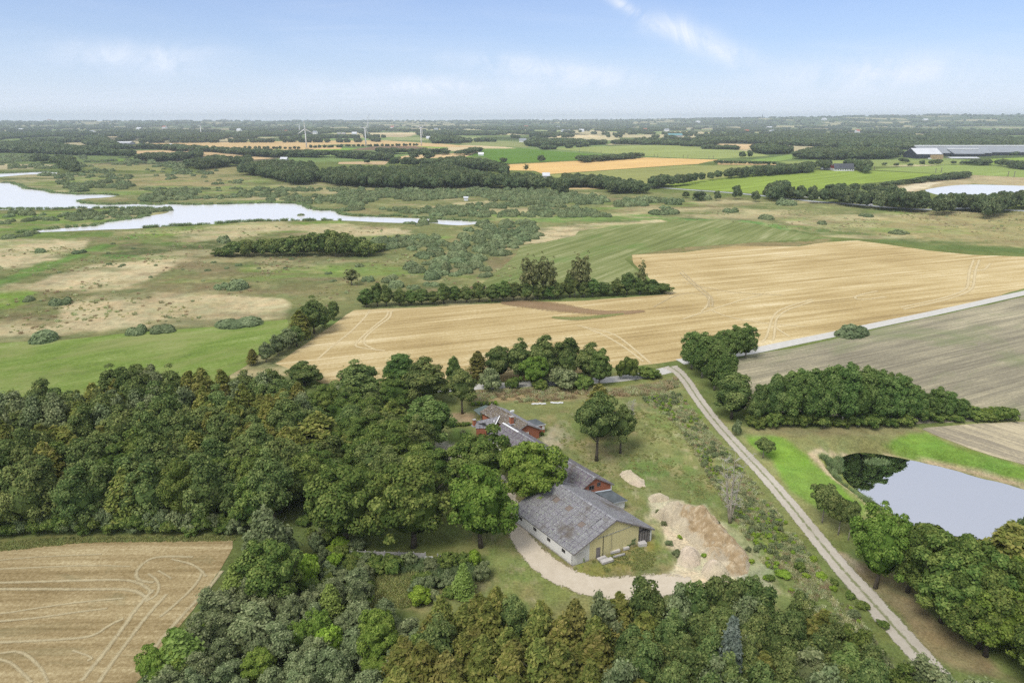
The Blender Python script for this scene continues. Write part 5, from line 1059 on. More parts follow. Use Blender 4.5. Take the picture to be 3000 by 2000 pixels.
wood('A', [(1630, 498), (1700, 505), (1850, 530), (2000, 570), (2120, 575), (2160, 540), (2300, 575), ('B', 60, 585), ('B', 400, 600), ('B', 700, 600), ('B', 900, 590), ('B', 1100, 600), ('B', 1560, 610)],
     [(1650, 430), (1700, 410), (1900, 392), (2150, 405), (2180, 460), (2300, 440), ('B', 180, 432), ('B', 420, 440), ('B', 560, 425), ('B', 700, 400), ('B', 830, 440), ('B', 1080, 490), ('B', 1300, 480), ('B', 1540, 540)], 13)
wood('B', [(330, 440), (660, 455), (800, 470), (1100, 480), (1130, 470)], [(330, 372), (500, 380), (620, 395), (700, 375), (830, 368), (950, 385), (1060, 400), (1130, 450)], 13)
wood('A', [(1280, 450), (1400, 470), (1600, 440), (1720, 420)], [(1280, 390), (1400, 375), (1500, 360), (1720, 395)], 13)
wood('A', [(930, 400), (1050, 410), (1270, 405), (1380, 360)], [(930, 350), (1100, 340), (1280, 335), (1380, 345)], 12)
wood('A', [(220, 420), (380, 425), (470, 425), (520, 450)], [(220, 365), (300, 350), (400, 380), (520, 425)], 13)
wood('A', [(-300, 350), (100, 350), (500, 365), (900, 372), (900, 360)], [(-300, 262), (300, 268), (500, 290), (700, 300), (900, 342)], 12)
wood('A', [(600, 300), (800, 325), (1020, 325), (1200, 325), (1260, 325)], [(600, 228), (700, 225), (820, 285), (1100, 285), (1260, 305)], 12)
wood('A', [(1320, 328), (1500, 345), (1900, 368), (2200, 372), (2352, 385), ('B', 340, 410)], [(1320, 302), (1500, 305), (1750, 330), (2200, 335), (2352, 325), ('B', 330, 340)], 12)
wood('B', [(260, 345), (600, 362), (840, 362), (950, 335)], [(260, 320), (600, 312), (860, 325), (950, 308)], 11)
wood('B', [(640, 285), (830, 285)], [(640, 215), (830, 235)], 16)
wood('B', [(1285, 305), (1400, 310), (1860, 290)], [(1285, 255), (1500, 245), (1860, 260)], 12)
wood('B', [(1395, 325), (1500, 322), (1700, 305)], [(1395, 300), (1500, 290), (1700, 278)], 10)
wood('B', [(1880, 290), (2352, 300)], [(1880, 255), (2352, 258)], 12)
wood('B', [(1640, 402), (1850, 392), (2070, 376)], [(1640, 380), (1850, 365), (2060, 350)], 9)
wood('B', [(1530, 545), (1700, 560), (1880, 575), (2000, 600), (2130, 630), (1850, 635), (1820, 600)], [(1530, 520), (1700, 520), (1900, 540), (2120, 555)], 10)
wood('B', [(2130, 575), (2352, 572), ('C', 200, 535), ('C', 500, 500), ('C', 890, 462)], [(2130, 520), (2352, 503), ('C', 200, 468), ('C', 500, 450), ('C', 890, 425)], 11)
wood('C', [(490, 352), (600, 362), (740, 358)], [(490, 290), (600, 275), (740, 300)], 14)
wood('C', [(760, 390), (1000, 400), (1400, 395), (1495, 380)], [(760, 335), (900, 305), (1200, 300), (1490, 315)], 14)
wood('C', [(130, 280), (520, 288)], [(130, 235), (520, 232)], 13)
wood('C', [(540, 285), (740, 300), (1500, 330), (2040, 318)], [(540, 245), (900, 240), (1500, 245), (2040, 288)], 12)
wood('C', [(920, 455), (1020, 455)], [(920, 395), (1020, 410)], 12)
wood('C', [(1070, 452), (1180, 462), (1270, 462)], [(1070, 385), (1180, 390), (1290, 430)], 13)
wood('C', [(600, 640), (700, 640)], [(600, 570), (715, 580)], 13)
wood('C', [(860, 690), (1000, 700), (1200, 732), (1500, 760), (1815, 765)], [(860, 590), (1050, 565), (1300, 602), (1620, 602), (1815, 668)], 13.5, .011)
wood('C', [(700, 655), (850, 665), (1000, 640)], [(700, 600), (860, 610), (1000, 580)], 8)
wood('C', [(1000, 620), (1300, 625), (1450, 625)], [(1000, 570), (1200, 560), (1450, 590)], 8)
wood('C', [(1300, 595), (1560, 560), (1860, 515), (1960, 505)], [(1280, 560), (1550, 525), (1850, 500), (1960, 488)], 6)
wood('C', [(1830, 735), (1910, 730), (2080, 720)], [(1830, 650), (1900, 640), (2060, 650)], 12)
wood('C', [(2110, 728), (2200, 730), (2352, 742), (2800, 760)], [(2110, 680), (2200, 660), (2270, 630), (2352, 605), (2800, 600)], 13)
wood('C', [(1940, 432), (2110, 428)], [(1940, 395), (2110, 400)], 8)
wood('C', [(2140, 435), (2352, 455), (2800, 475)], [(2140, 385), (2352, 415), (2800, 430)], 10)
wood('C', [(1710, 275), (2352, 320), (2900, 320)], [(1710, 215), (2000, 222), (2352, 240), (2900, 240)], 11)
wood('C', [(0, 305), (130, 308)], [(0, 262), (130, 270)], 11)
wood('C', [(150, 315), (390, 325)], [(150, 295), (390, 300)], 9)
row_('A', (1700, 322), (2060, 322), 6, 10, 4); row_('B', (0, 306), (150, 306), 6, 10, 4); row_('B', (180, 306), (520, 300), 6, 9, 4); row_('A', (2150, 315), (2352, 312), 7, 9, 5); row_('C', (1280, 440), (1560, 440), 5, 30, 4)
for (x, by, h, r_) in ((1120, 425, 10, 6), (1378, 415, 12, 7), (500, 400, 16, 10), (600, 405, 16, 11), (178, 425, 8, 6)): p = P('B', x, by); wood_pts.append((p[0], p[1], 0, r_, h, 0, ''))
for (x, by, h, r_) in ((410, 385, 12, 7), (458, 388, 15, 6), (1648, 437, 8, 5), (1712, 436, 8, 5), (1752, 434, 9, 7), (1515, 418, 8, 6), (1535, 420, 7, 5), (1863, 430, 6, 5), (1755, 360, 9, 6), (1390, 438, 5, 4), (2150, 365, 7, 8), (2220, 362, 9, 8), (2290, 365, 8, 8), (2260, 365, 7, 8)): p = P('C', x, by); wood_pts.append((p[0], p[1], 0, r_, h, 0, ''))
for i in range(13): p = P('C', 230 + i * 33, 425 + i * .8); wood_pts.append((p[0], p[1], 0, 4.2, 6, 0, ''))
# the far country to the hills: woods in long bands
rg = np.random.default_rng(4); far_pts = []
tx = rg.uniform(-1, 1, 90000); tr = np.exp(rg.uniform(math.log(1950), math.log(11500), 90000)); az = tx * R(40); fx = tr * np.sin(az); fy = tr * np.cos(az)
den = fbm(fx / 330, fy / 520, 14, 4) * .75 + fbm(fx / 900, fy / 900, 15, 3) * .25
okm = (den > np.clip(np.where(fx > 300, .585, .57) + (np.hypot(fx, fy) - 3000) / 80000, .57, .64)) & ~((fy < 2050) & (fx < 200))
hedge = (np.abs(((fx + fy * .25) / 260) % 1 - .5) < .025) | (np.abs(((fy - fx * .1) / 480) % 1 - .5) < .018)
okm |= hedge & (fy > 2050) & (fbm(fx / 150, fy / 150, 19, 2) > .5)
fx, fy, tr = fx[okm], fy[okm], tr[okm]; fz = hills(fx, fy)
for x, y, z, r_ in zip(fx, fy, fz, tr): far_pts.append((x, y, z - .5, 1.05 + r_ / 5200, 1.0 + .25 * rnd.random() + r_ / 22000, rnd.randrange(4)))
scatter('distant_woodland', 'countless far woods and hedges reaching to the hazy hills', far_pts, vf)
# trees one can tell apart stay single; the rest of the woods is a mass
wood_pts.sort(key=lambda q: math.hypot(q[0], q[1]))
near_w = wood_pts[:290]; rest = wood_pts[290:]
WLAB = {1: 'tree of the wood behind the marsh', 15: 'tree of the hedge wood at the main road', 16: 'tree of the long field hedge', 23: 'tree of the big roadside clump', 24: 'tree of the dark roadside wood', 25: 'low tree behind the roadside wood', 28: 'tree right of the roadside wood', 29: 'tree below the white basin'}
for (x, y, z, r_, h, wi, wl_) in near_w:
    side = 'main road trees, right' if x > 90 else 'wood behind the marsh'
    plant('mid', (x, y), h, r_, WLAB.get(wi, 'dark tree in the middle distance') + wl_, 'tree', 'woodland ' + str(WLAB.get(wi, 'elsewhere')), 'woodland_tree', parts=False, z=z)
scatter('woodland', 'dark leafy woods and hedges of the middle distance beyond the marsh', [(x, y, z, r_ / 5, h / 10, rnd.randrange(4)) for (x, y, z, r_, h, _, _) in rest if math.hypot(x, y) < 1500], vm)
scatter('woodland', 'dark woods and hedges between the fields round the turbines and dairy barns', [(x, y, z - .3, r_ / 6 * 1.05, h / 10, rnd.randrange(4)) for (x, y, z, r_, h, _, _) in rest if math.hypot(x, y) >= 1500], vf)
for (x, by, ty, wv, lb) in ((370, 670, 560, 62, 'tall dark tree standing alone at the main road'), (500, 685, 600, 66, 'dark tree right of the lone tall tree at the main road'), (237, 678, 600, 56, 'dark tree left of the lone tall tree at the main road'),
                            (110, 680, 598, 84, 'wide dark tree at the main road, left one'), (750, 655, 572, 52, 'left one of two roadside trees on trunks'), (810, 660, 562, 58, 'right one of two roadside trees on trunks'),
                            (20, 660, 606, 50, 'dark tree at the left start of the main road row')):
    vt('mid', x, by, ty, wv, lb, name='roadside_tree', c='C', parts=False)
vt('aspen', 1275, 480, 420, 44, 'thin ragged tree rising above the far wood', name='ragged_tree', c='B', parts=False)
# ------------------------------------------------------------------ the farm
def m_roofsheet(name, c1, c2, lich, thr=.52, sc=4.6, wt=.55):
    m, t, o = newmat(name); p = pos(t); oi = t.nodes.new('ShaderNodeObjectInfo')
    base = mixc(t, noise(t, p, .7, 5, .7), c1, c2)
    h = N(t, 'ShaderNodeHueSaturation'); K(t, base, h.inputs['Color']); K(t, mth(t, 'ADD', mth(t, 'MULTIPLY', oi.outputs['Random'], .30), .95), h.inputs['Value'])
    f = ramp(t, [(thr, 0.0), (thr + .06, 1.0)], noise(t, p, sc, 6, .8, .6)).outputs[0]
    c = mixc(t, f, h.outputs[0], lich)
    f2 = ramp(t, [(.53, 0.0), (.58, 1.0)], noise(t, vmth(t, 'ADD', p, (31, 7, 3)), sc * 1.3, 5, .8, .4)).outputs[0]
    c = mixc(t, f2, c, (.11, .08, .12))
    f3 = ramp(t, [(wt, 0.0), (wt + .05, .95)], noise(t, vmth(t, 'ADD', p, (3, 71, 13)), sc * 1.8, 4, .8)).outputs[0]
    c = mixc(t, f3, c, (.58, .58, .54))
    f4 = ramp(t, [(.52, 0.0), (.66, .75)], noise(t, p, .22, 5, .7)).outputs[0]; c = mixc(t, f4, c, (.13, .105, .075))
    b = N(t, 'ShaderNodeBsdfPrincipled', inp={'Roughness': .8, 'Specular IOR Level': .25}); K(t, c, b.inputs[0])
    K(t, b.outputs[0], o.inputs[0]); return m
M_ROOF = m_roofsheet('fibre_cement_lichen', (.145, .14, .155), (.25, .24, .255), (.33, .36, .28), wt=.56); M_ROOF2 = m_roofsheet('fibre_cement_mauve', (.10, .075, .10), (.19, .15, .19), (.28, .32, .24), .50, 4.6, .59)
M_MOSS = m_roofsheet('mossy_tiles', (.10, .075, .05), (.16, .12, .085), (.20, .17, .08), .5, 3); M_SLATE = m_roofsheet('grey_house_roof', (.20, .20, .21), (.28, .28, .29), (.22, .25, .2), .6, 3)
M_FELT = m_plain('roofing_felt', (.105, .120, .125), .25, 1.2, .8); M_WHITE = None
def m_wall(name, col, dirt, lim=.7, thr=(.50, .72)):
    m, t, o = newmat(name); p = pos(t); sp_ = N(t, 'ShaderNodeSeparateXYZ'); K(t, p, sp_.inputs[0])
    low_ = mth(t, 'SUBTRACT', 1.0, mth(t, 'DIVIDE', sp_.outputs[2], lim), clamp=True)
    n_ = noise(t, mapv(t, p, (1, 1, .45)), 1.6, 6, .75, .4)
    f = ramp(t, [(thr[0], 0.0), (thr[1], 1.0)], mth(t, 'ADD', mth(t, 'MULTIPLY', n_, .65), mth(t, 'MULTIPLY', low_, .42))).outputs[0]
    c = mixc(t, f, col, dirt); c = mixc(t, mth(t, 'MULTIPLY', noise(t, p, 6, 4), .18), c, dirt)
    b = N(t, 'ShaderNodeBsdfPrincipled', inp={'Roughness': .9, 'Specular IOR Level': .2}); K(t, c, b.inputs[0]); K(t, b.outputs[0], o.inputs[0]); return m
M_WHITE = m_wall('whitewash', (.80, .80, .77), (.36, .32, .27)); M_CREAM = m_wall('yellow_cladding', (.72, .65, .35), (.48, .42, .22), .5, (.48, .75)); M_GREYDOOR = m_plain('weathered_boards', (.22, .20, .19), .35, 4, .9)
M_OLDWHITE = m_wall('flaking_whitewash', (.74, .74, .71), (.46, .43, .39), .4, (.40, .60)); M_DARK = m_plain('dark_opening', (.02, .02, .02), .2, 3, .6); M_GLASSD = m_plain('dark_glass', (.035, .04, .045), .2, 1, .15, 0, .6)
def m_brickwork():
    m, t, o = newmat('red_brick'); p = pos(t); c = mixc(t, ramp(t, [(.35, 0.0), (.65, 1.0)], noise(t, mapv(t, p, (4, 4, 13)), 1.0, 4, .8)).outputs[0], (.34, .115, .06), (.46, .19, .11))
    c = mixc(t, mth(t, 'MULTIPLY', noise(t, p, .8, 4), .3), c, (.22, .12, .09)); diffuse_out(t, o, c); return m
M_BRICK = m_brickwork(); M_TRIM = m_plain('white_paint', (.80, .80, .78), .06, 3, .6); M_GUTTER = m_plain('grey_metal', (.42, .44, .46), .15, 2, .5, .3); M_CONC = m_plain('concrete', (.40, .385, .36), .25, 1.5, .9)
V3 = Vector
def wall_between(name, a, b, za, zb, mat, par, th=.25, z0=-.1):
    a = V3((a[0], a[1], 0)); b = V3((b[0], b[1], 0)); d = (b - a).normalized(); n = V3((-d.y, d.x, 0)) * th
    bt = [a, b, b + n, a + n]; hs = [za, zb, zb, za]
    return MB().hexa([(p.x, p.y, z0) for p in bt], [(p.x, p.y, h) for p, h in zip(bt, hs)]).build(name, mat, par)
def gable(name, a, b, ap, eh_a, eh_b, mat, par, inward, th=.25, t0=0.0, t1=1.0, out=0.0, z0=-.1):
    """slice t0..t1 of a gable wall from a to b, apex at share ap[0] and height ap[1]"""
    a = V3((a[0], a[1], 0)); b = V3((b[0], b[1], 0)); n = V3(inward).normalized()
    def hh(t): return eh_a + (ap[1] - eh_a) * t / ap[0] if t <= ap[0] else ap[1] + (eh_b - ap[1]) * (t - ap[0]) / (1 - ap[0])
    ts = [t0] + ([ap[0]] if t0 < ap[0] < t1 else []) + [t1]
    ring = [(t, z0) for t in (t0, t1)] + [(t, hh(t)) for t in reversed(ts)]
    f = [a + (b - a) * t - n * out + V3((0, 0, h)) for t, h in ring]
    return MB().hexa(f, [p + n * th for p in f]).build(name, mat, par)
def quad_at(q, u, v):
    """point on a roof plane q = (eave0, eave1, ridge1, ridge0); u along the eave, v up the slope"""
    e = q[0].lerp(q[1], u); r_ = q[3].lerp(q[2], u); return e.lerp(r_, v)
def sheets(q, nu, nv, mat, par, name='roof_sheet', th=.035, corr=True, skip=(), mats=None, rng_=None):
    """separate corrugated sheets laid in overlapping courses"""
    rg_ = rng_ or random.Random(nu * nv)
    nrm = (q[1] - q[0]).cross(q[3] - q[0]).normalized(); nrm = nrm if nrm.z > 0 else -nrm
    for j in range(nv):
        for i in range(nu):
            if (i, j) in skip: continue
            lift = nrm * (.03 + .022 * rg_.random()); u0, u1 = i / nu, (i + 1) / nu - .035 / nu; v0, v1 = max(0, (j - .10) / nv), (j + 1) / nv
            if rg_.random() < .06: v0 += rg_.uniform(-.03, .05) / nv; u0 += rg_.uniform(-.02, .1) / nu
            b = MB(); k = 6; tp = []
            for s in range(k + 1):
                u = u0 + (u1 - u0) * s / k; w_ = nrm * (.022 if s % 2 else -.012)
                tp.append((quad_at(q, u, v0) + lift + w_ + nrm * .055, quad_at(q, u, v1) + lift + w_ - nrm * .012))
            n0 = 0; b.v = [tuple(p) for pr in tp for p in pr] + [tuple(p - nrm * th) for pr in (tp[0], tp[-1]) for p in pr]
            for s in range(k): b.f.append((s * 2, s * 2 + 2, s * 2 + 3, s * 2 + 1)); b.m.append(0)
            e = 2 * (k + 1); b.f += [(0, 1, e + 1, e), (2 * k + 1, 2 * k, e + 2, e + 3), tuple(range(0, 2 * k + 1, 2)) + (e + 2, e)]; b.m += [0, 0, 0]
            b.build(name, mat if not mats else mats[rg_.randrange(len(mats))], par)

# --- the big barn at the front
FL = V3((*P('D', 955, 1250), 0)); FR = V3((*P('K', 2128, 1062), 0)); BLd = V3((-.587, .81, 0)).normalized(); LEN = 15.2
ex = (FR - FL).normalized(); Wd = (FR - FL).length; FLb = FL + BLd * LEN; FRb = FR + BLd * LEN
barn = root('barn', (0, 0, 0), 'large white barn with a yellow gable and a lichen covered grey roof', 'barn')
EV, RG = 2.25, 6.05
wall_between('side_wall', FLb, FL, EV, EV, M_WHITE, barn, -.25 if False else .25)
wall_between('side_wall', FR, FRb, EV, EV, M_WHITE, barn)
gable('rear_wall', FLb, FRb, (.5, RG - .1), EV, EV, M_WHITE, barn, -BLd)
def tpix(x): # share of the front gable from left corner for a K-column on the ground line
    return None
t_w = .205; t_y = .825
gable('front_wall', FL, FR, (.5, RG - .1), EV, EV, M_OLDWHITE, barn, BLd, .25, 0, t_w)
# yellow cladding boards, one by one
nb = 15
for i in range(nb):
    a = t_w + (t_y - t_w) * i / nb; b = t_w + (t_y - t_w) * (i + 1) / nb - .0015
    gable('cladding_panel', FL, FR, (.5, RG - .1), EV, EV, M_CREAM, barn, BLd, .16, a, b, .02 + .02 * (i % 2), 0)
gable('front_frame_wall', FL, FR, (.5, RG - .16), EV - .06, EV - .06, M_GREYDOOR, barn, BLd, .08, t_y, .975, -.16)
for k_ in range(2):
    a = t_y + .012 + k_ * .07
    hd = MB().hexa(*[[FL + ex * (Wd * q) - BLd * o_ + V3((0, 0, z)) for q, o_ in ((a, .02), (a + .066, .02), (a + .066, -.08), (a, -.08))] for z in (.05, 2.5 - k_ * .35)]).build('barn_door', M_GREYDOOR, barn)
for k_ in range(5):
    q = t_y + .012 + k_ * .034; MB().beam(FL + ex * Wd * q - BLd * .05 + V3((0, 0, .1)), FL + ex * Wd * q - BLd * .05 + V3((0, 0, 2.3)), .04, .05).build('door_batten', M_DARK, barn)
MB().beam(FL + ex * Wd * t_y - BLd * .1 + V3((0, 0, 2.5)), FL + ex * Wd * .975 - BLd * .1 + V3((0, 0, 2.62)), .07, .10).build('door_rail', M_DARK, barn)
gable('corner_pier', FL, FR, (.5, RG - .1), EV, EV, M_TRIM, barn, BLd, .3, .977, 1.0, .02)
dp = lambda t, z, o_=.08: FL + ex * Wd * t - BLd * o_ + V3((0, 0, z))
MB().hexa([dp(.285, .02), dp(.335, .02), dp(.335, .02, .02), dp(.285, .02, .02)], [dp(.285, 1.95), dp(.335, 1.95), dp(.335, 1.95, .02), dp(.285, 1.95, .02)]).build('door', M_GREYDOOR, barn)
MB().hexa([dp(.05, .1, .04), dp(.16, .1, .04), dp(.16, .1, .0), dp(.05, .1, .0)], [dp(.05, 1.95, .04), dp(.16, 1.95, .04), dp(.16, 1.95, .0), dp(.05, 1.95, .0)]).build('blocked_door', m_plain('pale_boards', (.62, .61, .59), .12, 4, .9), barn)
MB().beam(dp(.366, .05, .1), dp(.366, 3.75, .1), .07, .05).build('drain_pipe', M_DARK, barn)
MB().beam(dp(.47, .1, .1), dp(.47, 3.6, .1), .035, .03).build('door_edge', M_GREYDOOR, barn)
MB().beam(dp(.30, 3.6, .09), dp(.74, 4.0, .09), .05, .06).build('door_track', M_GUTTER, barn)
for k_, f in enumerate((.13, .385, .62, .86)):
    c_ = FLb.lerp(FL, f) ; d_ = (FL - FLb).normalized(); n_ = V3((d_.y, -d_.x, 0)); mk = MB()
    pts = [c_ + d_ * s + n_ * o_ for s, o_ in ((-.42, .012), (.42, .012), (.42, -.12), (-.42, -.12))]
    fr = MB().hexa([p + V3((0, 0, 1.28)) for p in pts], [p + V3((0, 0, 1.86)) for p in pts]).build('window', M_DARK, barn)
    for q in (-.14, .14): mk.beam(c_ + d_ * q + n_ * .03 + V3((0, 0, 1.3)), c_ + d_ * q + n_ * .03 + V3((0, 0, 1.84)), .025, .025)
    mk.build('glazing_bar', M_GREYDOOR, fr)
ov = .45; OE = .16; slope_dir = (RG - EV) / (Wd / 2)
def roofq(side):
    a, b = (FL, FLb) if side < 0 else (FR, FRb); mid0 = FL + ex * Wd / 2; mid1 = FLb + ex * Wd / 2
    e0 = a + ex * side * OE - BLd * ov + V3((0, 0, EV - OE * slope_dir + .12)); e1 = b + ex * side * OE + BLd * ov + V3((0, 0, EV - OE * slope_dir + .12))
    r0 = mid0 - BLd * ov + V3((0, 0, RG + .12)); r1 = mid1 + BLd * ov + V3((0, 0, RG + .12)); return [e0, e1, r1, r0]
ql, qr = roofq(-1), roofq(1)
for q in (ql, qr): MB().slab(q, .1).build('roof_deck', M_DARK, barn)
skyl = {(3, 4), (7, 5), (10, 5)}
sheets(ql, 15, 8, M_ROOF, barn, skip=skyl)
sheets(qr, 15, 8, M_ROOF, barn, rng_=random.Random(5))
M_SKYL = m_plain('brown_skylight', (.21, .165, .135), .15, 2, .5)
for (i, j) in skyl: sheets([quad_at(ql, i / 15, j / 8), quad_at(ql, (i + 1) / 15, j / 8), quad_at(ql, (i + 1) / 15, (j + 1) / 8), quad_at(ql, i / 15, (j + 1) / 8)], 1, 1, M_SKYL, barn, 'skylight')
nrd = 15
for i in range(nrd):
    a = ql[3].lerp(ql[2], i / nrd); b = ql[3].lerp(ql[2], (i + .96) / nrd); up = V3((0, 0, .10))
    MB().hexa([a - ex * .32 - V3((0, 0, .02)), a + ex * .32 - V3((0, 0, .02)), a + up + V3((0, 0, .03))], [b - ex * .32 - V3((0, 0, .02)), b + ex * .32 - V3((0, 0, .02)), b + up + V3((0, 0, .03))]).build('ridge_cap', M_SLATE, barn)
for q in (ql, qr): MB().beam(q[0] + V3((0, 0, -.06)), q[3] + V3((0, 0, -.06)), .06, .2).build('verge_board', M_GREYDOOR, barn)

# --- long brick barn behind it
lb_ = root('brick_barn', (0, 0, 0), 'long red brick barn with a mauve mottled roof joined behind the big barn', 'barn')
APX = V3((*P('K', 1265, 88, 5.3), 5.3)); far_r = V3((*P('L', 985, 650, 5.0), 5.0)); dl = (far_r - APX); dl.z = 0; LL = dl.length; dl.normalize()
gdir = V3((.90, .436, 0)); hw = 3.75; EVB = 3.0
gL = V3((APX.x, APX.y, 0)) - gdir * hw; gR = V3((APX.x, APX.y, 0)) + gdir * hw
wall_between('side_wall', gL + dl * LL, gL, EVB, EVB, M_WHITE, lb_); wall_between('side_wall', gR, gR + dl * LL, EVB, EVB, M_WHITE, lb_)
gable('gable_wall', gL, gR, (.5, APX.z - .12), EVB, EVB, M_BRICK, lb_, dl); gable('gable_wall', gL + dl * LL, gR + dl * LL, (.5, APX.z - .12), EVB, EVB, M_BRICK, lb_, -dl)
def qside(s):
    g = gL if s < 0 else gR; e0 = g + gdir * s * .25 - dl * .3 + V3((0, 0, EVB - .1)); e1 = g + gdir * s * .25 + dl * (LL + .2) + V3((0, 0, EVB - .1))
    return [e0, e1, V3((APX.x, APX.y, APX.z)) + dl * (LL + .2), V3((APX.x, APX.y, APX.z)) - dl * .3]
q1, q2 = qside(-1), qside(1)
for q in (q1, q2): MB().slab(q, .08).build('roof_deck', M_DARK, lb_)
sheets(q1, 25, 4, M_ROOF2, lb_); sheets(q2, 25, 4, M_ROOF2, lb_, rng_=random.Random(8))
for i in range(26):
    a = q1[3].lerp(q1[2], i / 26); b = q1[3].lerp(q1[2], (i + .95) / 26); gz = V3((0, 0, .09))
    MB().hexa([a - gdir * .25, a + gdir * .25, a + gz + V3((0, 0, .04))], [b - gdir * .25, b + gdir * .25, b + gz + V3((0, 0, .04))]).build('ridge_cap', M_TRIM if i > 20 else M_SLATE, lb_)
for t, z0, z1, nm in ((.42, 2.95, 3.75, 'window'), (.62, 3.35, 4.05, 'window')):
    c_ = gL.lerp(gR, t); ww = .5 if t < .5 else .33
    pts = [c_ + gdir * s - dl * o_ for s, o_ in ((-ww, .03), (ww, .03), (ww, -.05), (-ww, -.05))]
    f = MB().hexa([p + V3((0, 0, z0)) for p in pts], [p + V3((0, 0, z1)) for p in pts]).build('window', M_DARK, lb_)
    fm = MB()
    for s in (-ww, 0, ww): fm.beam(c_ + gdir * s - dl * .06 + V3((0, 0, z0)), c_ + gdir * s - dl * .06 + V3((0, 0, z1)), .05, .05)
    for z in (z0, z1): fm.beam(c_ - gdir * ww - dl * .06 + V3((0, 0, z)), c_ + gdir * ww - dl * .06 + V3((0, 0, z)), .05, .05)
    fm.build('frame', M_GREYDOOR, f)
for s, g in ((-1, gL), (1, gR)): MB().beam(g + gdir * s * .25 - dl * .32 + V3((0, 0, EVB - .15)), V3((APX.x, APX.y, APX.z - .05)) - dl * .32, .05, .18).build('verge_board', M_GREYDOOR, lb_)
# lean-to with the dark felt roof
cw = V3((*P('K', 1720, 580), 0)); lt = root('lean_to', (0, 0, 0), 'low white lean-to with a dark felt roof below the brick gable', 'shed')
lq = [V3((*P('K', 1560, 482, 2.0), 2.0)), V3((*P('K', 1772, 440, 2.0), 2.0)), V3((*P('K', 1515, 283, 3.0), 3.0)), V3((*P('K', 1275, 322, 3.0), 3.0))]
MB().slab(lq, .12).build('roof', M_FELT, lt)
w2 = cw + (lq[0] - lq[1]).normalized() * 3.2; w2.z = 0; w3 = cw + (lq[2] - lq[1]).normalized() * 2.6; w3.z = 0; w4 = w2 + (w3 - cw)
MB().hexa([V3((p.x, p.y, -.1)) for p in (w2, cw, w3, w4)], [V3((p.x, p.y, z)) for p, z in ((w2, 1.85), (cw, 1.85), (w3, 2.4), (w4, 2.4))]).build('wall', M_WHITE, lt)
MB().beam(lq[3] + V3((0, 0, .05)), lq[2] + V3((0, 0, .05)), .3, .05).build('flashing', m_plain('zinc', (.45, .50, .53), .15, 3, .5), lt)
MB().beam(lq[0] - V3((0, 0, .08)), lq[1] - V3((0, 0, .08)), .12, .12).build('gutter', M_GUTTER, lt)

# --- the brick house
hs = root('brick_house', (0, 0, 0), 'red brick farmhouse with mossy roof, two chimneys and a side wing', 'house')
hR = V3((*P('L', 1800, 960), 0)); gd = V3((.893, .449, 0)).normalized(); hL = hR - gd * 5.6; bd = V3((-.60, .80, 0)).normalized(); HL = 12.6
EL, ER, AZ_ = 2.75, 2.25, 3.95; apt = .44; apx = hL + gd * 5.6 * apt
gable('gable_wall', hL, hR, (apt, AZ_), EL, ER, M_BRICK, hs, bd); gable('gable_wall', hL + bd * HL, hR + bd * HL, (apt, AZ_), EL, ER, M_BRICK, hs, -bd)
wall_between('side_wall', hL + bd * HL, hL, EL, EL, M_BRICK, hs); wall_between('side_wall', hR, hR + bd * HL, ER, ER, M_BRICK, hs)
sR = (AZ_ - ER) / (5.6 * (1 - apt)); sL = (AZ_ - EL) / (5.6 * apt)
HRr = [hR + gd * .4 - bd * .35 + V3((0, 0, ER - .4 * sR + .1)), hR + gd * .4 + bd * (HL + .3) + V3((0, 0, ER - .4 * sR + .1)), apx + bd * (HL + .3) + V3((0, 0, AZ_ + .1)), apx - bd * .35 + V3((0, 0, AZ_ + .1))]
HLr = [hL - gd * .4 - bd * .35 + V3((0, 0, EL - .4 * sL + .1)), hL - gd * .4 + bd * (HL + .3) + V3((0, 0, EL - .4 * sL + .1)), apx + bd * (HL + .3) + V3((0, 0, AZ_ + .1)), apx - bd * .35 + V3((0, 0, AZ_ + .1))]
for q in (HRr, HLr): MB().slab(q, .1).build('roof_deck', M_DARK, hs)
sheets(HLr, 13, 3, M_MOSS, hs); sheets(HRr, 13, 4, M_SLATE, hs)
MB().beam(HLr[3] + V3((0, 0, .07)), HLr[2] + V3((0, 0, .07)), .3, .1).build('ridge', M_MOSS, hs)
for q in (HRr, HLr): MB().beam(q[0] - V3((0, 0, .08)), q[3] - V3((0, 0, .08)), .05, .18).build('verge_board', M_GUTTER, hs)
c_ = hL + gd * 2.35; pts = lambda o0, o1, w_: [c_ + gd * s - bd * o_ for s, o_ in ((-w_, o0), (w_, o0), (w_, o1), (-w_, o1))]
wn = MB().hexa([p + V3((0, 0, .85)) for p in pts(.05, -.05, .55)], [p + V3((0, 0, 1.95)) for p in pts(.05, -.05, .55)]).build('window', M_GLASSD, hs)
fm = MB()
for s in (-.55, .55): fm.beam(c_ + gd * s - bd * .08 + V3((0, 0, .78)), c_ + gd * s - bd * .08 + V3((0, 0, 2.02)), .15, .08)
for z in (.85, 1.95): fm.beam(c_ - gd * .62 - bd * .085 + V3((0, 0, z)), c_ + gd * .62 - bd * .085 + V3((0, 0, z)), .08, .15)
fm.build('frame', M_TRIM, wn)
def chimney(base, z0, z1, s):
    ch = MB().box((base[0], base[1], (z0 + z1) / 2), (s, s, z1 - z0), .46).build('chimney', M_BRICK, hs)
    MB().box((base[0], base[1], z1 + .05), (s + .12, s + .12, .1), .46).build('chimney_cap', M_CONC, ch)
    MB().box((base[0], base[1] - .1, z0 + .25), (s + .5, s + .5, .06), .46).build('flashing', M_GUTTER, ch)
cp = P('L', 1165, 600, 3.7); chimney(cp, 3.2, 5.0, .75); cp = P('L', 310, 650, 2.9); chimney(cp, 2.4, 4.0, .6)
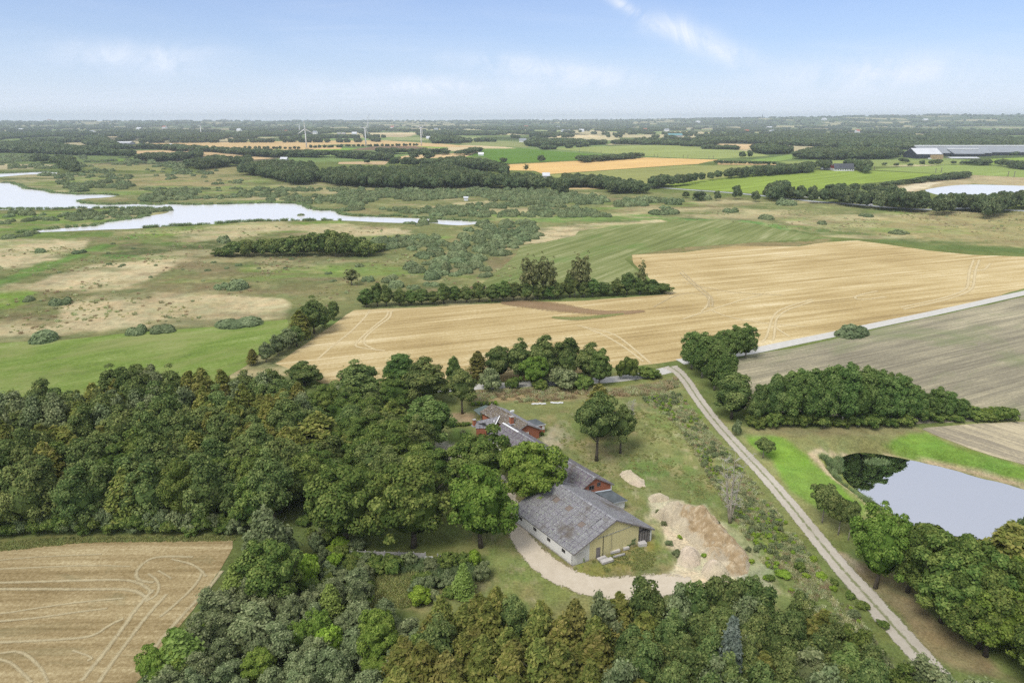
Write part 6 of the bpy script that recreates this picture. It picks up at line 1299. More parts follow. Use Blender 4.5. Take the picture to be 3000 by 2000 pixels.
# wing
wr0 = V3((*P('L', 335, 580, 3.5), 3.5)); wr1 = V3((*P('L', 895, 462, 3.5), 3.5)); we0 = V3((*P('L', 345, 750, 2.3), 2.3)); we2 = V3((*P('L', 760, 735, 2.3), 2.3))
bk = V3((wr0.x * 2 - we0.x, wr0.y * 2 - we0.y, 2.3)); bk1 = V3((wr1.x * 2 - we2.x, wr1.y * 2 - we2.y, 2.3))
wq = [we0, we2, wr1, wr0]; wq2 = [bk, bk1, wr1, wr0]
MB().slab(wq, .1).build('roof_deck', M_DARK, hs); MB().slab(wq2, .1).build('roof_deck', M_DARK, hs)
sheets(wq, 5, 3, M_SLATE, hs); sheets(wq2, 5, 3, M_SLATE, hs)
MB().beam(we2 + V3((0, 0, .12)), wr1 + V3((0, 0, .12)), .2, .05).build('valley', M_TRIM, hs)
ins = lambda p, q, f: V3((p.x + (q.x - p.x) * f, p.y + (q.y - p.y) * f, 0))
a_, b_, c2, d_ = ins(we0, we2, .03), ins(we2, we0, .03), ins(bk1, bk, .03), ins(bk, bk1, .03)
MB().hexa([V3((p.x, p.y, -.1)) for p in (a_, b_, c2, d_)], [V3((p.x, p.y, 2.22)) for p in (a_, b_, c2, d_)]).build('wing_wall', M_BRICK, hs)
wg = (a_ + d_) / 2; MB().hexa([a_ + V3((0, 0, 2.22)), d_ + V3((0, 0, 2.22)), wg + V3((0, 0, 3.4))], [p + (b_ - a_).normalized() * .2 for p in (a_ + V3((0, 0, 2.22)), d_ + V3((0, 0, 2.22)), wg + V3((0, 0, 3.4)))]).build('wing_gable', M_BRICK, hs)
dd_ = (b_ - a_).normalized(); nn_ = V3((dd_.y, -dd_.x, 0))
for f, wd_, z0, z1, mt, nm in ((.72, .5, .9, 1.9, M_GLASSD, 'window'), (.88, .45, .1, 2.0, M_TRIM, 'door')):
    c0 = a_.lerp(b_, f); p4 = [c0 + dd_ * s + nn_ * o_ for s, o_ in ((-wd_, .05), (wd_, .05), (wd_, -.05), (-wd_, -.05))]
    MB().hexa([p + V3((0, 0, z0)) for p in p4], [p + V3((0, 0, z1)) for p in p4]).build(nm, mt, hs)
# skylight hatch and vent
vp = P('L', 1180, 360, 3.6); MB().box((vp[0], vp[1], 3.75), (.9, .35, .35), .5).build('roof_hatch', M_TRIM, hs)
vp = P('L', 765, 590, 3.0); MB().box((vp[0], vp[1], 3.1), (.35, .35, .4), .5).build('roof_vent', M_TRIM, hs)
# carport and annex
cp_ = root('carport', (0, 0, 0), 'open carport with a flat dark green roof behind the brick house', 'carport')
cq = [V3((*P('L', 290, 312, 2.4), 2.4)), V3((*P('L', 430, 428, 2.4), 2.4)), V3((*P('L', 735, 232, 2.6), 2.6))]; c4 = V3((*P('L', 560, 205, 2.6), 2.6))
MB().slab([cq[0], cq[1], cq[2], c4], .12).build('roof', m_plain('green_felt', (.13, .165, .15), .15, 2, .8), cp_)
for p in (cq[0].lerp(cq[2], .12), cq[1].lerp(cq[2], .10), c4.lerp(cq[1], .1)): MB().beam((p.x, p.y, -.1), (p.x, p.y, 2.3), .12, .12).build('post', M_GREYDOOR, cp_)
an = root('annex', (0, 0, 0), 'small red brick outbuilding with white trim right of the brick house', 'outbuilding')
a0 = V3((*P('L', 1930, 835), 0)); a1_ = a0 - gd * 2.9 + bd * .2; a2_ = a1_ + bd * 3.2; a3_ = a0 + bd * 3.2
MB().hexa([V3((p.x, p.y, -.1)) for p in (a1_, a0, a3_, a2_)], [V3((p.x, p.y, 1.9)) for p in (a1_, a0, a3_, a2_)]).build('wall', M_BRICK, an)
MB().slab([V3((p.x, p.y, 2.02)) + o_ for p, o_ in ((a1_, -gd * .15 - bd * .15), (a0, gd * .15 - bd * .15), (a3_, gd * .15 + bd * .15), (a2_, -gd * .15 + bd * .15))], .1).build('roof', M_FELT, an)
MB().beam(a1_ - bd * .17 - gd * .15 + V3((0, 0, 1.98)), a0 - bd * .17 + gd * .15 + V3((0, 0, 1.98)), .05, .16).build('fascia', M_TRIM, an)
MB().hexa([a0 - gd * .7 - bd * .04 + V3((0, 0, .8)), a0 - gd * .1 - bd * .04 + V3((0, 0, .8)), a0 - gd * .1 + bd * .02 + V3((0, 0, .8)), a0 - gd * .7 + bd * .02 + V3((0, 0, .8))],
          [a0 - gd * .7 - bd * .04 + V3((0, 0, 1.7)), a0 - gd * .1 - bd * .04 + V3((0, 0, 1.7)), a0 - gd * .1 + bd * .02 + V3((0, 0, 1.7)), a0 - gd * .7 + bd * .02 + V3((0, 0, 1.7))]).build('window', M_TRIM, an)
vt('bush', 1862, 905, 820, 100, 'small dark bush at the right corner of the brick house', 'bush', 'bush', c='L')
vt('shrub', 242, 385, 352, 52, 'round clipped bush on the lawn left of the brick house', 'bush', 'bush', c='D')
for i in range(5):
    vt('bush', 160 + i * 28, 335 - i * 2, 308 - i * 2, 40, ORD[i] + ' clipped hedge bush behind the brick house lawn, from the left', 'bush', 'hedge_bush', 'clipped hedge behind the lawn', c='D')
# low wall of concrete panels
lw = root('low_wall', (0, 0, 0), 'long grey concrete panel wall with posts below the big maples', 'wall')
wp = [P('I', x, y) for x, y in ((60, 552), (170, 552), (300, 556), (400, 558), (500, 562), (580, 566), (665, 576), (780, 582), (880, 584), (960, 586))]
for i in range(len(wp) - 1):
    a, b = V3((*wp[i], 0)), V3((*wp[i + 1], 0)); d = b - a; n = max(1, round(d.length / 1.6))
    for k_ in range(n):
        p, q = a + d * (k_ / n), a + d * ((k_ + 1) / n); u = d.normalized()
        if i == 5: continue
        for z in (.12, .55, .98): MB().beam(p + u * .08 + V3((0, 0, z + .1)), q - u * .08 + V3((0, 0, z + .1)), .07, .41).build('panel', M_CONC, lw)
    for k_ in range(n): p = a + d * (k_ / n); MB().box((p.x, p.y, .7), (.17, .17, 1.5), .1).build('post', M_CONC, lw)
for x, y, lb in ((600, 575, 'white discarded tub leaning in the gap of the low wall, left'), (640, 582, 'white discarded tub leaning in the gap of the low wall, right')):
    p = P('I', x, y); b = MB(); b.box((0, 0, .3), (1.2, .7, .08), 0)
    for s in (-1, 1): b.box((0, s * .33, .5), (1.2, .07, .42)); b.box((s * .58, 0, .5), (.07, .58, .40))
    o = b.build('tub', M_TRIM); o.location = (p[0], p[1], .05); o.rotation_euler = (.25, .1, .2); tag(o, lb, 'tub')
# concrete beams and rubble in front of the yellow gable
for (x0, y0, x1, y1, wd_, lb) in ((1365, 1420, 1535, 1370, .75, 'thick white concrete beam nearest the track'), (1310, 1370, 1430, 1330, .45, 'grey concrete beam just above the thick one, left'), (1330, 1390, 1460, 1352, .3, 'narrow grey beam between the two left ones'),
        (1500, 1262, 1645, 1232, .55, 'grey concrete slab lying nearest the gable wall'), (1550, 1335, 1725, 1290, .25, 'thin grey post lying in the grass'), (1695, 1200, 1780, 1182, .8, 'short broken concrete block beside the elder bush')):
    a, b = P('K', x0, y0), P('K', x1, y1); o = MB().beam((a[0], a[1], .28), (b[0], b[1], .34), wd_, .36 if wd_ > .5 else .24).build('concrete_beam', m_plain('pale_concrete', (.56, .53, .50), .15, 2, .9) if wd_ > .3 else M_CONC)
    tag(o, lb, 'concrete beam')
p = P('K', 1990, 1135); b = MB(); b.box((0, 0, .3), (1.3, .9, .6), .3); o = b.build('block', m_plain('pale_block', (.60, .57, .54), .15, 2, .9)); o.location = (p[0], p[1], 0); tag(o, 'pale stone block beside the dark barn doors', 'block')
rg_ = random.Random(3); b = MB()
p = P('K', 1955, 1110)
for i in range(16): b.box((rg_.uniform(-.5, .5), rg_.uniform(-.35, .35), .12 + rg_.uniform(0, .35)), (.26, .13, .1), rg_.uniform(0, 3))
o = b.build('brick_heap', m_plain('orange_brick', (.52, .17, .08), .2, 3, .9)); o.location = (p[0], p[1], 0); tag(o, 'small heap of orange bricks by the barn doors', 'brick heap')
vt('alder', 1830, 1135, 985, 150, 'leafy elder bush growing against the yellow gable', 'bush', 'bush', c='K'); vt('bush', 1760, 1160, 1095, 120, 'low dark bush at the foot of the yellow gable', 'bush', 'bush', c='K')
vt('lime', 1095, 1390, 1300, 45, 'small green weed bush at the white corner of the big barn', 'bush', 'bush', c='K')
for x, y, wd_, lb in ((1360, 903, 46, 'long white plastic strip in the grass behind the house, left'), (1485, 896, 40, 'white plastic strip in the grass behind the house, middle'), (1705, 891, 26, 'small white plastic strip beside the meadow tree')):
    p = P('F', x, y); b = MB()
    for i in range(6): b.box(((i - 2.5) * .5 * wd_ / 40, rg_.uniform(-.1, .1), .12 + rg_.uniform(0, .1)), (.56, .5, .16), rg_.uniform(-.2, .2))
    o = b.build('plastic_sheet', M_TRIM); o.location = (p[0], p[1], 0); tag(o, lb, 'plastic sheet')
for i in range(9):
    vt('shrub' if i % 2 else 'lime', 905 + i * 20, 912, 888 - (i % 3) * 6, 34, ORD[i] + ' pale flowering shrub behind the carport, from the left', 'bush', 'flowering_shrub', 'flowering shrubs behind the carport', c='F')

# ------------------------------------------------------------------ heaps of sand and earth
def heap(name, outline, peaks, mat, label, cat, res=.20, rough=.30, cols=None):
    """peaks: (x, y, height, radius) in metres on the ground"""
    xs = [p[0] for p in outline]; ys = [p[1] for p in outline]; nx = int((max(xs) - min(xs)) / res) + 2; ny = int((max(ys) - min(ys)) / res) + 2
    X, Y = np.meshgrid(np.linspace(min(xs) - .3, max(xs) + .3, nx), np.linspace(min(ys) - .3, max(ys) + .3, ny)); x, y = X.ravel(), Y.ravel()
    s = np.where(inpoly(x, y, outline), segdist(x, y, outline, True), 0); h = np.zeros_like(x)
    for px, py, ph, pr in peaks:
        d = np.hypot(x - px, y - py) / pr; h = np.maximum(h, ph * np.clip(1 - d ** 1.25, 0, 1))
    edge = np.clip(s / 1.1, 0, 1); edge = edge * (2 - edge)
    n1 = fbm(x / 1.3, y / 1.3, 5, 5) - .5; n2 = fbm(x / .45, y / .45, 6, 4) - .5; gul = np.abs(fbm(x / .9 + n1, y / 2.2, 77, 3) - .5)
    z = (h + .12 + n1 * rough * 2.2 + n2 * rough * 1.6 - gul * rough * 1.2) * edge - (edge < .02) * .25
    idx = np.arange(nx * ny).reshape(ny, nx); F_ = np.stack([idx[:-1, :-1], idx[:-1, 1:], idx[1:, 1:], idx[1:, :-1]], -1).reshape(-1, 4)
    keep = (edge[F_] > 0).any(1); F_ = F_[keep]
    a, b, br = cols; w_ = np.clip((fbm(x / 2.5, y / 2.5, 55, 4) - .5) * 5 + .5, 0, 1)[:, None]; colr_ = np.array(a) * (1 - w_) + np.array(b) * w_
    if br:
        bc, bpoly = br; sb = segdist(x, y, bpoly, True); sb = np.where(inpoly(x, y, bpoly), sb, -sb); wb = np.clip((sb + 6.0 * n1 + 4.0 * n2) / .9, 0, 1)[:, None] * np.clip(.95 - 2.2 * np.clip(n2, 0, 1), .3, 1)[:, None]; colr_ = colr_ * (1 - wb) + np.array(bc) * wb
    colr_ = colr_ * (1 + .5 * n2[:, None])
    me = np_mesh(name, np.stack([x, y, z], 1), F_, mat, {'paint': colr_}, smooth=True)
    o = link(bpy.data.objects.new(name, me)); return tag(o, label, cat)
mh, th, oh = newmat('heap_soil'); ah = N(th, 'ShaderNodeAttribute', attribute_name='paint'); nh = noise(th, pos(th), 3.5, 6, .8)
gh = vmth(th, 'SCALE', ah.outputs['Color']); K(th, mth(th, 'ADD', mth(th, 'MULTIPLY', nh, 1.0), .5), gh.node.inputs['Scale']); diffuse_out(th, oh, gh, nh, .9, .3)
SD1, SD2, SOIL = (.62, .54, .385), (.54, .465, .335), (.43, .315, .175)
def dpk(x, y, h, r_): h *= 1.25; a, b = P('D', x, y, h * .8); return (a, b, h, r_)
heap('earth_mound', polyg('D', [(1490, 920), (1545, 870), (1620, 845), (1720, 860), (1830, 900), (1900, 985), (1990, 1060), (2090, 1140), (2130, 1220), (2110, 1300), (2020, 1325), (1940, 1290), (1860, 1240), (1800, 1160), (1700, 1080), (1640, 1010), (1560, 970)]),
     [dpk(1560, 885, 1.7, 2.6), dpk(1640, 845, 2.5, 3.2), dpk(1720, 865, 2.6, 3.4), dpk(1800, 875, 2.6, 3.2), dpk(1850, 930, 2.5, 3.4), dpk(1910, 1000, 2.2, 3.2), dpk(1960, 1060, 1.9, 3.0), dpk(2010, 1120, 1.6, 2.8), dpk(2060, 1180, 1.2, 2.4), dpk(1700, 950, 1.7, 2.6), dpk(1800, 1040, 1.5, 2.6), dpk(1900, 1140, 1.4, 2.6), dpk(1990, 1230, .9, 2.4)],
     mh, 'long brown and sandy earth mound between the barn and the farm road', 'earth mound', cols=(SD1, SD2, (SOIL, polyg('D', [(1660, 900), (1700, 870), (1800, 880), (1870, 960), (1980, 1060), (2090, 1160), (2110, 1290), (2010, 1310), (1900, 1210), (1800, 1130), (1700, 1040), (1640, 960)]))))
for out, pk, lb in (([(1262, 650), (1280, 625), (1340, 615), (1370, 645), (1430, 680), (1440, 730), (1390, 735), (1330, 710), (1300, 690)], [(1320, 635, .9, 2.2), (1380, 690, .8, 2.0)], 'small flat sand heap alone in the green meadow'),
                    ([(1450, 805), (1470, 780), (1530, 768), (1590, 790), (1595, 820), (1530, 830), (1470, 835)], [(1525, 785, 1.2, 2.4)], 'small round sand heap behind the big mound'),
                    ([(1640, 1240), (1650, 1160), (1700, 1110), (1770, 1125), (1800, 1180), (1800, 1240), (1730, 1275)], [(1720, 1135, 1.5, 2.5)], 'grooved pale sand heap in front of the mound, left'),
                    ([(1800, 1290), (1820, 1230), (1890, 1205), (1960, 1240), (2000, 1310), (1950, 1370), (1850, 1360)], [(1890, 1230, 1.5, 2.6)], 'grooved pale sand heap in front of the mound, middle'),
                    ([(2040, 1430), (2060, 1405), (2100, 1395), (2130, 1410), (2125, 1445), (2070, 1450)], [(2090, 1412, .8, 1.5)], 'little sand heap at the lower end of the bare ground')):
    heap('sand_heap', polyg('D', out), [dpk(*q) for q in pk], mh, lb, 'sand heap', cols=(SD1, (.66, .56, .43), None), rough=.12)
for i, (x, y, wv) in enumerate([(1820, 1190, 50), (1515, 900, 50), (1580, 900, 30), (1555, 980, 60), (1860, 1030, 30), (2110, 1150, 60), (2130, 1230, 60), (1640, 1180, 90), (1660, 1070, 50), (1900, 975, 60), (2230, 1340, 60), (1590, 1110, 70)]):
    p = P('D', x, y); k_ = 'shrub' if i % 2 else 'lime'; plant(k_, p, .35 + wv * .006, wv * .45 / 2 * .055 * .75, ORD[i] + ' small green weed clump on the bare sandy ground, in no order of size', 'weed', 'weed clumps on the sandy ground', 'weed_clump', z=(.9 if i in (4,) else 0))

# ------------------------------------------------------------------ dead trees
def dead_tree(loc, H, spread, seed, label):
    rt = root('dead_tree', (*loc, 0), label, 'tree'); rg_ = random.Random(seed); tr = MB(); bmb = MB()
    tops = []
    for s in range(4):
        a = rg_.uniform(0, 6.28); lean = .05 + .12 * s; pts = [(0, 0, -.1)]; rad = [.34 if s == 0 else .22]; x = y = 0
        for i in range(1, 8):
            z = H * (i / 7) * (1 - .07 * s); x += math.cos(a) * lean * H / 14 + rg_.uniform(-.12, .12); y += math.sin(a) * lean * H / 14 + rg_.uniform(-.12, .12)
            pts.append((x, y, z)); rad.append((.28 if s == 0 else .18) * (1 - i / 7.4))
        tr.tube(pts, rad, 7); tops.append((pts, rad))
    def twig(p, d, l, r_, dep):
        q = p + d * l; md = p + d * l * .5 + V3((rg_.uniform(-.1, .1), rg_.uniform(-.1, .1), rg_.uniform(-.05, .12))) * l
        bmb.tube([p, md, q], [r_, r_ * .7, r_ * .35], 4)
        if dep:
            for _ in range(3): twig(p + d * l * rg_.uniform(.4, 1), (d + V3((rg_.uniform(-.8, .8), rg_.uniform(-.8, .8), rg_.uniform(-.3, .6)))).normalized(), l * rg_.uniform(.4, .65), r_ * .55, dep - 1)
    for pts, rad in tops:
        for i in range(2, 8):
            for _ in range(3):
                a = rg_.uniform(0, 6.28); twig(V3(pts[i]), V3((math.cos(a), math.sin(a), rg_.uniform(.2, .9))).normalized(), spread * rg_.uniform(.35, .7) * (1 - .3 * i / 7), max(.035, rad[i] * .4), 2)
    tr.build('trunk', m_plain('dead_wood', (.36, .32, .24), .35, 2, .9), rt, True); bmb.build('branches', m_plain('bleached_wood', (.52, .49, .41), .2, 2, .9), rt)
    return rt
p = P('D', 1990, 965); dead_tree(p, top_height('D', 1990, 965, 500), 2.6, 4, 'tall bare dead tree on the slope beside the farm road')
p = P('D', 1340, 300); dead_tree(p, top_height('D', 1340, 300, 160), 1.4, 6, 'small bare dead tree right of the tall meadow tree')

# ------------------------------------------------------------------ middle and far buildings
def house_at(name, c, x0, x1, yb, depth, eh, rh, wallm, roofm, label, cat='building', rz=0.0, wins=0, z=None, gablem=None):
    a = P(c, x0, yb); b = P(c, x1, yb); L_ = math.hypot(b[0] - a[0], b[1] - a[1]); cx, cy = (a[0] + b[0]) / 2, (a[1] + b[1]) / 2 + depth / 2
    zz = float(hills(np.array(cx), np.array(cy))) if z is None else z
    r = root(name, (cx, cy, zz), label, cat, None, math.atan2(b[1] - a[1], b[0] - a[0]) + rz); w_, d_ = L_ / 2, depth / 2
    MB().hexa([(-w_, -d_, -1), (w_, -d_, -1), (w_, d_, -1), (-w_, d_, -1)], [(-w_, -d_, eh), (w_, -d_, eh), (w_, d_, eh), (-w_, d_, eh)]).build('wall', wallm, r)
    for s in (-1, 1): MB().hexa([(s * w_, -d_, eh), (s * w_, d_, eh), (s * w_, 0, rh - .1)], [(s * (w_ - .3), -d_, eh), (s * (w_ - .3), d_, eh), (s * (w_ - .3), 0, rh - .1)]).build('gable', gablem or wallm, r)
    for s in (-1, 1): MB().slab([(-w_ - .4, s * (d_ + .5), eh - .3), (w_ + .4, s * (d_ + .5), eh - .3), (w_ + .4, 0, rh), (-w_ - .4, 0, rh)], .25).build('roof', roofm, r)
    for i in range(wins): MB().box((-w_ + L_ * (i + .6) / (wins + .2), -d_ - .03, eh * .55), (L_ / wins * .3, .12, eh * .42)).build('window', M_GLASSD, r)
    return r
M_LROOF = m_plain('light_roof', (.66, .67, .68), .08, .05, .5); M_GROOF = m_plain('grey_far_roof', (.30, .32, .34), .1, .05, .7); M_NAVY = m_plain('navy_wall', (.025, .03, .05), .2, .1, .7); M_REDG = m_plain('red_gable', (.36, .05, .055), .15, .2, .8)
M_TEAL = m_plain('teal_roof', (.14, .32, .34), .1, .1, .6); M_REDR = m_plain('red_tiles', (.42, .14, .09), .15, .2, .8); M_DROOF = m_plain('dark_far_roof', (.085, .09, .105), .15, .1, .7); M_STRAW = m_plain('straw_bales', (.50, .36, .20), .25, .3, .9)
house_at('farmhouse', 'C', 1050, 1180, 474, 11, 3.2, 9.5, M_TRIM, M_DROOF, 'long white farmhouse with dark roof and red gables', 'farmhouse', -.10, 8, gablem=M_REDG)
house_at('farm_wing', 'C', 995, 1046, 466, 10, 3.0, 10, M_TRIM, M_DROOF, 'short white farm wing with a red gable left of the farmhouse', 'farmhouse', 1.15, 2, gablem=M_REDG)
house_at('garage', 'C', 968, 1000, 463, 8, 2.8, 3.6, M_TRIM, M_DROOF, 'small low white shed left of the farm wing', 'shed')
house_at('hay_barn', 'C', 1608, 1785, 389, 42, 8, 17, M_NAVY, M_LROOF, 'navy hay barn with white roof and stacked straw', 'barn', .0)
p0 = P('C', 1700, 391); p1 = P('C', 1786, 391)
MB_ = MB()
for i in range(9):
    for j in range(3): MB_.box((p0[0] + (p1[0] - p0[0]) * (i + .5) / 9, p0[1] - 2.0, 1.2 + j * 2.4), ((p1[0] - p0[0]) / 9 - .3, 2.4, 2.25))
tag(MB_.build('straw_stack', M_STRAW), 'stack of big straw bales along the hay barn', 'straw stack')
for (x0, x1, yb, dp_, eh, rh, lb) in ((1650, 2130, 372, 60, 6, 17, 'longest grey dairy barn with a pale ridge, left of three'), (2060, 2700, 366, 60, 6, 16, 'grey dairy barn with a pale ridge reaching the right edge'), (1870, 2080, 374, 45, 5, 12, 'lower dark dairy barn front between the two long barns')):
    r = house_at('dairy_barn', 'C', x0, x1, yb, dp_, eh, rh, M_NAVY, M_GROOF, lb, 'barn'); a = P('C', x0, yb); b = P('C', x1, yb); L_ = b[0] - a[0]
    MB().box((0, 0, rh + .9), (L_, 3.6, 2.0)).build('ridge_vent', M_TRIM, r)
    for i in range(14): MB().box((-L_ / 2 + L_ * (i + .5) / 14, -dp_ / 2 - .1, eh * .45), (L_ / 14 * .6, .3, eh * .5)).build('opening', M_DARK, r)
house_at('silage_clamp', 'C', 1850, 2050, 388, 20, 1.0, 2.4, M_CONC, M_LROOF, 'low white covered silage clamp before the dairy barns', 'silage clamp')
for (nm, c, x0, x1, yb, d, eh, rh, wm, rm, lb) in (('factory', 'A', 705, 895, 293, 30, 5, 8, M_GROOF, M_LROOF, 'long low industrial building with a pale roof at the left'), ('house', 'A', 1166, 1184, 322, 10, 8, 12, M_TRIM, M_LROOF, 'tall white house left of the turbines field'), ('shed', 'B', 1388, 1436, 530, 14, 4, 7, M_CONC, M_LROOF, 'shed with a white sheet roof at the wood edge'),
        ('farmhouse', 'B', 1226, 1275, 276, 14, 5, 11, M_TRIM, M_GROOF, 'white farmhouse with grey roof at the pale field'), ('farmhouse', 'B', 585, 635, 254, 14, 4, 9, M_TRIM, M_LROOF, 'pale farm building right of the third turbine'), ('shed', 'A', 1930, 1975, 404, 12, 3, 6, M_CONC, M_LROOF, 'pale roof among the trees left of centre'),
        ('hall', 'B', 2255, 2352, 241, 40, 7, 13, M_CONC, M_TEAL, 'hall with a wide teal roof far right of centre'), ('house', 'C', 2005, 2030, 275, 12, 4, 10, M_TRIM, M_REDR, 'small house with a red roof behind the dairy barns'), ('house', 'C', 1435, 1450, 152, 40, 14, 34, M_TRIM, M_REDR, 'church like house with red roof on the far hill'),
        ('house', 'B', 1515, 1575, 210, 30, 8, 14, M_TRIM, M_GROOF, 'row of pale buildings far behind the centre'), ('hall', 'C', 590, 620, 190, 60, 10, 20, M_TRIM, M_LROOF, 'white hall glinting far behind the right woods'), ('house', 'C', 1905, 1945, 152, 60, 14, 26, M_TRIM, M_REDR, 'pale cluster house on the right far hill'), ('house', 'A', 1095, 1130, 253, 20, 7, 12, M_TRIM, M_LROOF, 'small white farm left of the far woods'),
        ('house', 'A', 1175, 1210, 248, 20, 7, 12, M_TRIM, M_LROOF, 'white farm right of its smaller neighbour in the left far woods'), ('hut', 'B', 845, 872, 678, 3.5, 2.6, 3.4, M_TRIM, M_LROOF, 'tiny white hut in the marsh scrub'), ('tent', 'B', 944, 980, 368, 10, 3, 6, M_TRIM, M_TRIM, 'white tent like shelter at the edge of the deep green crop')):
    house_at(nm, c, x0, x1, yb, d, eh, rh, wm, rm, lb)
rgf = random.Random(12)
for i in range(26):
    x = 60 + i * 112 + rgf.uniform(-40, 40); y = rgf.uniform(362, 398); g = Gp(x, y); k = g[1] / 2500
    r = house_at('farm', 'V', (x - 5) / 1.2755, (x + rgf.uniform(4, 9)) / 1.2755, y / 1.2755, 14 * k + 6, 4 + 3 * k, 8 + 5 * k, M_TRIM, [M_LROOF, M_REDR, M_GROOF][i % 3], ORD[i] + ' tiny pale farm far off below the hills, counted from the left', 'farm'); r['group'] = 'tiny farms far off'
# silo pair
sl = root('silo', (*P('M', 792, 322), 0), 'pair of tall pale silos behind the turbines field', 'silo'); dS = P('M', 792, 322)[1]
for s in (-1, 1): MB().tube([(s * 9, 0, -1), (s * 9, 0, top_height('M', 792, 322, 252))], [8, 8], 12).build('silo_tower', M_CONC, sl, True)
# wind turbines
M_TURB = m_plain('turbine_white', (.80, .80, .80), .04, .2, .5)
def turbine(base, hub, bl, yaw, ph, label, r0=1.7):
    r = root('wind_turbine', (base[0], base[1], base[2] if len(base) > 2 else 0), label, 'wind turbine', 'wind turbines on the horizon', yaw)
    MB().tube([(0, 0, -1), (0, 0, hub * .5), (0, 0, hub - .8)], [r0, r0 * .78, r0 * .5], 12).build('tower', M_TURB, r, True)
    MB().hexa([(-1, -2.6, hub - 1), (1, -2.6, hub - 1), (1, 4, hub - .9), (-1, 4, hub - .9)], [(-.9, -2.4, hub + 1.2), (.9, -2.4, hub + 1.2), (.8, 3.8, hub + 1), (-.8, 3.8, hub + 1)]).build('nacelle', M_TURB, r)
    MB().tube([(0, -2.6, hub), (0, -4.0, hub), (0, -4.8, hub)], [1.1, .9, .3], 8).build('rotor_hub', M_TURB, r, True)
    for k_ in range(3):
        a = ph + k_ * 2 * PI / 3; d = V3((math.sin(a), 0, math.cos(a))); sdv = V3((math.cos(a), 0, -math.sin(a))); c0 = V3((0, -3.6, hub)); b = MB(); rings = []
        for t, w_ in ((.04, .7), (.18, 1.9), (.5, 1.4), (.8, .9), (1, .25)):
            p = c0 + d * bl * t; rings.append([p - sdv * w_ * .35 - V3((0, .2 * w_, 0)), p + sdv * w_ * .65, p - sdv * w_ * .35 + V3((0, .2 * w_, 0))])
        for q0, q1_ in zip(rings, rings[1:]): b.hexa(q0, q1_)
        b.build('blade', M_TURB, r)
for (x, by, ty, yaw, ph, bx, lb) in ((252, 489, 200, .15, -.05, 0, 'left wind turbine with blades spread like a Y upside down'), (1162, 470, 188, .9, .65, 0, 'middle wind turbine with one blade pointing up right'), (2010, 455, 183, .7, .85, 0, 'right wind turbine with a blade hanging along its tower')):
    b_ = P('M', x, by); hub = top_height('M', x, by, ty); turbine(b_, hub, 21.5, yaw, ph, lb)
for (c, x, by, ty, lb, bl) in (('M', 1197, 222, 130, 'small far wind turbine close behind the middle one', 30), ('M', 148, 262, 238, 'tiny wind turbine left of the first one', 12), ('A', 1387, 225, 190, 'tiny far wind turbine left of the three big ones', 14)):
    sx, sy = S(c, x, by); g = Gp(sx, max(sy, 362)); turbine((g[0], g[1], float(hills(np.array(g[0]), np.array(g[1])))), max(20, CAM_H + 8 if bl == 30 else 38), bl, .4, .5, lb, 2.2)
# masts on the horizon
M_MAST = m_plain('mast_steel', (.16, .17, .20), .1, .1, .6)
for (x, ty, lb, w_) in ((2231, 336, 'tall thick radio mast on the right horizon', 9), (2283.6, 340, 'thin radio mast right of the thick one', 4), (1760, 350, 'faint short mast on the middle horizon', 4)):
    d = 8600; az_ = (x - 1500) / F_PX; yy = d; xx = az_ * (yy * math.cos(PITCH) + CAM_H * math.sin(PITCH)); base = float(hills(np.array(xx), np.array(yy)))
    v = (ty - 1000) / F_PX; ht = CAM_H + yy * (-math.sin(PITCH) - v * math.cos(PITCH)) / (math.cos(PITCH) - v * math.sin(PITCH))
    o = MB().tube([(0, 0, 0), (0, 0, (ht - base) * .7), (0, 0, ht - base)], [w_, w_ * .6, w_ * .25], 6).build('radio_mast', M_MAST); o.location = (xx, yy, base); tag(o, lb, 'mast')
# power poles and fence posts
M_POLE = m_plain('pole_wood', (.20, .17, .15), .2, 1, .9)
def pole(c, x, by, ty, label, group, arm=True):
    g = P(c, x, by); h = top_height(c, x, by, ty); r = root('power_pole', (*g, float(hills(np.array(g[0]), np.array(g[1])))), label, 'pole', group)
    MB().tube([(0, 0, -1), (0, 0, h)], [.42, .30], 6).build('post', M_POLE, r)
    if arm: MB().box((0, 0, h - 1.0), (3.0, .25, .25)).build('crossarm', M_POLE, r)
for (x, by, ty, lb) in ((1742, 486, 454, 'left power pole of the first pair in the green field'), (1780, 484, 448, 'right power pole of the first pair in the green field'), (2240, 513, 474, 'left power pole of the second pair near the right edge'), (2282, 517, 474, 'right power pole of the second pair near the right edge'), (1320, 468, 440, 'power pole left of the pairs, nearer the farm')):
    pole('C', x, by, ty, lb, 'power poles in the green field')
for i, (x, y) in enumerate([(1640, 344), (1790, 353), (1995, 366), (2155, 378), (2180, 378), ('c', 0)][:5]): pole('B', x, y, y - 24, ORD[i] + ' thin post of the line at the pale pasture, from the left', 'thin posts along the pasture', False)
for i, (x, y) in enumerate([(3, 382), (35, 384), (180, 389), (210, 390)]): pole('C', x, y, y - 22, ORD[i] + ' thin post on the right stretch of the pasture line', 'thin posts along the pasture', False)
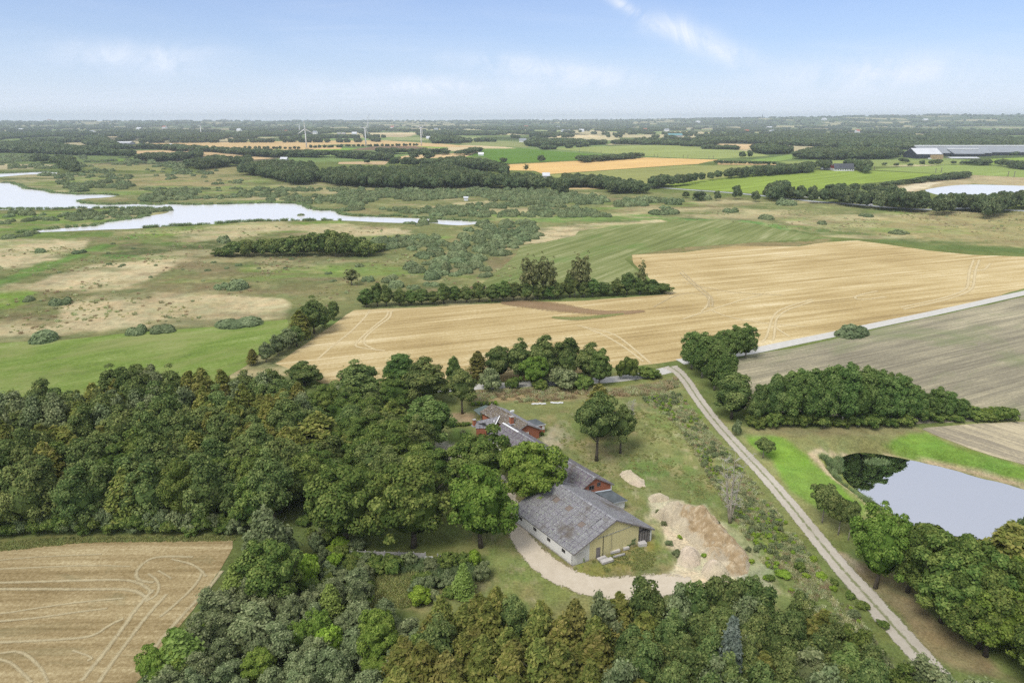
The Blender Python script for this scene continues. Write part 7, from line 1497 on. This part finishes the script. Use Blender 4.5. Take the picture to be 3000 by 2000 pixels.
# ------------------------------------------------------------------ cars on the main road
def car(loc, rz, mat, label, van=False):
    r = root('van' if van else 'car', (*loc, .12), label, 'van' if van else 'car', None, rz); L_, W_, H_ = (5.4, 2.0, 2.3) if van else (4.4, 1.8, 1.45)
    b = MB(); pr = [(-.5, .3), (-.5, .62), (-.36, .66), (-.22, 1), (.24, 1), (.38, .64), (.5, .58), (.5, .3)] if not van else [(-.5, .22), (-.5, 1), (.25, 1), (.38, .62), (.5, .5), (.5, .22)]
    def prof(w_): return [(x * L_, w_, z * H_) for x, z in pr]
    b.hexa(prof(-W_ / 2), prof(W_ / 2)).build('body', mat, r)
    g = MB(); q = [(-.33, .68), (-.2, .94), (.22, .94), (.34, .68)] if not van else [(.1, .66), (.1, .92), (.25, .92), (.36, .66)]
    for s in (-1, 1): g.hexa([(x * L_, s * (W_ / 2 + .01), z * H_) for x, z in q], [(x * L_, s * (W_ / 2 + .03), z * H_) for x, z in q])
    g.build('side_windows', M_GLASSD, r)
    for sx_ in (-.31, .31):
        for s in (-1, 1): MB().tube([(sx_ * L_, s * (W_ / 2 - .2), .32), (sx_ * L_, s * (W_ / 2 + .03), .32)], [.33, .33], 10).build('wheel', M_DARK, r)
    for s in (-.6, .6): MB().box((L_ / 2, s, .6), (.08, .3, .15)).build('headlight', M_TRIM, r)
m_cp = m_plain('dark_blue_paint', (.03, .04, .08), .05, 1, .3, .3, .6); m_cs = m_plain('silver_paint', (.45, .47, .5), .05, 1, .3, .4, .6)
car(P('C', 1945, 723), ang('C', (1900, 728), (2000, 729)), m_cp, 'dark blue car on the main road right of the roadside trees'); car(P('B', 1655, 551), ang('B', (1540, 548), (1860, 566)), m_cp, 'dark car on the main road beyond the wood, left one')
car(P('B', 1748, 557), ang('B', (1540, 548), (1860, 566)), m_cs, 'dark silver car on the main road beyond the wood, right one'); car(P('C', 1283, 712), ang('C', (1200, 704), (1400, 724)), M_TRIM, 'white van glimpsed between the roadside trees', True)
car(P('Q', 1352, 243), 0.0, M_TRIM, 'white van parked before the straw stack', True)
for i in range(9): # guard rail posts
    a, b = P('C', 2110, 738), P('C', 2352, 751); t = i / 8; o = MB().box((0, 0, .5), (.15, .15, 1.1)).build('road_marker_post', M_TRIM); o.location = (a[0] + (b[0] - a[0]) * t, a[1] + (b[1] - a[1]) * t - 4, .0); tag(o, ORD[i] + ' small white marker post at the right end of the main road', 'marker post', 'marker posts of the main road')
# ------------------------------------------------------------------ haze
hz, ht_, ho = newmat('haze_air'); pv = N(ht_, 'ShaderNodeVolumePrincipled', inp={'Density': 9.5e-5, 'Color': (.82, .91, 1.0, 1), 'Anisotropy': 0.0}); K(ht_, pv.outputs[0], ho.inputs['Volume'])
try: pv.inputs['Density Attribute'].default_value = ''
except Exception: pass
hb_ = MB().hexa([(-14400, -14400, -12), (14400, -14400, -12), (14400, 14400, -12), (-14400, 14400, -12)], [(-14400, -14400, 150), (14400, -14400, 150), (14400, 14400, 150), (-14400, 14400, 150)]).build('haze', hz)
hb_['kind'] = 'stuff'; hb_['label'] = 'thin pale haze over the whole country'
